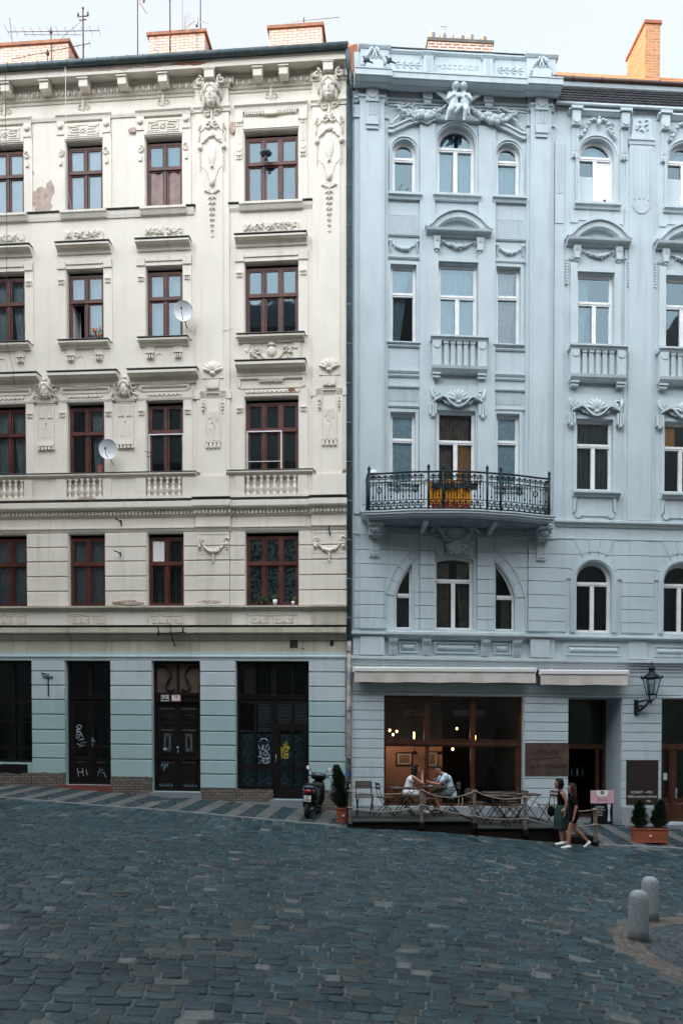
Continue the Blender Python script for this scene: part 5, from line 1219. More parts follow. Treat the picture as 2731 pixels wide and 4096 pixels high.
b.build('architrave', 'blue_trim', RB)
# pedimented windows of the third floor, their balconettes, and the shell hoods of the second floor
def ogee_ped(u, w, v, top):
    """curved broken-shoulder pediment"""
    b = MB(T); n = 20; P = []; Q = []
    for i in range(n + 1):
        t = i / n; x = -1 + 2 * t; s_ = abs(x)
        y = (math.cos(min(1, s_ / .74) * PI / 2) ** .8 * .62 + .38) if s_ < .74 else .38 * (1 - (s_ - .74) / .26) ** 1.5
        P.append((u + x * w, v + .10 + y * (top - v - .10))); s2 = .86; Q.append((u + x * w * s2 * .93, v + .08 + y * (top - v - .1) * .72))
    b.ring(P, Q, 0, .22, False); R_ = [(u + (a - u) * 1.05, v_ + .045) for a, v_ in P]; b.ring(R_, P, 0, .28, False)
    b.poly([(u - w * .8, v + .05)] + [(a, c) for a, c in Q] + [(u + w * .8, v + .05)][::1], 0, .03)
    b.prof([(0, v - .03), (.08, v - .03), (.14, v + .03), (.25, v + .05), (.27, v + .11), (0, v + .12)], u - w, u + w)
    o = b.build('pediment', 'blue_trim', RB)
    b = MB(T)
    for q in (-1, 1):
        x = u + q * w * .67; b.poly([(x - .10, v - .04), (x + .10, v - .04), (x + .07, v - .38), (x - .07, v - .38)], 0, .13)
        for k in (-.04, 0, .04): b.box(x + k - .009, x + k + .009, .13, .15, v - .18, v - .08)
        b.ell((x, .06, v - .42), (.04, .05, .05), 0, 7, 4); b.scroll((x - q * -.17, v - .34), .06, q, .04, .02, 1, 0)
        for k in range(9): b.box(u + q * w * .985 - .03, u + q * w * .985 + .03, 0, .06, v - .42 - k * .08, v - .37 - k * .08)
    b.garland((u - w * .5, v - .12), (u + w * .5, v - .12), .16, .05, .03, 14, .12); b.build('festoon', 'blue_trim', RB)
    return o
for k, (u, w, vv) in enumerate([(2.93, .88, 15.92)] + [(c + .04, .87, 15.83) for c in WU]):
    ogee_ped(u, w, vv, vv + .58)
    b = MB(T); a, e = (2.40, 3.47) if k == 0 else (WU[k - 1] - .51, WU[k - 1] + .51); top = 15.22 if k == 0 else 15.10
    b.box(a - .20, a - .01, 0, .06, 13.18, top + .25).box(e + .01, e + .20, 0, .06, 13.18, top + .25).box(a - .20, e + .20, 0, .058, top + .02, top + .12); b.poly([(a + .05, top + .12), (e - .05, top + .12), (e - .1, top + .17), (a + .1, top + .17)], 0, .05)
    b.build('architrave', 'blue_trim', RB)
    # balconette
    b = MB(T); x0, x1 = (2.16, 3.74) if k == 0 else (WU[k - 1] - .78, WU[k - 1] + .84); yt = 13.17 if k == 0 else 13.07
    b.prof([(0, yt - .13), (.20, yt - .13), (.24, yt - .06), (.28, yt - .05), (.28, yt), (0, yt + .01)], x0, x1); b.prof([(0, yt - .96), (.16, yt - .96), (.24, yt - .88), (.26, yt - .80), (0, yt - .79)], x0 + .03, x1 - .03)
    b.box(x0 + .06, x1 - .06, 0, .08, yt - .80, yt - .13)
    for q in (x0 + .17, x1 - .17): b.box(q - .12, q + .12, 0, .22, yt - .80, yt - .13); b.lathe((q, .22, yt - .24), [(.10, 0), (.10, .02)], 14, 'y'); b.box(q - .10, q + .10, .0, .16, yt - 1.10, yt - .95); b.box(q - .12, q + .12, 0, .2, yt - 1.02, yt - .98)
    n = 5; w = (x1 - x0 - .68) / n
    for i in range(n): q = x0 + .34 + w * (i + .5); b.box(q - .055, q + .055, .06, .17, yt - .80, yt - .20); b.box(q - .07, q + .07, .06, .19, yt - .20, yt - .13); b.box(q + .055, q + .10, .05, .10, yt - .8, yt - .2)
    b.build('balconette', 'blue_trim', RB)
    # shell hood over the second floor window
    b = MB(T); c = (x0 + x1) / 2 - .02; yb = 11.27 if k == 0 else 11.14; pts = []
    for i in range(25):
        t = -1 + i / 12; s_ = abs(t); y = yb - .02 + (.30 if s_ > .55 else .30 - .26 * math.cos(s_ / .55 * PI / 2)) - (.12 * max(0, (s_ - .7) / .3)); pts.append((c + t * .66, y))
    b.ring([(a_, v_ + .06) for a_, v_ in pts], pts, 0, .18, False); b.poly([(c - .66, yb + .62), (c - .66, yb + .25)] + pts + [(c + .66, yb + .25), (c + .66, yb + .62)], 0, .05)
    b.shell((c, yb + .18), .34, .10); b.ell((c, .08, yb + .22), (.17, .06, .16), 0, 12, 6)
    for q in (-1, 1):
        for i in range(9): b.ell((c + q * (.24 + .045 * i), .08, yb + .12 + .03 * i + .04 * math.sin(i * 2)), (.055, .04, .03), q * (.5 + .1 * i), 6, 4)
        b.scroll((c + q * .60, yb + .40), .10, q, .07, .03, .8, 0); b.tube([(c + q * .40, .12, yb + .30), (c + q * .58, .14, yb + .22), (c + q * .70, .12, yb + .30), (c + q * .72, .1, yb + .52)], .035, 6)
        for i in range(3): b.box(c + q * .68 - .10 + i * .07, c + q * .68 - .05 + i * .07, 0, .14, yb - .18, yb + .12)
        b.ell((c + q * .68, .09, yb - .22), (.07, .07, .06), 0, 8, 4)
    b.build('shell_hood', 'blue_trim', RB)
# wing: sills below second floor windows and top-floor heads
for c in WU:
    b = MB(T); b.prof([(0, 8.98), (.10, 8.98), (.14, 9.05), (.20, 9.07), (.20, 9.12), (0, 9.15)], c - .62, c + .70)
    for q in (-1, 1): b.poly([(c + q * .60, 9.0), (c + q * .60, 8.55), (c + q * .54, 8.60), (c + q * .50, 9.0)][::q], 0, .07); b.lathe((c + q * .46, .04, 8.50), [(.09, 0), (.09, .03)], 12, 'y')
    b.box(c - .50, c + .50, 0, .04, 8.47, 9.0); b.build('window_sill', 'blue_trim', RB)
    b = MB(T); b.prof([(0, 19.33), (.06, 19.33), (.12, 19.38), (.15, 19.40), (.15, 19.45), (0, 19.47)], c - .80, c + .96)
    for q in (-.60, .76):
        b.box(c + q - .16, c + q + .16, 0, .22, 19.40, 19.47).box(c + q - .11, c + q + .11, 0, .17, 19.0, 19.38).lathe((c + q, .17, 19.12), [(.09, 0), (.09, .03)], 12, 'y'); b.box(c + q - .09, c + q + .09, 0, .07, 18.27, 19.0)
        for k in (-.05, 0, .05): b.box(c + q + k - .01, c + q + k + .01, .07, .09, 18.35, 18.95)
        for k in range(3): b.box(c + q - .09 + k * .065, c + q - .05 + k * .065, 0, .08, 18.18, 18.27)
    b.ell((c + .04, .10, 19.12), (.06, .07, .10), 0, 8, 5); b.ell((c + .04, .10, 19.24), (.045, .05, .05), 0, 8, 5)
    for q in (-1, 1):
        for i in range(7): b.ell((c + .04 + q * (.09 + .06 * i), .06, 19.22 - .012 * i * i + .03 * math.sin(i)), (.06, .04, .035), q * (.3 - .12 * i), 6, 4)
        for i in range(6): b.ell((c + q * (.30 + .045 * i), .06, 18.98 - .05 * i), (.06, .035, .025), random.uniform(-1.2, 1.2), 6, 4)
        b.scroll((c + q * .40, 19.10), .08, q, .04, .018, 1, 0)
    b.poly([(c - .72, 16.45), (c - .72, 16.80), (c + .76, 16.82), (c + .76, 16.45), (c + .55, 16.45), (c + .50, 16.52), (c - .48, 16.52), (c - .52, 16.45)], 0, .03)
    b.build('window_hood', 'blue_trim', RB)
# crowning cornice, parapet with Roman numerals
b = MB(T)
b.prof([(0, 19.50), (.04, 19.5), (.06, 19.54), (0, 19.56)], 1.0, 4.85)
b.prof([(0, 19.78), (.08, 19.72), (.12, 19.66), (.30, 19.65), (.33, 19.68), (.50, 19.68), (.52, 19.70), (.55, 19.70), (.55, 19.83), (.57, 19.84), (.57, 19.87), (0, 19.92)], 1.0, 4.72)
for a, e in ((.08, 1.06), (4.68, 5.62)): b.prof([(0, 19.76), (.16, 19.68), (.20, 19.63), (.38, 19.62), (.42, 19.66), (.58, 19.66), (.60, 19.68), (.63, 19.68), (.63, 19.82), (.65, 19.83), (.65, 19.86), (0, 19.93)], a, e)
b.build('cornice', 'blue_trim', RB)
b = MB(T); b.box(.10, 5.56, -.25, .10, 19.88, 20.66); b.prof([(-.28, 20.66), (.12, 20.66), (.17, 20.70), (.17, 20.74), (-.28, 20.76)], .9, 4.8)
for a, e in ((.22, 1.06), (4.72, 5.60)): b.box(a + .04, e - .04, -.28, .17, 19.9, 20.70); b.prof([(-.3, 20.70), (.19, 20.70), (.24, 20.76), (.24, 20.80), (-.3, 20.82)], a - .02, e + .02); b.box(a + .18, e - .18, .17, .22, 20.12, 20.40)
for u in (2.09, 3.70):
    b.box(u - .13, u + .13, .1, .18, 19.9, 20.60); b.prof([(.0, 20.60), (.18, 20.60), (.24, 20.66), (.24, 20.69), (0, 20.7)], u - .17, u + .17)
    for k in (-.06, 0, .06): b.box(u + k - .012, u + k + .012, .18, .20, 20.18, 20.56)
b.build('parapet', 'blue_trim', RB)
MB(T).box(.85, 4.85, -.3, .19, 20.765, 20.778).build('ledge_flashing', 'tin', RB)
textmesh('roman_numerals', 'MDCCCXCIX', .185, 'blue_trim', RB, (2.89, -.105, 20.33 + T * 2.89), ext=.009, space=1.06, offset=-.002)
b = MB(T)
for (a, e, q) in ((1.15, 1.85, 1), (3.95, 4.65, 1)):
    for k in range(4):
        u = a + .10 + k * .18
        for s_ in (-1, 0, 1): b.ell((u, .11, 20.38 + s_ * .06), (.075, .02, .022), s_ * .55, 6, 4)
        b.ell((u + .09, .11, 20.38), (.02, .02, .02), 0, 6, 4)
b.build('laurel_band', 'blue_trim', RB)
b = MB(T)
for u in (.64, 5.16):
    for q in (-1, 1):
        for k in range(9): rr = random.uniform(.04, .06); b.ell((u + q * (.06 + .032 * k), .21, 20.66 - .02 * k - .004 * k * k + random.uniform(-.02, .02)), (rr, rr, rr), 0, 7, 4)
        b.tube([(u, .2, 20.68), (u + q * .05, .2, 20.5), (u + q * .02, .2, 20.4)], .025, 5)
b.build('garland', 'blue_trim', RB)
# frieze between cornice and arches: panels, fluted blocks, wavy gable mouldings, flower garland
b = MB(T)
for u in (2.08, 3.74):
    b.box(u - .13, u + .13, 0, .14, 19.50, 19.74); b.box(u - .10, u + .10, 0, .10, 19.38, 19.5)
    for k in (-.06, 0, .06): b.box(u + k - .012, u + k + .012, .14, .16, 19.54, 19.86)
    for k in range(4): b.box(u - .09 + k * .05, u - .06 + k * .05, .1, .12, 19.40, 19.44)
for a, e in ((1.05, 1.90), (2.26, 2.62), (3.22, 3.58), (3.92, 4.75)): O = outline(a, e, 19.52, 19.72); b.ring(O, inset(O, .03), 0, .03)
for v in (19.32, 19.40): b.prof([(0, v), (.04, v + .01), (.04, v + .04), (0, v + .05)], 1.0, 4.85)
for q in (-1, 1):
    P = [(AC + q * x, y) for x, y in ((1.88, 18.72), (1.76, 18.72), (1.60, 18.80), (1.35, 18.92), (1.10, 19.02), (.92, 19.05))]; Q = [(x, y - .13) for x, y in P]; b.ring(P, Q, 0, .10, False); b.ring([(x, y + .02) for x, y in P], [(x, y - .03) for x, y in P], 0, .15, False)
b.poly([(AC - .60, 19.02), (AC + .60, 19.02), (AC + .40, 19.22), (AC + .15, 19.34), (AC - .15, 19.34), (AC - .40, 19.22)], 0, .10)
b.prof([(0, 18.98), (.12, 18.98), (.15, 19.03), (0, 19.05)], AC - .64, AC + .64)
b.build('gable_moulding', 'blue_trim', RB)
b = MB(T)
for q in (-1, 1):
    P0, P1 = (AC + q * .34, 19.30), (AC + q * 1.62, 19.22)
    n = 60
    for i in range(n):
        t = i / n; rr = (.045 + .05 * math.sin(PI * min(1, t * 1.1)) ** 2) * random.uniform(.7, 1.1)
        u = P0[0] + (P1[0] - P0[0]) * t; v = P0[1] + (P1[1] - P0[1]) * t - .24 * 4 * t * (1 - t)
        off = random.uniform(-.09, .09) * math.sin(PI * t); b.ell((u, .12 + rr * .6, v + off), (rr, rr, rr), 0, 7, 5)
        if i % 3 == 0: b.ell((u, .12, v + off + q * .1), (rr * .5, .03, rr * 1.1), random.uniform(-1.5, 1.5), 6, 4)
    b.scroll((AC + q * 1.18, 19.30), .10, q, .10, .035, .9, 0); b.scroll((AC + q * 1.55, 19.30), .08, -q, .10, .03, .9, 0)
    for i in range(12): b.ell((AC + q * (1.42 + .035 * i), .10, 19.20 - .035 * i + random.uniform(-.03, .03)), (.05, .04, .035), random.uniform(-1, 1), 6, 4)
    b.tube([(AC + q * 1.30, .1, 19.34), (AC + q * 1.45, .14, 19.24), (AC + q * 1.70, .1, 19.30)], .03, 6)
b.build('flower_garland', 'blue_trim', RB)
# two cherubs leaning together: one continuous carved body each
def remesh(o, vox, smooth=2, m=None):
    md = o.modifiers.new('r', 'REMESH'); md.mode = 'VOXEL'; md.voxel_size = vox; md.use_smooth_shade = True
    if smooth: s_ = o.modifiers.new('s', 'SMOOTH'); s_.iterations = smooth; s_.factor = .5
    dg = bpy.context.evaluated_depsgraph_get(); me = bpy.data.meshes.new_from_object(o.evaluated_get(dg)); old = o.data; o.modifiers.clear(); o.data = me
    me.materials.clear(); me.materials.append(M[m] if m else old.materials[0]); me.polygons.foreach_set('use_smooth', [True] * len(me.polygons)); return o
def cherub(q, u):
    b = MB(T); d = .36
    b.ell((u + q * -.02, d + .06, 19.86), (.115, .125, .13), 0, 12, 8)
    for i in range(26): w = random.uniform(0, PI); b.ell((u - q * .02 + .11 * math.cos(w) , d + .06 + random.uniform(-.05, .05), 19.88 + .09 * math.sin(w)), (.045, .045, .04), 0, 6, 4)
    b.ell((u - q * .02, d + .17, 19.82), (.07, .035, .07), 0, 8, 5); b.ell((u - q * .025, d + .2, 19.82), (.02, .03, .025), 0, 6, 4)
    b.cap((u, d, 19.70), (u + q * .02, d, 19.60), .09, .12); b.cap((u + q * .02, d + .02, 19.58), (u + q * .03, d, 19.40), .125, .13)
    b.cap((u + q * .13, d + .02, 19.66), (u + q * .19, d + .06, 19.50), .06, .05); b.cap((u + q * .19, d + .06, 19.50), (u + q * .03, d + .15, 19.56), .05, .035); b.cap((u - q * .1, d + .06, 19.64), (u - q * .16, d + .1, 19.55), .05, .04)
    if q < 0:
        b.cap((u - .05, d + .04, 19.32), (u - .16, d + .12, 19.16), .10, .07); b.cap((u - .16, d + .12, 19.16), (u - .24, d + .08, 18.94), .065, .035); b.cap((u - .24, d + .1, 18.93), (u - .25, d + .16, 18.89), .035, .03)
        b.cap((u + .08, d + .04, 19.32), (u + .14, d + .16, 19.24), .09, .07); b.cap((u + .14, d + .16, 19.24), (u + .0, d + .12, 19.12), .06, .035)
    else:
        b.cap((u + .04, d + .04, 19.32), (u + .03, d + .14, 19.17), .10, .07); b.cap((u + .03, d + .14, 19.17), (u + .0, d + .1, 18.95), .065, .035); b.cap((u, d + .1, 18.94), (u - .01, d + .16, 18.90), .035, .03)
        b.cap((u + .10, d + .0, 19.32), (u + .12, d + .05, 19.15), .08, .05)
    b.V = [(x, y, z - .20) for x, y, z in b.V]; b.C = b.C[:1]; o = b.build('cherub_figure', 'blue_trim', RB); remesh(o, .013, 1); return o
cherub(-1, AC - .13); cherub(1, AC + .11)
b = MB(T)
for q in (-1, 1):
    for k in range(5): b.ell((AC + q * (.30 + .05 * k), .22, 19.60 + .03 * k), (.05, .02, .15 - .01 * k), -q * (.35 + .2 * k), 6, 6)
b.V = [(x, y, z - .16) for x, y, z in b.V]; b.build('cherub_wings', 'blue_trim', RB)
# bay roof, chimney with pots; wing roofs
b = MB(T); b.quad((.1, -.2, 20.3), (5.56, -.2, 20.3), (5.56, -3.6, 22.6), (.1, -3.6, 22.6)).quad((.1, -3.6, 22.6), (5.56, -3.6, 22.6), (5.56, -9, 19.7), (.1, -9, 19.7)).quad((.1, -.2, 20.3), (.1, -3.6, 22.6), (.1, -9, 19.7)).quad((5.56, -.2, 20.3), (5.56, -3.6, 22.6), (5.56, -9, 19.7)); RR_ = b.build('roof', 'terra_tile', RB)
chimney(RR_, 2.42, 4.34, 22.76, -2.9, -2.0, 'chim_red', 'slab', 20.8, ov=.03)
b = MB(T)
b = MB(T)
for u, h, r_ in ((2.55, .26, .085), (2.88, .22, .08), (3.15, .22, .05), (3.42, .18, .08), (3.70, .26, .08), (4.08, .18, .08)): b.lathe((u, -2.14, 22.92), [(r_, 0), (r_, h * .5), (r_ * 1.3, h * .55), (r_ * .8, h * .7), (r_ * .4, h)], 12); b.build('chimney_pot', 'awning_box', RR_); b = MB(T)
b.tube([(2.93, -2.14, 23.05), (2.93, -2.14, 23.34)], .015).box(2.80, 3.0, -2.15, -2.13, 23.3, 23.33); b.build('chimney_cowl', 'grey_metal', RR_)
b = MB(T); nrow = 6
for j in range(nrow):
    v0 = 19.61 + j * .072; d0 = .12 - j * .008; u = 5.60 + (.09 if j % 2 else 0)
    while u < UR: q = random.uniform(-.004, .004); b.add([(u, d0 + .02, v0 + q), (u + .085, d0 + .022, v0 - .012 + q), (u + .17, d0 + .02, v0 + q), (u + .17, d0 - .01, v0 + .08), (u, d0 - .01, v0 + .08), (u, d0, v0 + q), (u + .085, d0, v0 - .012 + q), (u + .17, d0, v0 + q)], [(0, 1, 2, 3, 4), (0, 5, 6, 1), (1, 6, 7, 2)]); u += .178
b.quad((5.58, .10, 19.58), (UR, .10, 19.58), (UR, .05, 20.05), (5.58, .05, 20.05)); b.build('slate_skirt', 'slate', RB, norm=False)
b = MB(T); b.tube([(5.56, .15, 19.55), (UR, .15, 19.55)], .045, 8); b.prof([(-.3, 20.04), (.08, 20.04), (.11, 20.06), (.14, 20.16), (-.3, 20.22)], 5.58, UR); b.build('eaves_board', 'gutter' if False else 'blue_trim', RB)
b = MB(T); b.tube([(5.50, .15, 20.22), (UR, .15, 20.22)], .065, 10); u = 6.0
while u < UR: b.tube([(u, .15, 20.22), (u + .03, .15, 20.22)], .075, 10); u += .8
b.build('gutter', 'brown_gutter', RB)
b = MB(T); b.quad((5.58, .05, 20.22), (UR, .05, 20.22), (UR, -4.2, 23.7), (5.58, -4.2, 23.7)).quad((5.58, -4.2, 23.7), (UR, -4.2, 23.7), (UR, -9, 19.8), (5.58, -9, 19.8)).quad((5.58, .05, 20.22), (5.58, -4.2, 23.7), (5.58, -9, 19.8))
u = 5.7
while u < UR: b.tube([(u, .05, 20.27), (u, -4.2, 23.74)], .05, 5); u += .25
RW = b.build('roof', 'terra_tile', RB)
chimney(RW, 8.92, 9.37, 23.62, -3.4, -2.0, 'chim_orange', 'brickpeel', 20.8, ov=.04)
# windows
DR = -.12
def rwin(O, tr, cols, cur=None, glass='glass', curm='net', half=False):
    us = [p[0] for p in O]; vs = [p[1] for p in O]; a, e, v0, v1 = min(us), max(us), min(vs), max(vs)
    FT = .045 if len(O) == 13 else .075; b = MB(T); I = inset(O, FT); b.ring(O, I, DR - .07, DR); b.ring(inset(O, FT - .005), inset(O, FT + .01), DR - .07, DR - .03)
    tu0, tu1 = a + .07, e - .07
    if len(O) in (13,):   # quarter light: clip the bar to the curve
        pass
    b.box(tu0, tu1, DR - .06, DR + .015, tr - .06, tr + .05); b.box(tu0, tu1, DR, DR + .03, tr - .02, tr + .0)
    if cols == 2: c = (a + e) / 2; b.box(c - .055, c + .055, DR - .06, DR + .012, v0 + .07, tr - .05)
    w = b.build('window', 'white_frame', RB)
    MB(T).add([(u, DR - .04, v) for u, v in inset(O, .03)], [tuple(range(len(O)))]).build('pane', glass, w, norm=False)
    A, E_ = a + .08, e - .08; sp = v1 - (e - a) * .35 if len(O) > 4 else v1 - .08
    for it in (cur or []): curtain(w, it[0], A + (E_ - A) * it[1], A + (E_ - A) * it[2], v0 + .06 + (v1 - v0) * it[3], v0 + (v1 - v0) * it[4] - .06, -.19 if it[0] in ('pattern', 'stripe') else -.27, .018 if it[0] != 'pattern' else .002, it[5], it[6])
    return w
N = 'net'
rwin(ops[0], 18.0, 1, None, 'glass_blue'); rwin(ops[1], 18.33, 2, [(N, 0, .42, 0, .93, 5, .1), (N, .6, 1, 0, .93, 5, -.2)], 'glass_blue'); rwin(ops[2], 18.05, 1, [(N, 0, 1, 0, .8, 7, 0)], 'glass_blue')
rwin(ops[3], 14.37, 1, [(N, 0, .8, 0, .98, 5, .55)], 'glass_blue'); rwin(ops[4], 14.36, 2, [(N, 0, 1, 0, .98, 12, 0)], 'glass_blue'); rwin(ops[5], 14.40, 1, [('brown_drape', 0, .95, 0, .6, 5, .35), (N, 0, .9, .62, 1, 5, 0)], 'glass')
rwin(ops[6], 10.43, 1, [('pattern', 0, 1, 0, 1, 1, 0)], 'glass'); w = rwin(ops[7], 10.42, 2, [('brown_drape', 0, .95, .72, 1, 8, 0), ('brown_drape', 0, .42, 0, .72, 4, .25), ('stripe', .50, .96, 0, .72, 3, -.15)], 'glass'); rwin(ops[8], 10.46, 1, [('pattern', 0, 1, 0, 1, 1, 0)], 'glass')
rwin(ops[9], 6.2, 1, [('grey_blind', 0, 1, 0, .6, 3, 0)], 'glass'); rwin(ops[10], 6.2, 1, [('brown_drape', .4, 1, 0, .55, 3, 0)], 'glass'); rwin(ops[11], 6.62, 2, [('brown_drape', .0, .4, 0, .95, 5, 0), ('brown_drape', .62, 1, 0, .95, 4, -.3)], 'glass')
k = 12
for i, c in enumerate(WU):
    w = rwin(ops[k], 18.27, 2, [(N, 0, 1, .72, .95, 8, 0)], 'glass_blue')
    if i == 0:
        MB(T).box(c + .04, c + .44, DR - .03, DR - .02, 17.06, 18.20).build('white_panel', 'white_panel', w); MB(T).box(c - .44, c - .05, DR - .03, DR - .025, 17.06, 17.80).build('frosted_film', 'frost_white', w)
        MB(T).ell((c + .28, DR + .01, 17.15), (.04, .03, .035)).build('vent_cap', 'black_metal', w)
    else: MB(T).box(c - .44, c + .44, DR - .03, DR - .025, 17.06, 17.85).build('frosted_film', 'frost_white', w)
    rwin(ops[k + 1], 14.33, 2, [(N, 0, .40, 0, .98, 4, .5)] if i == 0 else None, 'glass_blue')
    rwin(ops[k + 2], 10.43, 2, [('grey_blind', 0, 1, 0, .97, 7, 0)] if i == 0 else [('stripe', 0, .35, .6, .97, 3, 0)], 'glass'); rwin(ops[k + 3], 6.62, 2, None, 'glass_lo'); k += 4
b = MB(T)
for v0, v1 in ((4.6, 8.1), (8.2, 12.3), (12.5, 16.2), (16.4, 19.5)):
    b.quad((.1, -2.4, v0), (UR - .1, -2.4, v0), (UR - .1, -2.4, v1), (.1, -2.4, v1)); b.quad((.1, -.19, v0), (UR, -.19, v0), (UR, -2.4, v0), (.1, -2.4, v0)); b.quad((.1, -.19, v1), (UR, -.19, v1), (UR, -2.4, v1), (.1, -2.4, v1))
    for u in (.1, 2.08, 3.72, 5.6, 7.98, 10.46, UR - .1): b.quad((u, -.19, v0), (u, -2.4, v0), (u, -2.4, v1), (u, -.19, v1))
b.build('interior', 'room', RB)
# ------ balcony: bowed slab, railing, corbels with lion masks, cartouche
def bal(u, ext=0):
    x = abs(u - 2.87); 
    if x < 1.02: d = 1.02 + .11 * math.cos(x / 1.02 * PI / 2)
    elif x < 2.5:
        t = (x - 1.02) / 1.48; d = 1.02 - .30 * (3 * t * t - 2 * t ** 3) if t < 1 else .72
    else: d = .72
    return d + ext
us = [.42 + (5.30 - .42) * i / 48 for i in range(49)]
b = MB(T)
for v0, v1, ex in ((8.05, 8.10, -.02), (8.10, 8.15, .05), (8.15, 8.21, .10), (8.21, 8.235, .13)):
    e_ = ex + .0; L_ = [(.42 - e_, 0)] + [(.42 - e_, bal(.42, e_))] + [(u, bal(u, e_)) for u in us[1:-1]] + [(5.30 + e_, bal(5.3, e_)), (5.30 + e_, 0)]; b.plan(L_[::-1], v0, v1)
slab = b.build('balcony_slab', 'blue_trim', RB)
b = MB(T); L_ = [(.46, 0), (.46, .68)] + [(u, bal(u, -.06)) for u in us[1:-1]] + [(5.26, .68), (5.26, 0)]; b.plan(L_[::-1], 8.03, 8.048); b.build('soffit', 'underside', slab)  # darker plate added to carry the shade under the slab
b = MB(T)
for u0 in (1.95, 3.80): b.prof([(0, 7.86), (.12, 7.88), (.9, 7.98), (.9, 8.03), (0, 8.03)], u0 - .06, u0 + .06)
for u in (.66, 5.25):
    b.box(u - .20, u + .20, 0, .62, 7.96, 8.03).box(u - .17, u + .17, 0, .38, 7.74, 7.96).ell((u, .40, 7.90), (.13, .12, .12), 0, 10, 6).ell((u, .50, 7.86), (.06, .06, .05)); b.box(u - .15, u + .15, 0, .25, 7.70, 7.76); b.box(u - .13, u + .13, 0, .13, 7.28, 7.72)
    for q in (-1, 1): b.ell((u + q * .05, .50, 7.93), (.025, .02, .02)); b.scroll((u + q * .13, 7.88), .06, q, .38, .025, 1, 0); b.ell((u + q * .11, .42, 8.0), (.04, .04, .04))
    for k in range(12): w = k * PI / 6; b.ell((u + .14 * math.cos(w), .36, 7.89 + .13 * math.sin(w)), (.04, .05, .03), w, 6, 4)
    for k in (-.08, 0, .08): b.box(u + k - .02, u + k + .02, .13, .155, 7.36, 7.66)
    for k in range(4): b.box(u - .13 + k * .068, u - .09 + k * .068, 0, .14, 7.20, 7.27)
b.build('corbel', 'blue_trim', RB)
b = MB(T); c = 2.87
O = [(c + .44 * math.cos(w) * (1.15 if math.sin(w) > 0 else .9), 7.98 + .34 * math.sin(w)) for w in [2 * PI * i / 28 for i in range(28)]]
b.tube([(x, .16, y) for x, y in O], .045, 6, True); b.tube([(c + (x - c) * .8, .13, 7.98 + (y - 7.98) * .8) for x, y in O], .025, 5, True); b.ell((c, .05, 7.96), (.36, .10, .26), 0, 14, 8); b.shell((c, 7.62), .34, .16, True); b.ell((c, .15, 7.55), (.15, .12, .16), 0, 12, 6)
for q in (-1, 1): b.scroll((c + q * .38, 8.08), .12, q, .16, .045, 1.2, 0); b.scroll((c + q * .24, 7.72), .09, -q, .16, .035, 1.2, 0); b.tube([(c + q * .40, .12, 8.0), (c + q * .58, .12, 8.02), (c + q * .66, .1, 7.9)], .04, 6)
b.build('cartouche', 'blue_trim', RB)
# railing
b = MB(T); V0, V1 = 8.25, 9.24
def P3(u, v): return (u, bal(u), v)
for v, r_ in ((9.24, .026), (9.0, .014), (8.30, .018), (8.52, .012)): b.tube([P3(u, v) for u in us], r_, 6)
for q, ue in ((0, .42), (1, 5.30)):
    for v, r_ in ((9.24, .022), (9.0, .010), (8.30, .014), (8.52, .008)): b.tube([(ue, 0.05, v), (ue, bal(ue), v)], r_, 6)
    for k in range(6): d = .1 + k * .12; b.tube([(ue, d, 8.3), (ue, d, 9.24)], .012, 5); b.scroll((ue + .0, 8.4), .05, 1, d, .007, 1, 0)
for u in (.45, 1.98, 2.36, 3.52, 3.89, 5.27):
    b.tube([P3(u, 8.22), P3(u, 9.30)], .032, 6); p = P3(u, 9.30); b.lathe(p, [(.045, 0), (.02, .02), (.045, .05), (.04, .09), (.01, .14)], 8)
def scr(u, v, r, q, q2=1, turns=1.25):
    P = []
    for i in range(17):
        t = i / 16; w = (PI / 2 if q2 > 0 else -PI / 2) + q * t * turns * 2 * PI; rr = r * (1 - .72 * t); uu = u + rr * math.cos(w); P.append((uu, bal(uu) + .004, v + rr * math.sin(w)))
    b.tube(P, .0135, 4)
n = 31
for i in range(n):
    u = .56 + (5.18 - .56) * i / (n - 1)
    if min(abs(u - x) for x in (1.98, 2.36, 3.52, 3.89)) < .04: continue
    for q in (-1, 1): scr(u + q * .035, 9.12, .058, q, 1); scr(u + q * .04, 8.42, .066, -q, 1)
    scr(u, 8.33, .03, 1); 
    b.tube([P3(u, 8.52), P3(u, 9.06)], .013, 4)
    if i % 3 == 1: b.tube([(u + .05 * math.cos(w), bal(u) + .004, 8.80 + .085 * math.sin(w)) for w in [2 * PI * k / 10 for k in range(10)]], .014, 4, True)
    else: b.ell(P3(u, 8.62), (.03, .02, .03), 0, 6, 4); b.ell(P3(u, 8.93), (.028, .02, .028), 0, 6, 4)
    b.tube([P3(u + .075, 8.52), P3(u + .075, 9.0)], .010, 4)
b.build('balcony_railing', 'iron', slab)
b = MB(T); b.box(.42, 5.30, .02, .20, 8.236, 8.25); b.build('balcony_floor', 'granite', slab)
b = MB(T)
for _ in range(560):
    u = random.choice([random.uniform(.45, 2.0), random.uniform(3.5, 5.27), random.uniform(.45, 5.27)]); v = 8.98 + random.gauss(0, .045) - .05 * abs(math.sin(u * 3.2)); d = bal(u) + random.uniform(-.05, .05); w = random.random() * 6.3; r_ = random.uniform(.015, .035)
    b.add([(u, d, v), (u + r_ * math.cos(w), d + .015, v + r_ * math.sin(w)), (u + r_ * math.cos(w + 1.2), d - .01, v + r_ * math.sin(w + 1.2))], [(0, 1, 2)])
iv = b.build('trailing_vine', 'leaf_dark', norm=False); iv.location = (X0, Y0, 0); iv.rotation_euler = (0, 0, AR); tag(iv, 'dark trailing vine wound along the top of the balcony railing', 'vine')
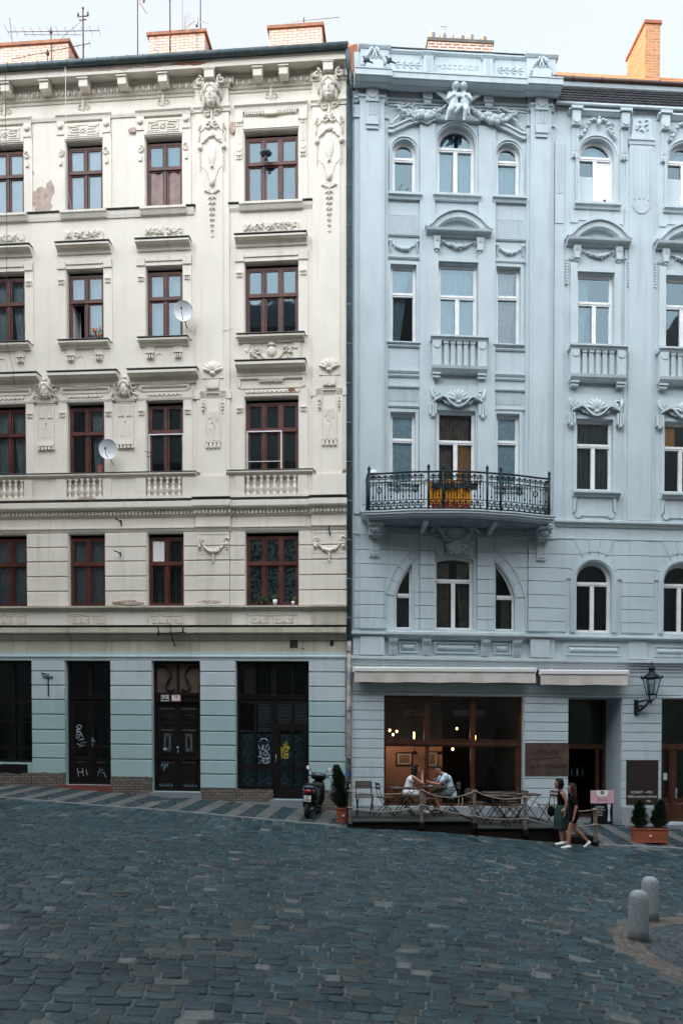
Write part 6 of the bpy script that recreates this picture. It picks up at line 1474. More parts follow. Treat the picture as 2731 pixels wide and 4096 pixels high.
# shopfront of the cafe
DS = -.20; bw = MB(T)
O = outline(.93, 4.80, .40, 3.455); bw.ring(O, inset(O, .07), DS - .10, DS)
bw.box(1.0, 4.73, DS - .10, DS + .03, 2.05, 2.20).box(1.0, 4.73, DS, DS + .06, 2.10, 2.15)
for u in (2.14, 3.43): bw.box(u - .075, u + .075, DS - .10, DS + .012, 2.2, 3.385)
bw.box(2.10, 2.20, DS - .10, DS + .02, .47, 2.05).box(3.37, 3.49, DS - .10, DS + .02, .47, 2.05).box(2.22, 3.35, DS - .08, DS - .04, 2.22, 2.27).box(1.0, 2.07, DS - .08, DS - .04, 2.22, 2.26).box(3.5, 4.73, DS - .08, DS - .04, 2.22, 2.26).box(4.64, 4.73, DS - .1, DS + .02, .47, 2.05)
sw = bw.build('shopfront', 'brown_wood', RB)
b = MB(T); b.quad((1.0, DS - .05, 2.2), (4.75, DS - .05, 2.2), (4.75, DS - .05, 3.4), (1.0, DS - .05, 3.4)); b.quad((3.45, DS - .05, .45), (4.75, DS - .05, .45), (4.75, DS - .05, 2.1), (3.45, DS - .05, 2.1)); b.build('pane', 'glass_lo', sw, norm=False)
# cafe room: lit terracotta back wall, dark passage
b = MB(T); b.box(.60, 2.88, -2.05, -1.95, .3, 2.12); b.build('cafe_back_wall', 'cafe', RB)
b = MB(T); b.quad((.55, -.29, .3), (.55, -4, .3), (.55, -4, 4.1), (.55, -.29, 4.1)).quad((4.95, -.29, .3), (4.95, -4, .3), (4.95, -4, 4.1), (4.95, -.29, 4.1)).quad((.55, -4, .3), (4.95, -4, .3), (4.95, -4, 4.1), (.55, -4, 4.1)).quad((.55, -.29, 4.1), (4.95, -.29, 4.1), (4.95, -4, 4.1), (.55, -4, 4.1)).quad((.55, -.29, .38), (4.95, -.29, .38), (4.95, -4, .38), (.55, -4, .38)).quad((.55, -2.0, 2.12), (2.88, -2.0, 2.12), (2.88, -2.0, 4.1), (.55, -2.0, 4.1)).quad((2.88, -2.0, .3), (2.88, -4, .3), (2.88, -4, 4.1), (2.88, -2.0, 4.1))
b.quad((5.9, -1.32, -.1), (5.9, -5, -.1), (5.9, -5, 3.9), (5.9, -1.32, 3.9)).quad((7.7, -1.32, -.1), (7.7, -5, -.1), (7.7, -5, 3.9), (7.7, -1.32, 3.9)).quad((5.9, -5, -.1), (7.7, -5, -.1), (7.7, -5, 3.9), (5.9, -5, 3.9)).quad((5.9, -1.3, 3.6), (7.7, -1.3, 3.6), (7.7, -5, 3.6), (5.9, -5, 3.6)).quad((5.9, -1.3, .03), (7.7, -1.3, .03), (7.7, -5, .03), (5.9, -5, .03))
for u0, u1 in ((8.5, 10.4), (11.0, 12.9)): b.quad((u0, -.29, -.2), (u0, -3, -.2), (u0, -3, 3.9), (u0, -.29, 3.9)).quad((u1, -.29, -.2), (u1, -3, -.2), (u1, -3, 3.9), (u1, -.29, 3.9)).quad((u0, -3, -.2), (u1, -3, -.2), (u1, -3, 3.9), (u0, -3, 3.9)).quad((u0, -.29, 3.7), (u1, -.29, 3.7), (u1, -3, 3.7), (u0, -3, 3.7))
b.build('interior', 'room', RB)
# cafe doorway frame, set deep
b = MB(T); O = outline(6.06, 7.56, .02, 3.46); b.ring(O, inset(O, .09), -1.28, -1.18); b.box(6.14, 7.48, -1.28, -1.14, 2.02, 2.16).box(7.26, 7.36, -1.28, -1.17, .1, 2.05)
sd_ = b.build('cafe_door_frame', 'brown_wood', RB); MB(T).quad((6.1, -1.24, 2.1), (7.5, -1.24, 2.1), (7.5, -1.24, 3.4), (6.1, -1.24, 3.4)).build('pane', 'glass_lo', sd_, norm=False)
# dark neighbour door
for (a, e) in ((8.71, 10.25), (11.2, 12.7)):
    b = MB(T); O = outline(a, e, -.05, 3.45); b.ring(O, inset(O, .07), DS - .08, DS + .0); b.box(a + .07, e - .07, DS - .08, DS + .03, 2.05, 2.20); c = (a + e) / 2
    b.box(c - .35 - .05, c - .35 + .05, DS - .07, DS + .01, .0, 2.05).box(a + .07, e - .07, DS - .07, DS - .02, .0, .62); 
    for x0, x1 in ((a + .14, c - .45), (c - .25, e - .14)): panel(b, x0, x1, .12, .52, DS - .02, .02); b.ring(outline(x0 - .04, x1 + .04, .62, 2.05), inset(outline(x0 - .04, x1 + .04, .62, 2.05), .05), DS - .05, DS - .005)
    w = b.build('shop_door', 'brown_wood' if a > 8 else 'dark_wood', RB); w['label'] = 'brown wooden shop door with tall glazing'
    MB(T).quad((a + .05, DS - .05, .6), (e - .05, DS - .05, .6), (e - .05, DS - .05, 3.42), (a + .05, DS - .05, 3.42)).build('pane', 'glass_lo', w, norm=False)
    if a < 9: MB(T).box(a + .0, a + .27, DS - .04, DS - .03, 1.17, 1.37).build('paper_notice', 'frost_white', w); MB(T).tube([(c - .25, DS + .02, .72), (c - .25, DS + .02, .9)], .012).box(c - .28, c - .22, DS, DS + .015, .66, .96).build('door_handle', 'grey_metal', w)
# ================================================ houses across the square, behind the camera: they close the sky and show in the window glass
def far_house(name, x0, x1, y0, y1, h, ridge, label, side):
    t = empty(name, ((x0 + x1) / 2, (y0 + y1) / 2, 0), 0, label, 'building'); w, dd = (x1 - x0) / 2, (y1 - y0) / 2
    b = MB(wall=False); b.box(-w, w, -dd, dd, -1.5, h)
    f = b.build('wall', 'opp', t)
    r = MB(wall=False)
    if side == 'y': r.add([(-w, -dd, h), (w, -dd, h), (w, dd + .4, h), (-w, dd + .4, h), (-w, 0, ridge), (w, 0, ridge)], [(0, 1, 5, 4), (3, 4, 5, 2), (0, 4, 3), (1, 2, 5)])
    else: r.add([(-w, -dd, h), (w + .4, -dd, h), (w + .4, dd, h), (-w, dd, h), (0, -dd, ridge), (0, dd, ridge)], [(0, 4, 5, 3), (1, 2, 5, 4), (0, 1, 4), (3, 5, 2)])
    r.build('roof', 'opproof', t)
    for fl_ in range(4):
        n = int((w if side == 'y' else dd) * 2 / 2.6)
        for i in range(n):
            k = MB(wall=False); q = -(w if side == 'y' else dd) + 1.3 + i * 2.6; z = 1.2 + fl_ * h / 4.3
            if side == 'y': k.box(q - .55, q + .55, dd, dd + .05, z, z + 2.0)
            else: k.box(w, w + .05, q - .55, q + .55, z, z + 2.0)
            k.build('window', 'tin', t)
    return t
far_house('unseen_house', -16, -3.5, -16, -3, 22.5, 31.5, 'ochre house across the square with a steep tiled roof', 'y')
far_house('unseen_house', -3.5, 9, -17, -4, 24, 32, 'taller ochre house across the square', 'y')
far_house('unseen_house', 9, 24, -16, -3, 19.5, 26.5, 'low-eaved ochre house across the square to the right', 'y')
far_house('unseen_house', -28, -15.6, -4, 22, 21.9, 23.5, 'unseen ochre house added on the left to block the low sun', 'x')  # added out of view; ridge height set to keep sun off the facades
far_house('unseen_house', 15, 27, -4, 19, 19.5, 24, 'unseen ochre house added on the right to darken the lower facades', 'x')  # added out of view to cut sky light low on the facades
# ================================================ STREET THINGS
def on(side, u, d, v): p = W(side, u, d, 0); return Vector((p.x, p.y, v + T * u))
def ang(side): return AL if side == 'L' else AR
def thing(name, loc, rz, label, cat, group=None): return empty(name, loc, rz, label, cat, group)
F3 = lambda: MB(wall=False)
# ---- awnings
def awning(u0, u1, label):
    w = u1 - u0; t = thing('awning', on('R', u0, .03, 3.77), AR, label, 'awning', 'rolled-up shop awnings')
    b = MB(0); b.prof([(0, .27), (.30, .27), (.36, .30), (.36, .38), (.28, .42), (0, .42)], 0, w); b.build('cassette', 'awning_box', t)
    b = MB(0); n = int(w * 14); P = []; F = []
    for j in range(5):
        for i in range(n + 1):
            u = w * i / n; P.append((u, .355 + .012 * math.sin(u * 9) * (1 - j / 4) + .006 * math.sin(u * 31 + j), .29 * j / 4 + (.008 * math.sin(u * 5) if j == 0 else 0)))
    for j in range(4):
        for i in range(n): F.append((j * (n + 1) + i, j * (n + 1) + i + 1, (j + 1) * (n + 1) + i + 1, (j + 1) * (n + 1) + i))
    b.add(P, F, True); b.build('valance', 'awning', t, norm=False)
    b = MB(0); b.box(.01, w - .01, .36, .375, .285, .30); b.build('rail', 'grey_metal', t)
    b = MB(0)
    for k in range(3): b.box(w * (k + .5) / 3 - .02, w * (k + .5) / 3 + .02, 0, .05, .42, .47)
    b.build('wall_bracket', 'white', t); MB(0).box(-.03, 0, .02, .34, .28, .42).build('end_cap', 'white', t); MB(0).box(w, w + .03, .02, .34, .28, .42).build('end_cap', 'white', t); return t
awning(.085, 5.03, 'long cream rolled-up awning over the wide cafe window'); awning(5.16, 7.59, 'shorter cream rolled-up awning over the cafe doorway, left of the lantern')
b = MB(0); b.tube([(0, 0, 0), (0, .25, .0), (.0, .28, .06)], .03).ell((.02, .28, .08), (.06, .06, .05)).tube([(-.2, .1, .16), (-.05, .1, .16), (-.05, .1, .10)], .012); o = b.build('security_camera', 'black_metal'); o.location = on('R', 5.09, .0, 4.06); o.rotation_euler = (0, 0, AR); tag(o, 'small black camera fixed between the two awnings', 'camera')
# ---- wall lantern
t = thing('wall_lantern', on('R', 8.20, 0, 3.0), AR, 'dark green cast iron lantern on a scrolled bracket beside the doorway', 'lantern')
b = MB(0); b.box(-.30, -.18, 0, .05, .0, .42); b.tube([(-.24, .03, .08), (-.16, .14, .12), (-.05, .25, .25), (.0, .42, .42)], .03).tube([(-.24, .03, .34), (-.12, .2, .38), (0, .45, .40)], .028); b.scroll((-.14, .18), .08, 1, .12, .02, 1.3, 0); b.ell((-.24, .06, .03), (.05, .05, .06)).ell((0, .45, .33), (.035, .035, .06)).ell((-.22, .05, .36), (.06, .05, .05)); b.build('bracket', 'iron', t)
cu, cd = 0.02, .46; b = MB(0)
hx = lambda r, z: [(cu + r * math.cos(PI / 6 + k * PI / 3), cd + r * math.sin(PI / 6 + k * PI / 3), z) for k in range(6)]
lo, hi = hx(.125, .55), hx(.235, .98)
for k in range(6): b.rod(lo[k], hi[k], .014, 5); b.rod(lo[k], lo[(k + 1) % 6], .018, 5); b.rod(hi[k], hi[(k + 1) % 6], .024, 5); b.ell((hi[k][0] + (hi[k][0] - cu) * .15, hi[k][1] + (hi[k][1] - cd) * .15, 1.02), (.03, .03, .05))
for k in range(3): q = 2 * k; b.tube([(cu + (lo[q][0] - cu) * .9, cd + (lo[q][1] - cd) * .9, .55), (cu + (lo[q][0] - cu) * 1.0, cd + (lo[q][1] - cd) * 1.0, .47), (cu + (lo[q][0] - cu) * .55, cd + (lo[q][1] - cd) * .55, .42), (cu + (lo[q][0] - cu) * .35, cd + (lo[q][1] - cd) * .35, .38)], .014, 5)
b.ell((cu, cd, .38), (.06, .06, .03)); b.build('lantern_frame', 'iron', t)
b = MB(0); b.lathe((cu, cd, 0), [(.255, .98), (.25, 1.01), (.19, 1.07), (.10, 1.12), (.085, 1.14), (.08, 1.22), (.10, 1.24), (.09, 1.27), (.055, 1.29), (.04, 1.34), (.045, 1.36), (.015, 1.39), (.02, 1.41), (.004, 1.45)], 12); b.build('lantern_roof', 'iron', t)
b = MB(0)
for k in range(6): b.quad(*[tuple(x) for x in (lo[k], lo[(k + 1) % 6], hi[(k + 1) % 6], hi[k])])
b.build('glass', 'lampglass', t, norm=False); MB(0).lathe((cu, cd, .58), [(.03, 0), (.03, .1), (.045, .14), (.045, .22), (.02, .26)], 8).build('lamp', 'white', t)
# ---- signs
t = thing('shop_sign', on('R', 5.452, .03, 1.742), AR, 'rusty brown steel sign board reading Mada ice cream between window and doorway', 'sign')
MB(0).box(-.612, .612, 0, .03, -.448, .448).build('board', 'rust', t); textmesh('lettering', 'Mada', .24, 'engrave', t, (.02, -.032, .12), ext=.004, space=1.15); textmesh('lettering', 'ice cream', .24, 'engrave', t, (.03, -.032, -.26), ext=.004, space=1.1)
b = MB(0); b.tube([(-.42, .035, .0), (0, .035, .02), (.40, .035, .06)], .008, 4).build('underline', 'engrave', t)
t = thing('chalkboard', on('R', 8.15, .03, 1.118), AR, 'tall dark brown chalkboard with handwritten sorbet prices, right of the doorway', 'chalkboard')
MB(0).box(-.45, .45, 0, .025, -.62, .62).build('board', 'chalkboard', t)
textmesh('chalk_writing', 'SORBET – MIX', .098, 'chalk', t, (-.02, -.027, -.31), ext=.001); textmesh('chalk_writing', 'VIŠEŇ, ANANAS, MANGO', .086, 'chalk', t, (.0, -.027, -.43), ext=.001, space=.84); textmesh('chalk_writing', '49,-', .10, 'chalk', t, (.2, -.027, -.56), ext=.001)
t = thing('menu_stand', on('R', 6.98, .10, -.09), AR, 'black menu easel with a pink ice cream card on top, standing in the doorway', 'menu stand')
b = MB(0); b.box(-.27, .27, 0, .03, .04, .70); b.box(-.3, -.27, -.02, .04, 0, .72).box(.27, .30, -.02, .04, 0, .72); b.build('board', 'black', t)
MB(0).box(-.33, .33, .035, .045, .62, .98).build('pink_card', 'pink_card', t)
b = MB(0); P = [(-.17, .98), (-.155, .87), (-.10, .815), (.10, .815), (.155, .87), (.17, .98)]; b.poly(P, .045, .049); b.build('cup_picture', 'white', t); MB(0).lathe((0, .048, .915), [(.06, 0), (.06, .003)], 14, 'y').build('scoop_picture', 'brown_drape', t)
textmesh('card_print', 'domácí zmrzlina\nkaždý den čerstvá', .042, 'engrave', t, (0, -.047, .73), ext=.0006)
textmesh('chalk_writing', 'Točená\nZmrzlina\nKáva\nLimo', .075, 'chalk', t, (-.06, -.032, .50), ext=.0006, align='CENTER'); b = MB(0); b.poly([(.16, .12), (.24, .12), (.22, .40), (.25, .6), (.15, .6), (.18, .40)], .03, .033); b.build('cone_picture', 'frost_white', t)
# ---- terrace deck
t = thing('terrace_deck', on('R', 2.8, 1.5, .0), AR, 'raised dark timber cafe terrace with weathered posts', 'terrace')
ub = 2.8
def dk(b, u0, u1, d0, d1, v0, v1): return b.box(u0 - ub, u1 - ub, d0 - 1.5, d1 - 1.5, v0, v1)
for (a, e, v) in ((-.24, 2.74, .34), (2.76, 5.05, .16)):
    b = MB(0)
    n = 19
    for k in range(n): d0 = .10 + k * .152; dk(b, a, e, d0, d0 + .142, v - .03 + T * ub, v + random.uniform(-.002, .002) + T * ub)
    b.build('deck_boards', 'deck', t)
b = MB(0)
for (a, e, v, bo) in ((-.24, 2.75, .305, (.10, -.10)), (2.75, 5.06, .125, (-.10, -.33)), (5.06, 5.86, -.12, (-.33, -.45))):
    b.add([(a - ub, 1.36, bo[0] - .1), (e - ub, 1.36, bo[1] - .1), (e - ub, 1.42, bo[1] - .1), (a - ub, 1.42, bo[0] - .1), (a - ub, 1.36, v), (e - ub, 1.36, v), (e - ub, 1.42, v), (a - ub, 1.42, v)], [(0, 1, 2, 3), (4, 7, 6, 5), (0, 4, 5, 1), (1, 5, 6, 2), (2, 6, 7, 3), (3, 7, 4, 0)])
dk(b, -.25, -.19, .1, 2.9, -.1, .30); dk(b, 5.0, 5.06, .1, 2.9, -.5, .12); dk(b, 5.06, 5.84, 2.2, 2.9, -.5, -.13); dk(b, 2.72, 2.76, .1, 2.9, .10, .34)
b.build('skirting', 'skirt', t)
POST = [(-.19, .22, 1.06), (1.53, .24, 1.075), (2.81, .22, 1.057), (4.05, .05, .91), (5.78, -.26, .60)]
for u, v0, v1 in POST:
    b = MB(0); P = []; F = []; rn = random.Random(int(u * 100))
    for j in range(8):
        z = v0 + (v1 - v0) * j / 7; r = .047 * (1 + rn.uniform(-.08, .08)); ox = rn.uniform(-.004, .004)
        for q in range(8): w = q * PI / 4 + .3; P.append((u - ub + ox + r * math.cos(w), 1.46 + r * math.sin(w), z))
    for j in range(7):
        for q in range(8): F.append((j * 8 + q, j * 8 + (q + 1) % 8, (j + 1) * 8 + (q + 1) % 8, (j + 1) * 8 + q))
    F.append(tuple(range(56, 64))); b.add(P, F); b.build('post', 'post', t)
    MB(0).box(u - ub - .065, u - ub + .065, 1.40, 1.53, v0 - .12, v0 + .03).build('post_shoe', 'black_metal', t)
b = MB(0); b.box(-.24 - ub, -.14 - ub, .85, .95, .3, 1.22); b.build('post', 'skirt', t)
def rope(a, c, sag, m='rope'):
    P = []
    for i in range(17): s_ = i / 16; P.append((a[0] + (c[0] - a[0]) * s_ - ub, 1.46 + .055, a[1] + (c[1] - a[1]) * s_ - sag * 4 * s_ * (1 - s_)))
    b = MB(0); b.tube(P, .0125, 6)
    for q in (a, c): b.tube([(q[0] - ub + .056 * math.cos(w), 1.46 + .056 * math.sin(w), q[1]) for w in [2 * PI * k / 10 for k in range(10)]], .013, 5, True)
    b.build('rope', m, t)
rope((-.19, 1.03), (1.53, 1.05), .09); rope((1.53, 1.05), (2.81, 1.03), .17); rope((2.81, 1.03), (4.05, .88), .12); rope((4.05, .86), (5.78, .57), .16)
rope((-.19, .64), (1.53, .70), .14); rope((1.53, .70), (2.81, .42), .03); rope((2.81, .42), (4.05, .36), .05); rope((4.05, .36), (5.78, .20), .10)
b = MB(0); b.tube([(2.42 - ub, 1.5, .90), (2.42 - ub, 1.5, .72), (2.36 - ub, 1.5, .63), (2.44 - ub, 1.5, .61), (2.52 - ub, 1.5, .74), (2.50 - ub, 1.5, .92)], .012, 5).tube([(-.2 - ub, 1.4, 1.2), (-.19 - ub, 1.46, 1.03)], .012).build('rope', 'rope', t)
# ---- folding chairs and tables
def chair_proto():
    c = thing('folding_chair', (0, 0, 0), 0, 'x', 'chair', 'folding bistro chairs on the terrace'); w = .20
    for q in (-1, 1):
        F3().tube([(-.19, q * w, .82), (-.15, q * w, .52), (.20, q * w, .0)], .011, 5).build('back_leg', 'black_metal', c)
        F3().tube([(.20, q * (w - .02), .45), (-.22, q * (w - .02), .0)], .011, 5).build('front_leg', 'black_metal', c)
    F3().tube([(.13, -w, .10), (.13, w, .10)], .008, 4).build('stretcher', 'black_metal', c); F3().tube([(-.18, -w, .45), (-.18, w, .45)], .009, 4).build('stretcher', 'black_metal', c)
    b = F3()
    for k in range(6): x = -.17 + k * .066; b.add([(x, -.20, .45), (x + .054, -.20, .45), (x + .054, .20, .45), (x, .20, .45), (x, -.20, .465), (x + .054, -.20, .465), (x + .054, .20, .465), (x, .20, .465)], [(0, 1, 2, 3), (4, 7, 6, 5), (0, 4, 5, 1), (1, 5, 6, 2), (2, 6, 7, 3), (3, 7, 4, 0)])
    b.build('seat', 'slat', c)
    b = F3()
    for z in (.66, .755): b.add([(-.195, -.21, z), (-.178, -.21, z), (-.178, .21, z), (-.195, .21, z), (-.205, -.21, z + .065), (-.188, -.21, z + .065), (-.188, .21, z + .065), (-.205, .21, z + .065)], [(0, 1, 2, 3), (4, 7, 6, 5), (0, 4, 5, 1), (1, 5, 6, 2), (2, 6, 7, 3), (3, 7, 4, 0)])
    b.build('backrest', 'slat', c); return c
def table_proto():
    c = thing('bistro_table', (0, 0, 0), 0, 'x', 'table', 'folding bistro tables on the terrace')
    b = F3()
    for k in range(7): y = -.30 + k * .087; b.add([(-.31, y, .70), (.31, y, .70), (.31, y + .076, .70), (-.31, y + .076, .70), (-.31, y, .722), (.31, y, .722), (.31, y + .076, .722), (-.31, y + .076, .722)], [(0, 1, 2, 3), (4, 7, 6, 5), (0, 4, 5, 1), (1, 5, 6, 2), (2, 6, 7, 3), (3, 7, 4, 0)])
    b.build('tabletop', 'slat', c)
    for q in (-1, 1):
        F3().tube([(-.24, q * .25, .69), (.26, q * .25, 0)], .012, 5).build('leg', 'black_metal', c); F3().tube([(.24, q * .23, .69), (-.26, q * .23, 0)], .012, 5).build('leg', 'black_metal', c)
    [F3().tube(x, .009, 4).build('stretcher', 'black_metal', c) for x in ([(-.24, -.25, .06), (-.24, .25, .06)], [(.24, -.25, .06), (.24, .25, .06)], [(-.28, -.27, .69), (.28, -.27, .69)], [(-.28, .27, .69), (.28, .27, .69)])]; return c
cp, tp = chair_proto(), table_proto(); used = {}
def put(p, u, d, v, rz, label):
    o = p if p.name not in used else copy_tree(p); used[p.name] = 1; o.location = on('R', u, d, v); o.rotation_euler = (0, 0, AR + rz); o['label'] = label; return o
V1_, V2_ = .342, .162
put(cp, .22, 2.2, V1_, -1.5, 'folding chair by the left end post, its back to the wall'); put(cp, .30, 1.2, V1_, 1.3, 'folding chair close to the wall behind the first rope span')
put(cp, .72, 2.2, V1_, .15, 'empty folding chair left of the seated woman, turned to the right'); put(cp, 1.30, 1.75, V1_, .05, 'folding chair the woman in white is sitting on')
put(tp, 1.95, 1.78, V1_, 0, 'bistro table between the seated woman and man'); put(cp, 2.47, 1.75, V1_, PI, 'folding chair the man in the printed shirt is sitting on')
put(tp, 1.15, 2.45, V1_, .03, 'empty bistro table in front of the seated woman, behind the second post'); put(cp, 1.72, 2.5, V1_, PI - .2, 'empty folding chair right at the second rope post')
put(cp, 2.95, 2.35, V2_, .1, 'folding chair just right of the third rope post'); put(tp, 3.50, 2.35, V2_, .04, 'bistro table between third and fourth rope posts'); put(cp, 4.12, 2.0, V2_, PI + .1, 'folding chair behind the fourth rope post, facing left')
put(cp, 3.22, 1.25, V2_, .2, 'folding chair below the right pane of the cafe window'); put(tp, 3.75, 1.2, V2_, 0, 'bistro table standing nearest the wall under the cafe window'); put(cp, 4.2, .95, V2_, PI - .2, 'folding chair in the corner under the right end of the cafe window')
put(tp, 4.42, 1.7, V2_, .1, 'bistro table in front of the granite plinth, left of the walking women'); put(cp, 4.92, 2.0, V2_, PI + .3, 'folding chair beside the last table, next to the woman in the green skirt')
put(cp, 3.75, 2.75, V2_, -1.5, 'folding chair backed up to the rope between third and fourth posts')
for k, (u, d, h) in enumerate(((1.0, -.9, .0), (1.7, -1.2, PI), (2.6, -.6, 2.8))): put(cp, u, d, .42, h, ('chair inside the cafe at the left window edge', 'chair inside the cafe below the pictures', 'chair inside the cafe behind the seated man')[k])
def glassware(name, u, d, h, r, label, m='lampglass'):
    b = F3(); b.lathe((0, 0, 0), [(r * .6, 0), (r * .15, .008), (r * .15, h * .45), (r * .8, h * .6), (r, h * .85), (r * .9, h)], 10); o = b.build(name, m); o.location = on('R', u, d, V1_ + .723); return tag(o, label, 'glass')
glassware('wine_glass', 2.03, 1.80, .2, .035, 'tall wine glass on the table between the couple'); glassware('tumbler', 1.83, 1.66, .08, .04, 'small tumbler on the table near the woman')
o = F3().lathe((0, 0, 0), [(.05, 0), (.07, .02), (.05, .022)], 12).build('ashtray', 'white'); o.location = on('R', 1.90, 1.92, V1_ + .723); tag(o, 'little white ashtray on the couple table', 'ashtray')
# ---- people. local frame: facing +x, left side +y
def limb_hand(b, wr, el, curl=.5, s_=1, spread=1, up=None):
    """palm and five separate, unequal, bent fingers with the thumb off the side"""
    wr = Vector(wr); f = (wr - Vector(el)).normalized(); up = up or Vector((0, 1, 0)); sd2 = f.cross(up).normalized(); up = sd2.cross(f).normalized()
    pc = wr + f * .045 * s_; b.cap(wr, wr + f * .07 * s_, .021 * s_, .022 * s_, 8); b.cap(wr + f * .03 * s_ + up * .018, wr + f * .07 * s_ + up * .022, .014, .013, 6); b.cap(wr + f * .03 * s_ - up * .018, wr + f * .07 * s_ - up * .022, .014, .013, 6)
    for k, (off, L_) in enumerate(((-.030, .055), (-.011, .066), (.009, .072), (.028, .064))):
        p0 = wr + f * .078 * s_ + up * off; d1 = (f * math.cos(curl * .5) + sd2 * math.sin(curl * .5)); p1 = p0 + d1 * L_ * .5; d2 = (f * math.cos(curl * 1.6) + sd2 * math.sin(curl * 1.6)); p2 = p1 + d2 * L_ * .5
        b.tube([p0, p1, p2], [.0095, .0085, .006], 6)
    p0 = wr + f * .025 + up * .028; p1 = p0 + (f * .6 + up * .75 + sd2 * .3).normalized() * .035; p2 = p1 + (f * .9 + sd2 * .5).normalized() * .03; b.tube([p0, p1, p2], [.012, .010, .008], 6)
def head(b, c, pitch=0, s_=1.0):
    c = Vector(c); ca, sa = math.cos(pitch), math.sin(pitch)
    def q(x, z): return (c.x + (x * ca + z * sa) * s_, c.z + (-x * sa + z * ca) * s_)
    def e(x, y, z, rx, ry, rz): X, Z = q(x, z); b.ell((X, c.y + y * s_, Z), (rx * s_, ry * s_, rz * s_), -pitch, 12, 8)
    e(-.012, 0, .03, .094, .074, .092); e(.022, 0, -.025, .066, .058, .085); e(.055, 0, -.088, .026, .026, .020); e(.082, 0, -.012, .020, .012, .020); e(.093, 0, -.020, .014, .013, .010); e(.072, 0, .028, .016, .045, .010)
    e(.078, 0, -.048, .012, .022, .006); e(.076, 0, -.060, .012, .020, .007)
    for y in (-1, 1): e(-.008, y * .074, -.005, .016, .010, .028); e(.045, y * .034, -.03, .03, .022, .03)
    return q
def person(loc, rz, label, J, skin, hairm, hair, clothes, group=None, pitch=0, s_=1.0, curls=(.5, .5), girth=1.0):
    p = thing('person', loc, rz, label, 'person', group); g = girth
    b = F3(); pel, che, nk, hd = [Vector(J[k]) for k in ('pelvis', 'chest', 'neck', 'head')]
    b.cap(pel + Vector((0, .05, 0)), pel + Vector((0, -.05, 0)), .10 * g, .10 * g); mid = (pel + che) / 2; b.cap(pel, mid, .105 * g, .088 * g); b.cap(mid, che, .09 * g, .10 * g); b.cap(che + Vector((0, .075, .02)), che + Vector((0, -.075, .02)), .078 * g, .078 * g)
    sh = che + (nk - che) * .62
    b.cap(sh + Vector((0, .12 * g, -.01)), sh + Vector((0, -.12 * g, -.01)), .05, .05); b.cap(nk - (nk - che) * .25, hd - Vector((.0, 0, .05)), .052, .045)
    q = head(b, hd, pitch)
    for k, y in (('L', 1), ('R', -1)):
        s0 = sh + Vector((0, y * .155 * g, -.015)); el, wr = Vector(J['elbow' + k]), Vector(J['wrist' + k]); b.cap(s0, el, .044 * g, .033 * g); b.cap(el, wr, .034 * g, .021); limb_hand(b, wr, el, curls[0 if k == 'L' else 1])
        h0 = pel + Vector((0, y * .085, -.02)); kn, an = Vector(J['knee' + k]), Vector(J['ankle' + k]); b.cap(h0, kn, .083 * g, .052); m_ = kn + (an - kn) * .3; b.cap(kn, m_, .052, .052); b.cap(m_, an, .052, .030)
        tv = Vector(J.get('toe' + k, (an.x + .15, an.y, an.z - .05))); b.cap(an - Vector((.02, 0, .03)), tv, .030, .024)
    o = b.build('body', skin, p); remesh(o, .0085, 2)
    eb = F3()
    for y in (-1, 1): X, Z = q(.078, .005); eb.ell((X, hd.y + y * .030, Z), (.008, .012, .006)); X, Z = q(.080, .026); eb.ell((X, hd.y + y * .032, Z), (.006, .018, .004))
    eb.build('eyes', 'engrave', p)
    hb = F3(); hair(hb, q, hd); ho = hb.build('hair', hairm, p); remesh(ho, .011, 2)
    for nm, m_, fn, vx in clothes:
        cb = F3(); fn(cb, J, g); co = cb.build(nm, m_, p); 
        if vx: remesh(co, vx, 3)
    return p
def hair_long(L_=.42, back=.08):
    def f(b, q, hd):
        for (x, z, r) in ((-.03, .06, .088), (-.05, .0, .08), (.01, .085, .062)): X, Z = q(x, z); b.ell((X, hd.y, Z), (r, r * .95, r * .85), 0, 12, 8)
        for y in (-1, 0, 1):
            a = q(-.045, .02); c = q(-.075, -.10); P = [(a[0], hd.y + y * .055, a[1]), (c[0], hd.y + y * .07, c[1]), (hd.x - back - .02, hd.y + y * .075, hd.z - L_ * .6), (hd.x - back, hd.y + y * .05, hd.z - L_)]; b.tube(P, [.05, .05, .042, .015], 8)
        for y in (-1, 1): a = q(.01, .05); c = q(-.0, -.09); b.tube([(a[0], hd.y + y * .066, a[1]), (c[0] - .01, hd.y + y * .078, c[1]), (hd.x - .05, hd.y + y * .085, hd.z - L_ * .55)], [.03, .032, .018], 7)
    return f
def hair_bob(b, q, hd):
    for (x, z, r) in ((-.03, .055, .090), (-.05, .0, .085), (.015, .085, .06), (-.045, -.06, .07)): X, Z = q(x, z); b.ell((X, hd.y, Z), (r, r, r * .9), 0, 12, 8)
    for y in (-1, 1): a = q(.0, .03); c = q(-.01, -.10); b.tube([(a[0], hd.y + y * .066, a[1]), (c[0], hd.y + y * .074, c[1])], [.034, .028], 7)
def hair_short(b, q, hd):
    for (x, z, r) in ((-.03, .058, .084), (-.055, .01, .068), (.02, .088, .055), (.04, .09, .04)): X, Z = q(x, z); b.ell((X, hd.y, Z), (r, r * .9, r * .8), 0, 12, 8)
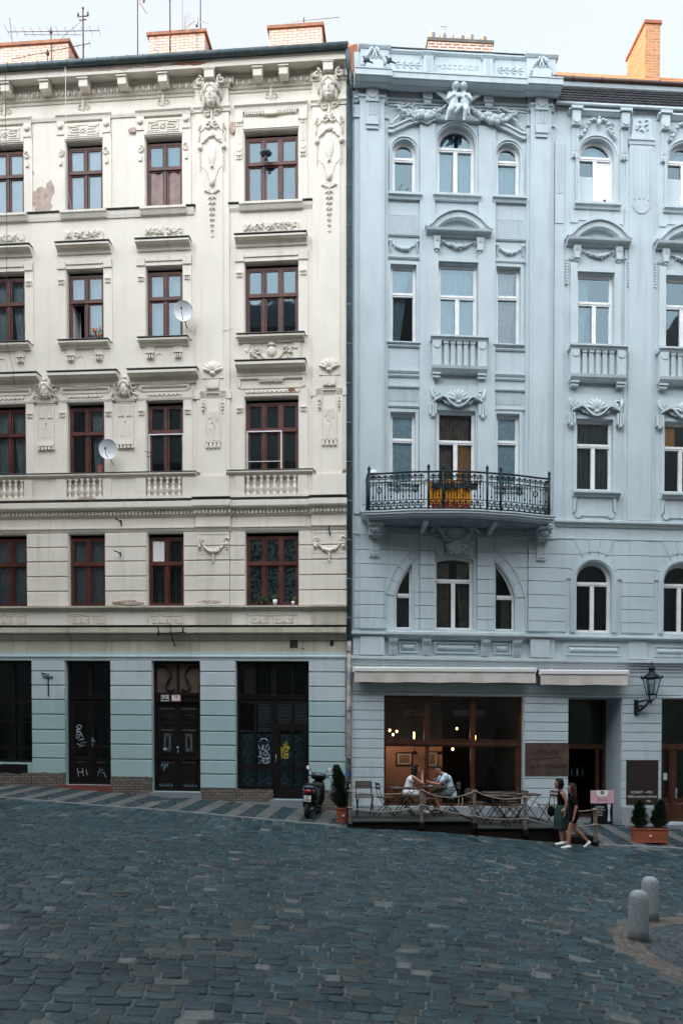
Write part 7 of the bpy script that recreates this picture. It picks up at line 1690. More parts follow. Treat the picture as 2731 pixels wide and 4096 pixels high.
def top_fn(ex=.012, sleeve=.5, hem=0.0, flare=0):
    def f(b, J, g):
        pel, che, nk = [Vector(J[k]) for k in ('pelvis', 'chest', 'neck')]; mid = (pel + che) / 2; e = ex; h = pel + (pel - che).normalized() * hem
        b.cap(h + Vector((0, .05, 0)), h + Vector((0, -.05, 0)), .10 * g + e + flare, .10 * g + e + flare); b.cap(h, mid, .105 * g + e + flare, .092 * g + e); b.cap(mid, che, .092 * g + e, .10 * g + e); b.cap(che + Vector((0, .075, .02)), che + Vector((0, -.075, .02)), .08 * g + e, .08 * g + e)
        sh = che + (nk - che) * .62; w = .12 if sleeve else .075; b.cap(sh + Vector((0, w * g, -.01)), sh + Vector((0, -w * g, -.01)), .05 + e, .05 + e)
        if sleeve:
            for k, y in (('L', 1), ('R', -1)): s0 = sh + Vector((0, y * .155 * g, -.015)); el = Vector(J['elbow' + k]); b.cap(s0, s0 + (el - s0) * sleeve, .048 * g + e, .048 * g + e)
    return f
def shorts_fn(len_=.35, e=.016):
    def f(b, J, g):
        pel = Vector(J['pelvis']); b.cap(pel + Vector((0, .055, 0)), pel + Vector((0, -.055, 0)), .10 * g + e, .10 * g + e)
        for k, y in (('L', 1), ('R', -1)): h0 = pel + Vector((0, y * .085, -.02)); kn = Vector(J['knee' + k]); b.cap(h0, h0 + (kn - h0) * len_, .086 * g + e, .078 * g + e)
    return f
def shoe_fn(k):
    def f(b, J, g):
        an = Vector(J['ankle' + k]); tv = Vector(J.get('toe' + k, (an.x + .15, an.y, an.z - .05))); b.cap(an - Vector((.025, 0, .03)), tv, .043, .036, 10); b.cap(an - Vector((.0, 0, .0)), an - Vector((.02, 0, .03)), .038, .042, 8)
    return f
def belt_fn(b, J, g):
    pel, che = Vector(J['pelvis']), Vector(J['chest']); c = pel + (che - pel) * .40; ax = (che - pel).normalized(); s_ = Vector((0, 1, 0)); f = ax.cross(s_)
    b.tube([c + (s_ * math.cos(w) * .165 + f * math.sin(w) * .128) * g for w in [2 * PI * k / 20 for k in range(20)]], .016, 6, True)
# seated woman
JW = dict(pelvis=(0, 0, .56), chest=(.10, 0, .86), neck=(.17, 0, 1.02), head=(.24, 0, 1.13), elbowL=(.36, .17, .78), wristL=(.46, .06, .76), elbowR=(.37, -.19, .80), wristR=(.385, -.075, 1.02), kneeL=(.42, .12, .53), ankleL=(.36, .13, .10), kneeR=(.44, -.09, .52), ankleR=(.42, -.10, .10))
def dress(b, J, g):
    top_fn(.012, 0)(b, J, g)
    pel = Vector(J['pelvis'])
    for k, y in (('L', 1), ('R', -1)): h0 = pel + Vector((0, y * .085, -.01)); kn = Vector(J['knee' + k]); b.cap(h0, h0 + (kn - h0) * .62, .10, .085)
person(on('R', 1.33, 1.75, V1_ - .0), AR, 'seated woman with long dark hair in a white sleeveless dress, hand raised to her mouth', JW, 'skin', 'hair', hair_long(.36, .07), [('dress', 'white_cloth', dress, .011), ('shoe', 'white_cloth', shoe_fn('L'), .009), ('shoe', 'white_cloth', shoe_fn('R'), .009)], pitch=.12, curls=(.9, 1.1))
JM = dict(pelvis=(0, 0, .57), chest=(.10, 0, .90), neck=(.20, 0, 1.07), head=(.33, 0, 1.13), elbowL=(.34, .20, .78), wristL=(.54, .08, .82), elbowR=(.36, -.20, .78), wristR=(.56, -.05, .83), kneeL=(.44, .14, .52), ankleL=(.30, .14, .10), kneeR=(.45, -.12, .54), ankleR=(.38, -.13, .10))
m_ = person(on('R', 2.46, 1.75, V1_), AR + PI, 'seated man with short dark hair in pale blue printed shirt looking at a phone', JM, 'skin_tan', 'hair', hair_short, [('shirt', 'shirt', top_fn(.018, .55, .06, .01), .011), ('shorts', 'shorts', shorts_fn(.72), .011), ('shoe', 'slat', shoe_fn('L'), .009), ('shoe', 'slat', shoe_fn('R'), .009), ('belt', 'brown_leather', belt_fn, 0)], pitch=.55, curls=(1.0, 1.0), girth=1.08)
o = F3().add([(-.01, -.035, 0), (.01, -.035, 0), (.01, .035, 0), (-.01, .035, 0), (-.06, -.035, .13), (-.04, -.035, .13), (-.04, .035, .13), (-.06, .035, .13)], [(0, 1, 2, 3), (4, 7, 6, 5), (0, 4, 5, 1), (1, 5, 6, 2), (2, 6, 7, 3), (3, 7, 4, 0)]).build('phone', 'black'); o.location = on('R', 1.82, 1.73, V1_ + .82); o.rotation_euler = (0, 0, AR); tag(o, 'black phone held by the seated man', 'phone')
# walking women
JG = dict(pelvis=(0, 0, .84), chest=(.02, 0, 1.12), neck=(.02, 0, 1.28), head=(.06, 0, 1.41), elbowL=(-.02, .21, 1.00), wristL=(.03, .22, .77), elbowR=(-.05, -.21, 1.01), wristR=(-.02, -.23, .78), kneeL=(.10, .08, .46), ankleL=(.13, .08, .09), toeL=(.27, .08, .032), kneeR=(-.04, -.08, .46), ankleR=(-.34, -.09, .17), toeR=(-.27, -.09, .045))
pg = Vector((5.40, 19.75, 0)); pg.z = gz(5.40, 19.75)
person(pg, PI - .12, 'walking woman with long dark hair in black t-shirt and black shorts, white sneakers', JG, 'skin_tan', 'hair_b', hair_long(.40, .05), [('t_shirt', 'black_cloth', top_fn(.016, .6, .05, .008), .011), ('shorts', 'black_cloth', shorts_fn(.38), .011), ('shoe', 'white', shoe_fn('L'), .009), ('shoe', 'white', shoe_fn('R'), .009)], group='two women walking past the terrace', curls=(.6, .6))
JB = dict(pelvis=(0, 0, .84), chest=(.01, 0, 1.12), neck=(.03, 0, 1.28), head=(.08, 0, 1.41), elbowL=(-.06, .20, 1.02), wristL=(-.02, .23, .80), elbowR=(-.03, -.21, 1.02), wristR=(.03, -.24, .82), kneeL=(.06, .07, .46), ankleL=(.0, .07, .09), toeL=(.14, .07, .035), kneeR=(-.02, -.07, .46), ankleR=(-.12, -.07, .09), toeR=(.02, -.07, .035))
def skirt(b, J, g):
    b.lathe((0, 0, 0), [(.13, .93), (.155, .84), (.17, .70), (.185, .55), (.18, .42), (.165, .36), (.13, .36)], 20)
    for k in range(10): w = k * PI / 5; b.tube([(.13 * math.cos(w), .13 * math.sin(w), .88), (.18 * math.cos(w), .18 * math.sin(w), .60), (.175 * math.cos(w), .175 * math.sin(w), .37)], .016, 5)
pb = Vector((5.24, 20.2, 0)); pb.z = gz(5.24, 20.2)
P2_ = person(pb, PI - .05, 'walking woman with dark bob, black vest top and long green skirt', JB, 'skin_tan', 'hair', hair_bob, [('vest_top', 'black_cloth', top_fn(.012, 0, .02), .011), ('skirt', 'green_cloth', skirt, .012), ('shoe', 'white', shoe_fn('L'), .009), ('shoe', 'white', shoe_fn('R'), .009)], group='two women walking past the terrace')
P2_.scale = (1.04, 1.04, 1.04)
b = F3(); b.ell((0, 0, 0), (.10, .05, .13), 0, 12, 8).tube([(-.06, 0, .08), (-.03, 0, .34), (.06, 0, .42), (.07, 0, .1)], .010, 5); o = b.build('shoulder_bag', 'black_cloth'); o.location = pb + Vector((-.20, .22, .80)); tag(o, 'black bag hanging at the side of the woman in the green skirt', 'bag')
b = F3(); b.lathe((0, 0, -.012), [(.026, 0), (.028, .012), (.026, .024)], 12); o = b.build('wristwatch', 'white'); o.location = pb + Vector((-.02, -.245, .88)); 
tag(o, 'white watch on the wrist of the woman in the green skirt', 'watch')
# ---- planters with conifers
def planter(loc, rz, L_, Wd, H, label):
    t = thing('planter', loc, rz, label, 'planter', 'terracotta planters with conifers'); b = F3()
    def fr(z0, z1, a, c, aw, cw): b.add([(-a, -aw, z0), (a, -aw, z0), (a, aw, z0), (-a, aw, z0), (-c, -cw, z1), (c, -cw, z1), (c, cw, z1), (-c, cw, z1)], [(0, 1, 2, 3), (0, 4, 5, 1), (1, 5, 6, 2), (2, 6, 7, 3), (3, 7, 4, 0), (4, 7, 6, 5)])
    fr(.02, H - .03, L_ / 2 - .07, L_ / 2 - .02, Wd / 2 - .05, Wd / 2 - .02); b.build('pot', 'terra_pot', t); b = F3()
    def fr2(b, z0, z1, a, aw): b.add([(-a, -aw, z0), (a, -aw, z0), (a, aw, z0), (-a, aw, z0), (-a, -aw, z1), (a, -aw, z1), (a, aw, z1), (-a, aw, z1)], [(0, 1, 2, 3), (0, 4, 5, 1), (1, 5, 6, 2), (2, 6, 7, 3), (3, 7, 4, 0), (4, 7, 6, 5)])
    fr2(b, H - .035, H, L_ / 2, Wd / 2); b.build('rim', 'terra_pot', t); b = F3(); fr2(b, 0, .025, L_ / 2 - .02, Wd / 2 - .02); b.build('saucer', 'terra_pot', t); b = F3(); fr2(b, H - .03, H + .012, L_ / 2 - .03, Wd / 2 - .03); b.build('soil', 'joint_dark', t)
    b = F3(); b.lathe((0, -Wd / 2 + .025, H * .48), [(.03, -.012), (.03, 0)], 10, 'y'); b.build('sticker', 'white', t); return t
def conifer(loc, h, r, label, lean=0, n=5200):
    t = thing('conifer', loc, 0, label, 'shrub', 'dwarf conifers in the planters'); F3().tube([(0, 0, 0), (lean * .5, 0, h * .5), (lean, 0, h * .92)], [.02, .015, .006], 6).build('trunk', 'brown_leather', t)
    b = F3(); rn = random.Random(int(h * 1000) + n)
    lob = [(rn.uniform(.05, .95), rn.uniform(0, 6.3)) for _ in range(26)]
    for _ in range(n):
        if rn.random() < .75: q, w0 = rn.choice(lob); q = min(.99, max(.02, q + rn.gauss(0, .05))); w = w0 + rn.gauss(0, .35)
        else: q = rn.random(); w = rn.uniform(0, 6.3)
        R_ = r * (1.0 - q) ** .62 * min(1, .55 + q * 3.2) * rn.uniform(.5, 1.2) + .012
        x, y, z = lean * q + R_ * math.cos(w), R_ * math.sin(w), .05 + h * q; l = rn.uniform(.022, .05); up = rn.uniform(.4, 1.2)
        dx, dy = math.cos(w) * l, math.sin(w) * l; sx, sy = -math.sin(w) * l * .35, math.cos(w) * l * .35
        b.add([(x - sx, y - sy, z), (x + sx, y + sy, z), (x + dx * .6 + sx * .3, y + dy * .6, z + l * up), (x + dx * .7 - sx * .3, y + dy * .7, z + l * up * .9)], [(0, 1, 2, 3)])
    b.lathe((0, 0, 0), [(r * .4, .05), (r * .55, h * .2), (r * .45, h * .45), (r * .25, h * .7), (.01, h * .88)], 12) if not lean else [b.ell((lean * q, 0, h * q), (r * (1 - q) ** .6 * .5, r * (1 - q) ** .6 * .5, h * .13)) for q in (.12, .25, .4, .55, .7, .82)]
    b.build('foliage', 'leaf_dark', t, norm=False); return t
pl = W('R', -.30, 2.02); planter(pl, AL + .1, .40, .42, .36, 'square terracotta planter between the scooter and the terrace'); conifer(pl + Vector((-.02, 0, .34)), 1.02, .27, 'ragged dark conifer leaning beside the drainpipe', -.16)
pl = W('R', 7.42, 2.25); pl.z += .02; planter(pl, AR - .22, .92, .40, .36, 'long terracotta trough in front of the chalkboard'); conifer(pl + Vector((-.24, 0, .34)), .66, .21, 'left dark conifer in the long terracotta trough'); conifer(pl + Vector((.24, .0, .34)), .66, .23, 'right dark conifer in the long terracotta trough', .05)
# ---- stone bollards
for (x, y, h, lab) in ((3.72, 10.62, .63, 'nearer grey granite bollard with a domed top'), (4.42, 12.15, .63, 'farther grey granite bollard behind the first')):
    t = thing('bollard', (x, y, gz(x, y)), 0, lab, 'bollard', 'granite bollards at the round paving'); F3().lathe((0, 0, 0), [(.128, -.05), (.125, .15), (.121, h - .12), (.116, h - .075), (.097, h - .033), (.060, h - .008), (.01, h)], 28).build('shaft', 'granite_lt', t)
# ---- motor scooter, seen from behind
def loft(b, secs, n=16):
    P = []; F = []
    for (y, cx_, w, z0, z1, e_) in secs:
        cz, hz = (z0 + z1) / 2, (z1 - z0) / 2
        for k in range(n): a = 2 * PI * k / n; c_, s_ = math.cos(a), math.sin(a); P.append((cx_ + w * abs(c_) ** e_ * (1 if c_ > 0 else -1), y, cz + hz * abs(s_) ** e_ * (1 if s_ > 0 else -1)))
    m = len(secs)
    for i in range(m - 1):
        for k in range(n): F.append((i * n + k, i * n + (k + 1) % n, (i + 1) * n + (k + 1) % n, (i + 1) * n + k))
    F += [tuple(range(n)), tuple(range((m - 1) * n, m * n))]; return b.add(P, F, True)
sp = W('L', -.92, 1.95); t = thing('scooter', sp, AL - .10, 'black motor scooter parked on the pavement with its rear and number plate to the street', 'scooter')
t.rotation_euler = (0, math.radians(4.5), AL - .10)
for y in (0, 1.22):
    b = F3(); b.lathe((0, y, .235), [(.10, -.055), (.20, -.055), (.225, -.04), (.235, 0), (.225, .04), (.20, .055), (.10, .055)], 26, 'x'); w_ = b.build('wheel', 'rubber', t); b = F3(); b.lathe((0, y, .235), [(.03, -.07), (.13, -.04), (.13, .04), (.03, .07)], 16, 'x'); b.build('rim', 'grey_metal', w_)
b = F3(); loft(b, [(-.12, 0, .09, .55, .66, .8), (-.05, 0, .155, .42, .80, .75), (.12, 0, .20, .36, .84, .7), (.35, 0, .20, .34, .80, .7), (.55, 0, .15, .30, .70, .8), (.62, 0, .10, .28, .5, .9)]); b.build('rear_body', 'black', t)
b = F3(); loft(b, [(-.10, 0, .10, .80, .83, .8), (.0, 0, .15, .78, .87, .8), (.3, 0, .155, .78, .88, .8), (.55, 0, .13, .76, .84, .8), (.66, 0, .09, .74, .80, .9)]); b.build('seat', 'rubber', t)
b = F3(); loft(b, [(-.13, 0, .11, .74, .80, .8), (-.08, 0, .16, .74, .85, .7), (0, 0, .17, .76, .86, .7)]); b.build('tail_cowl', 'blue_plastic', t)
F3().tube([(-.14, .05, .84), (-.12, -.12, .87), (0, -.17, .88), (.12, -.12, .87), (.14, .05, .84)], .013, 6).build('grab_rail', 'black_metal', t)
b = F3(); loft(b, [(-.165, 0, .085, .64, .73, .7), (-.10, 0, .10, .62, .76, .7)]); b.build('tail_light', 'red_lens', t)
for q in (-1, 1): F3().ell((q * .13, -.09, .69), (.035, .04, .06)).build('indicator', 'lampglass', t)
b = F3(); loft(b, [(-.19, 0, .10, .28, .52, .6), (-.15, 0, .11, .26, .56, .6)]); b.build('mudguard', 'black', t)
def fbox(x0, x1, y0, y1, z0, z1): return F3().add([(x0, y0, z0), (x1, y0, z0), (x1, y1, z0), (x0, y1, z0), (x0, y0, z1), (x1, y0, z1), (x1, y1, z1), (x0, y1, z1)], [(0, 1, 2, 3), (4, 7, 6, 5), (0, 4, 5, 1), (1, 5, 6, 2), (2, 6, 7, 3), (3, 7, 4, 0)])
np_ = fbox(-.10, .10, -.215, -.205, .44, .59).build('number_plate', 'white', t); fbox(-.10, -.072, -.218, -.214, .441, .589).build('blue_strip', 'eu_blue', np_)
textmesh('plate_text', '3Z', .072, 'black', np_, (.0, -.2165, .528), ext=.001, offset=.002); textmesh('plate_text', '2959', .072, 'black', np_, (.012, -.2165, .455), ext=.001, offset=.002); F3().ell((.055, -.216, .55), (.010, .002, .010)).build('sticker', 'red_paint', np_)
b = F3(); b.tube([(.13, .45, .20), (.14, .0, .24), (.14, -.14, .27)], [.03, .055, .05], 10).lathe((.14, -.15, .272), [(.05, 0), (.035, -.01)], 12, 'y'); b.build('exhaust', 'black_metal', t); b = F3(); b.lathe((.14, -.165, .272), [(.034, 0), (.034, .004)], 14, 'y'); b.build('exhaust_cap', 'grey_metal', t)
b = F3(); loft(b, [(.60, 0, .15, .20, .28, .6), (.95, 0, .15, .20, .28, .6)]); b.build('floorboard', 'rubber', t)
b = F3(); loft(b, [(.92, 0, .17, .22, .86, .7), (.98, 0, .20, .22, .93, .7), (1.10, 0, .15, .30, .96, .8), (1.2, 0, .08, .45, .9, .9)]); b.build('leg_shield', 'black', t)
b = F3(); b.tube([(0, 1.20, .30), (0, 1.02, 1.0)], .03, 8); loft(b, [(1.12, 0, .09, .44, .52, .8), (1.35, 0, .07, .40, .50, .8)]); b.build('fork', 'black_metal', t)
b = F3(); loft(b, [(.84, 0, .15, .96, 1.08, .8), (.90, 0, .20, .93, 1.12, .7), (1.02, 0, .18, .90, 1.11, .7), (1.12, 0, .09, .96, 1.06, .8)]); b.build('handlebar_cowl', 'black', t)
b = F3(); b.ell((0, .86, 1.06), (.10, .012, .035), 0, 14, 7).ell((.05, .872, 1.04), (.025, .012, .022)); b.build('dashboard', 'white', t); b = F3(); b.ell((-.03, .850, 1.062), (.035, .008, .024)); b.build('speed_dial', 'black', t)
for q in (-1, 1):
    F3().tube([(q * .12, .94, 1.03), (q * .30, .90, 1.01)], [.016, .018], 7).build('handle_grip', 'rubber', t); F3().tube([(q * .16, .92, 1.0), (q * .22, .98, .97), (q * .30, .97, .96)], .007, 5).build('brake_lever', 'grey_metal', t)
    m2 = F3().tube([(q * .16, .94, 1.08), (q * .22, .95, 1.17), (q * .27, .93, 1.21)], .008, 5).ell((q * .29, .935, 1.235), (.058, .018, .058), 0, 14, 8).build('mirror', 'black', t); F3().lathe((q * .29, .916, 1.235), [(.05, -.003), (.05, .0)], 18, 'y').build('mirror_glass', 'white', m2)
F3().tube([(-.06, .55, .22), (-.22, .50, .02)], .012, 5).build('side_stand', 'grey_metal', t)
# ---- dishes, antennas, cables on the left house
def dish(u, v, d, r, label, tilt=.35):
    t = thing('satellite_dish', on('L', u, d, v), AL, label, 'satellite dish', 'satellite dishes on the cream house'); b = F3(); P = []; F = []; n = 24
    for j in range(6):
        rr = r * j / 5
        for k in range(n): w = 2 * PI * k / n; P.append((rr * math.cos(w), -.16 * r + (.30 * r * (j / 5) ** 2) * -1 + .15, rr * 1.06 * math.sin(w)))
    for j in range(5):
        for k in range(n): F.append((j * n + k, j * n + (k + 1) % n, (j + 1) * n + (k + 1) % n, (j + 1) * n + k))
    b.add(P, F, True); b.tube([P[5 * n + k] for k in range(n)], .008, 5, True); b.build('reflector', 'dish', t); t.rotation_euler = (tilt * .3, 0, AL + .12)
    F3().tube([(0, .0, -r * .95), (0, -.26, -.18), (0, -.30, -.08)], .009, 5).build('feed_arm', 'black_metal', t); F3().ell((0, -.31, -.05), (.025, .035, .035)).build('receiver', 'black_metal', t); F3().tube([(0, .1, -.05), (.03, .22, -.28), (.05, d, -.36)], .016, 6).build('wall_mount', 'grey_metal', t); return t
dish(-4.50, 13.80, .42, .255, 'white satellite dish on the pilaster beside the third floor window'); dish(-6.62, 10.12, .42, .255, 'lower white satellite dish beside the second floor window below the carved head')
def fixed(name, b, m, side, u, d, v, label, cat, group=None, rz=0): o = b.build(name, m); o.location = on(side, u, d, v); o.rotation_euler = (0, 0, ang(side) + rz); return tag(o, label, cat, group)
b = MB(0); b.tube([(-.28, 0, .10), (.12, .0, -.02), (.40, 0, .02)], .008, 4); b.tube([(-.20, .0, -.06), (.02, 0, -.06), (.02, 0, -.48)], .010, 4)
for k in range(9): b.tube([(-.02 + k * .05, -.05, .0 + .004 * k), (.0 + k * .05, .06, .05 - .004 * k), (-.0 + k * .05, .09, -.03)], .005, 4)
fixed('yagi_antenna', b, 'black_metal', 'L', -5.40, .22, 10.02, 'small dark window antenna fixed in front of the second floor window', 'antenna')
fixed('cable', MB(0).tube([(0, .56, 20.38), (0.03, .60, 20.1), (.02, .6, 17.4), (.0, .25, 16.84), (-.02, .13, 16.7)], .007, 4), 'white', 'L', -7.70, 0, 0, 'white cable hanging from the gutter past the top floor window', 'cable')
fixed('cable', MB(0).tube([(0, .58, 20.38), (.01, .58, 16), (0.03, .7, 13), (.03, .3, 12.35), (.03, .3, 12.0)], .007, 4), 'black_metal', 'L', -9.38, 0, 0, 'thin dark cable hanging down the left edge of the cream house', 'cable')
fixed('cable', MB(0).tube([(0, .05, 13.45), (.25, .05, 13.34), (.6, .05, 13.30), (1.2, .08, 13.42)], .005, 4), 'grey_metal', 'L', -4.40, 0, 0, 'slack grey cable from the satellite dish across the pilaster', 'cable')
b = MB(0); b.ell((0, 0, 0), (.17, .15, .07), 0, 14, 6).lathe((0, 0, -.17), [(.05, 0), (.03, .06), (.05, .12)], 8).tube([(0, -.1, -.05), (0, -.35, -.04)], .01, 4); fixed('window_lamp', b, 'pipe', 'L', -2.28, .12, 18.08, 'small dark bowl-shaped lamp in front of the wide top floor window', 'lamp')
def antenna(u, v0, v1, d, label, boom=None, els=0, ev=.18, vert=False, m='ant', extra=None, r=.018):
    t = thing('roof_antenna', on('L', u, d, v0), AL, label, 'antenna', 'antennas on the roof of the cream house'); MB(0).tube([(0, 0, 0), (0, 0, v1 - v0)], r, 6).build('mast', m, t)
    if boom:
        (a, za), (c, zc) = boom; b = MB(0); b.tube([(a, .0, za), (c, 0, zc)], .010, 5)
        for k in range(els):
            s_ = k / max(1, els - 1); x = a + (c - a) * s_; z = za + (zc - za) * s_; h = ev * (1 if k else 1.4)
            b.tube([(x, 0, z - h), (x, 0, z + h)] if vert else [(x - .04, -h, z + .04), (x + .04, h, z - .04)], .0055, 4)
        b.build('boom', m if not vert else 'ant_lt', t)
    if extra: b = MB(0); extra(b); b.build('bracket', m, t)
    return t
D2 = -2.0
antenna(-9.22, 22.4, 23.62, D2, 'long horizontal aerial over the left pale chimney', ((-1.36, 1.18), (1.50, 1.0)), 12, .22, extra=lambda b: (b.ell((0, 0, 1.08), (.05, .05, .05)), b.tube([(-.85, .0, 1.06), (.95, 0, .92)], .008, 4), b.tube([(-1.3, 0, 1.6), (-1.2, 0, .75)], .010, 4)))
antenna(-9.20, 22.3, 22.72, D2 + .3, 'low aerial lying along the gutter before the left chimney', ((-1.1, .22), (1.3, .50)), 14, .16, extra=lambda b: b.ell((0, 0, .30), (.06, .06, .06)))
antenna(-8.14, 22.2, 23.94, D2 + .2, 'dark roof pole with two cross arms and insulators', extra=lambda b: (b.tube([(-.17, 0, 1.50), (.17, 0, 1.50)], .016, 5), b.tube([(-.12, 0, 1.40), (.10, 0, 1.40)], .016, 5), [b.lathe((q * .15, 0, 1.50), [(.02, 0), (.035, .04), (.02, .12)], 8) for q in (-1, 1)], b.ell((0, 0, 1.74), (.04, .04, .03)), b.tube([(0, 0, 1.4), (-.55, 0, 1.0), (-.95, 0, .62)], .006, 4)), r=.024)
antenna(-6.47, 22.2, 24.6, D2 + .2, 'tall thin mast left of the middle chimney with a small slanting aerial', ((.05, 1.85), (.92, 2.05)), 11, .11, True, extra=lambda b: (b.tube([(.02, 0, 1.9), (.22, 0, 2.2)], .012, 4), b.tube([(.06, 0, 1.78), (.28, 0, 1.45)], .012, 4), b.ell((.19, 0, 1.82), (.03, .03, .06))))
antenna(-5.46, 22.2, 24.7, D2 + .3, 'tall dark mast in front of the middle chimney', r=.022, extra=lambda b: b.box(-.03, .03, -.03, .03, 1.72, 1.95))
def grid(b):
    for k in range(9):
        a = -.9 + k * .225; rr = math.sqrt(max(.05, 1 - a * a)); b.tube([(.18 + .20 * (1 - s_ * s_) * -.6 + .14 * a, .2 * a, 1.0 + .36 * rr * s_ + .10 * a) for s_ in (-1, -.5, 0, .5, 1)], .004, 3)
    for k in range(11): z = -.9 + k * .18; rr = math.sqrt(max(.05, 1 - z * z)); b.tube([(.18 + .14 * q * rr - .12 * (1 - q * q), .2 * q * rr, 1.0 + .38 * z + .1 * q * rr) for q in (-1, 0, 1)], .004, 3)
    b.tube([(.10, 0, .95), (.52, .1, 1.15), (.60, .1, 1.0)], .010, 4).box(.44, .50, .05, .15, .92, 1.08).tube([(.3, 0, 1.25), (.85, .1, .95)], .008, 4)
antenna(-5.26, 22.6, 24.7, D2 - .3, 'thin mast with a wire grid dish above the middle chimney', extra=grid, m='ant_lt')
antenna(-4.70, 22.6, 24.7, D2 - .3, 'thin rusty mast at the right end of the middle chimney')
antenna(-1.59, 23.15, 23.72, D2 - .4, 'wide many-rod aerial on the right pale chimney', ((-.56, .48), (1.06, .50)), 9, .22, True, extra=lambda b: (b.tube([(0, 0, .24), (.27, 0, .33)], .006, 4), [b.tube([(.03 + k * .035, 0, .18 + k * .01), (.03 + k * .035, 0, .34 + k * .01)], .004, 3) for k in range(7)]))
# ---- pigeons
def pigeon(u, v, d, q, label, up):
    t = thing('pigeon', on('R', u, d, v), AR, label, 'pigeon', 'pigeons on the cornice'); b = F3(); a = .9 if up else .35
    b.ell((0, 0, .10), (.12, .055, .065), q * a, 10, 7); hx_, hz = -q * .10, .20 if up else .19; b.cap((-q * .05, 0, .14), (hx_ * .85, 0, hz), .045, .028, 8); b.ell((hx_, 0, hz + .03), (.032, .026, .028)); b.tube([(hx_ - q * .02, 0, hz + .03), (hx_ - q * .055, 0, hz + .02)], [.010, .003], 5); b.tube([(q * .06, 0, .08), (q * .22, 0, .02)], [.035, .02], 6)
    for s_ in (-1, 1): b.tube([(0, s_ * .02, .05), (-q * .01, s_ * .02, .0)], .006, 4)
    o = b.build('body', 'bird', t); remesh(o, .007, 2); t.scale = (.8, .8, .8); return t
pigeon(.40, 20.09, .45, 1, 'left dark pigeon leaning forward on the blue cornice', False); pigeon(1.0, 20.09, .48, 1, 'right dark pigeon sitting upright on the blue cornice', True)
# ---- balcony dressing
def cloth(name, u0, u1, v0, v1, d, m, label, cat, amp=.03, wv=7):
    b = MB(0); n = 50; P = []; F = []
    for j in range(9):
        for i in range(n + 1): s_ = i / n; P.append(((u1 - u0) * s_, amp * math.sin(s_ * wv * 6.28 + .5 * math.sin(j)) * (.5 + .5 * (1 - j / 8)), (v1 - v0) * j / 8 - .05 * math.sin(s_ * 9) * (j == 8)))
    for j in range(8):
        for i in range(n): F.append((j * (n + 1) + i, j * (n + 1) + i + 1, (j + 1) * (n + 1) + i + 1, (j + 1) * (n + 1) + i))
    b.add(P, F, True); o = b.build(name, m, norm=False); o.location = on('R', u0, d, v0); o.rotation_euler = (0, 0, AR); return tag(o, label, cat)
cloth('blanket', 1.98, 3.12, 8.38, 9.04, .90, 'orange_cloth', 'bright orange blanket hung inside the balcony railing', 'blanket', .055, 4.3); cloth('blanket', 2.10, 3.05, 8.26, 8.46, .92, 'red_cloth', 'red cloth below the orange blanket on the balcony', 'blanket')
b = MB(0)
for _ in range(260): w = random.random() * 6.3; u = random.uniform(0, 1.35); v = random.gauss(0, .06); r_ = random.uniform(.02, .045); d = random.uniform(-.06, .06); b.add([(u, d, v), (u + r_ * math.cos(w), d + .02, v + r_ * math.sin(w)), (u + r_ * math.cos(w + 1.3), d - .02, v + r_ * math.sin(w + 1.3))], [(0, 1, 2)])
o = b.build('petunias', 'purple', norm=False); o.location = on('R', 2.05, .98, 8.98); o.rotation_euler = (0, 0, AR); tag(o, 'dark purple flowers trailing behind the balcony rail', 'flowers', kind='stuff')
fixed('flower_box', MB(0).box(0, 1.2, -.08, .08, 0, .14), 'pipe', 'R', 2.1, .86, 8.86, 'dark flower box hooked inside the balcony rail', 'flower box')
fixed('balcony_lamp', MB(0).ell((0, 0, 0), (.12, .08, .10), 0, 12, 7).ell((0, -.03, .08), (.05, .05, .04)).tube([(0, 0, -.06), (0, -.15, -.06)], .012), 'awning_box', 'R', .62, .17, 9.42, 'small white shell-shaped wall lamp left of the balcony windows', 'lamp')
# ---- window sill plants
def pot(u, v, d, h, m, label, side='L', flower=None, n=40, sp=.12):
    t = thing('potted_plant', on(side, u, d, v), ang(side), label, 'potted plant', 'potted plants on window sills'); F3().lathe((0, 0, 0), [(h * .32, 0), (h * .45, h), (h * .38, h)], 12).build('pot', m, t); b = F3(); fb = F3()
    for _ in range(n):
        w = random.random() * 6.3; l = random.uniform(.3, 1) * sp; z = h + random.random() * sp * 1.3; x, y = l * math.cos(w), l * math.sin(w) * .6; b.tube([(0, 0, h), (x, y, z)], .003, 3); b.add([(x, y, z), (x + .03, y, z + .015), (x + .045, y, z + .04), (x + .01, y, z + .035)], [(0, 1, 2, 3)])
        if flower and random.random() < .4: fb.ell((x, y, z + .02), (.028, .025, .022), 0, 6, 4)
    b.build('leaves', 'leaf', t, norm=False)
    if flower: fb.build('blossom', flower, t)
    return t
pot(-2.08, 5.91, -.06, .15, 'white', 'white pot with a green plant on the sill of the lace-curtained window', n=26, sp=.09); pot(-1.58, 5.91, -.06, .10, 'white', 'small white pot at the right corner of the lace-curtained window', n=16, sp=.07)
pot(-2.45, 5.91, -.06, .09, 'brown_leather', 'brown trough plant with dark red blossoms behind the lace-curtained window', flower='purple', n=40, sp=.16)
pot(-7.10, 13.25, -.09, .10, 'black', 'potted plant with orange blossoms in the half-open third floor window', flower='orange_fl', n=60, sp=.22)
pot(-5.30, 5.91, -.2, .06, 'brown_leather', 'thin sprouting plant inside the first floor window above the house door', n=18, sp=.18); pot(1.50, 17.06, -.20, .08, 'white', 'spiky green plant in the left top window of the blue house', 'R', n=26, sp=.2)
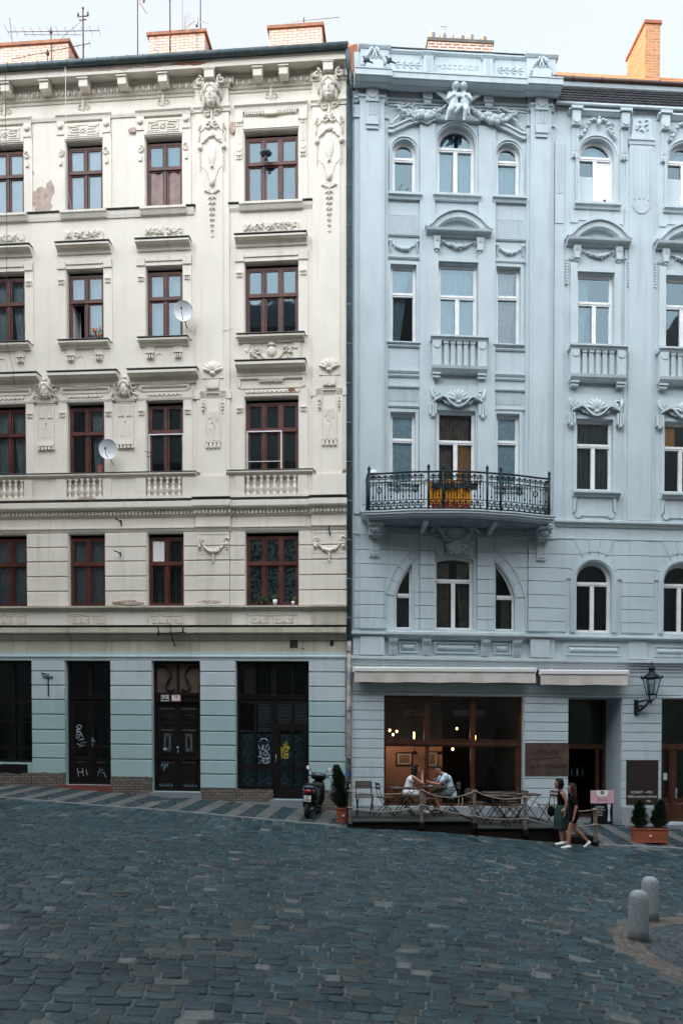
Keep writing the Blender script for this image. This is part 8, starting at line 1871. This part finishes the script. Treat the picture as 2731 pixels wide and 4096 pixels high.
# ---- cafe interior: framed pictures, lamps
def picture(u, v, w, h, label): 
    t = thing('framed_picture', on('R', u, -1.94, v), AR, label, 'picture', 'framed pictures on the cafe wall'); O = [(-w / 2, -h / 2), (w / 2, -h / 2), (w / 2, h / 2), (-w / 2, h / 2)]
    MB(0).ring(O, inset(O, .035), 0, .03).build('frame', 'black', t); MB(0).box(-w / 2 + .03, w / 2 - .03, 0, .01, -h / 2 + .03, h / 2 - .03).build('mount', 'awning', t); MB(0).box(-w / 2 + .09, w / 2 - .09, .01, .015, -h / 2 + .08, h / 2 - .08).build('print', 'brown_drape', t)
picture(1.74, 1.66, .50, .40, 'landscape framed picture left of the window mullion'); picture(2.58, 1.66, .36, .48, 'upright framed picture right of the window mullion'); picture(.86, 1.60, .3, .50, 'framed picture cut by the left window edge')
def bulb(u, v, d, tall, label, pw):
    t = thing('pendant_bulb', on('R', u, d, v), AR, label, 'pendant lamp', 'bare glowing bulbs in the cafe'); b = F3()
    (b.lathe((0, 0, -.16), [(.008, 0), (.018, .03), (.018, .17), (.01, .2)], 8) if tall else b.ell((0, 0, 0), (.028, .028, .04), 0, 10, 6)); b.build('bulb', 'bulb', t); F3().tube([(0, 0, .04), (0, 0, 3.75 - v)], .005, 4).build('cord', 'black_metal', t); F3().lathe((0, 0, .03), [(.018, 0), (.018, .05)], 8).build('socket', 'black_metal', t)
    ld = bpy.data.lights.new('bulb_light', 'POINT'); ld.energy = pw; ld.color = (1, .62, .38); ld.shadow_soft_size = .06; lo_ = bpy.data.objects.new('bulb_light', ld); C.objects.link(lo_); lo_.parent = t; lo_.location = (0, -.06, -.22)
for i, (u, v, d, tl, lb) in enumerate(((1.22, 2.50, -1.2, 0, 'leftmost round glowing bulb behind the upper cafe window'), (1.40, 2.47, -1.0, 0, 'round glowing bulb, second from the left'), (1.33, 2.38, -1.3, 0, 'lowest round glowing bulb of the left three'), (1.84, 2.42, -.6, 1, 'long tubular glowing bulb in the left pane'), (2.98, 1.98, -.8, 0, 'single bulb hanging below the window transom'), (3.62, 2.50, -1.2, 0, 'upper right round glowing bulb'), (3.58, 2.36, -.6, 1, 'long tubular glowing bulb in the right pane'), (3.25, 2.58, -1.6, 0, 'faint bulb by the right mullion'))): bulb(u, v, d, tl, lb, 1.1)
for k, (u, lb) in enumerate(((2.02, 'black dome lamp between the pictures'), (.98, 'black dome lamp at the left window edge'), (2.80, 'black dome lamp beside the upright picture'))):
    t = thing('dome_lamp', on('R', u, -1.7, 1.84), AR, lb, 'pendant lamp', 'unlit black dome lamps'); F3().lathe((0, 0, -.03), [(.09, 0), (.08, .05), (.03, .09), (.01, .1)], 12).build('shade', 'black_metal', t); F3().tube([(0, 0, .06), (0, 0, 1.9)], .005, 4).build('cord', 'black_metal', t)
for k, (u, w, lb) in enumerate(((1.95, .75, 'left suspended wooden light box behind the upper cafe window'), (3.50, .9, 'right suspended wooden light box behind the upper cafe window'))):
    t = thing('light_box', on('R', u, -1.0, 3.02), AR, lb, 'light box', 'suspended wooden light boxes'); MB(0).box(-w / 2, w / 2, -.06, .06, -.09, .09).build('plank', 'slab', t); MB(0).tube([(-w / 2 + .05, 0, .09), (-w / 2 + .05, 0, .9)], .005, 4).build('cord', 'black_metal', t); MB(0).tube([(w / 2 - .05, 0, .09), (w / 2 - .05, 0, .9)], .005, 4).build('cord', 'black_metal', t)
for k in range(5): b = F3(); b.lathe((0, 0, 0), [(.03, 0), (.03, .14), (.012, .2), (.012, .27)], 10); fixed('bottle', b, 'frost_white' if k % 2 else 'film', 'R', 6.45 + k * .17, -1.9, 1.20, 'glass bottle on the dark shelf inside the doorway', 'bottle', 'bottles on the shelf in the doorway')
fixed('shelf', MB(0).box(0, 1.2, -.12, .12, -.03, 0), 'dark_wood', 'R', 6.2, -1.9, 1.19, 'dark wooden shelf inside the cafe doorway', 'shelf')
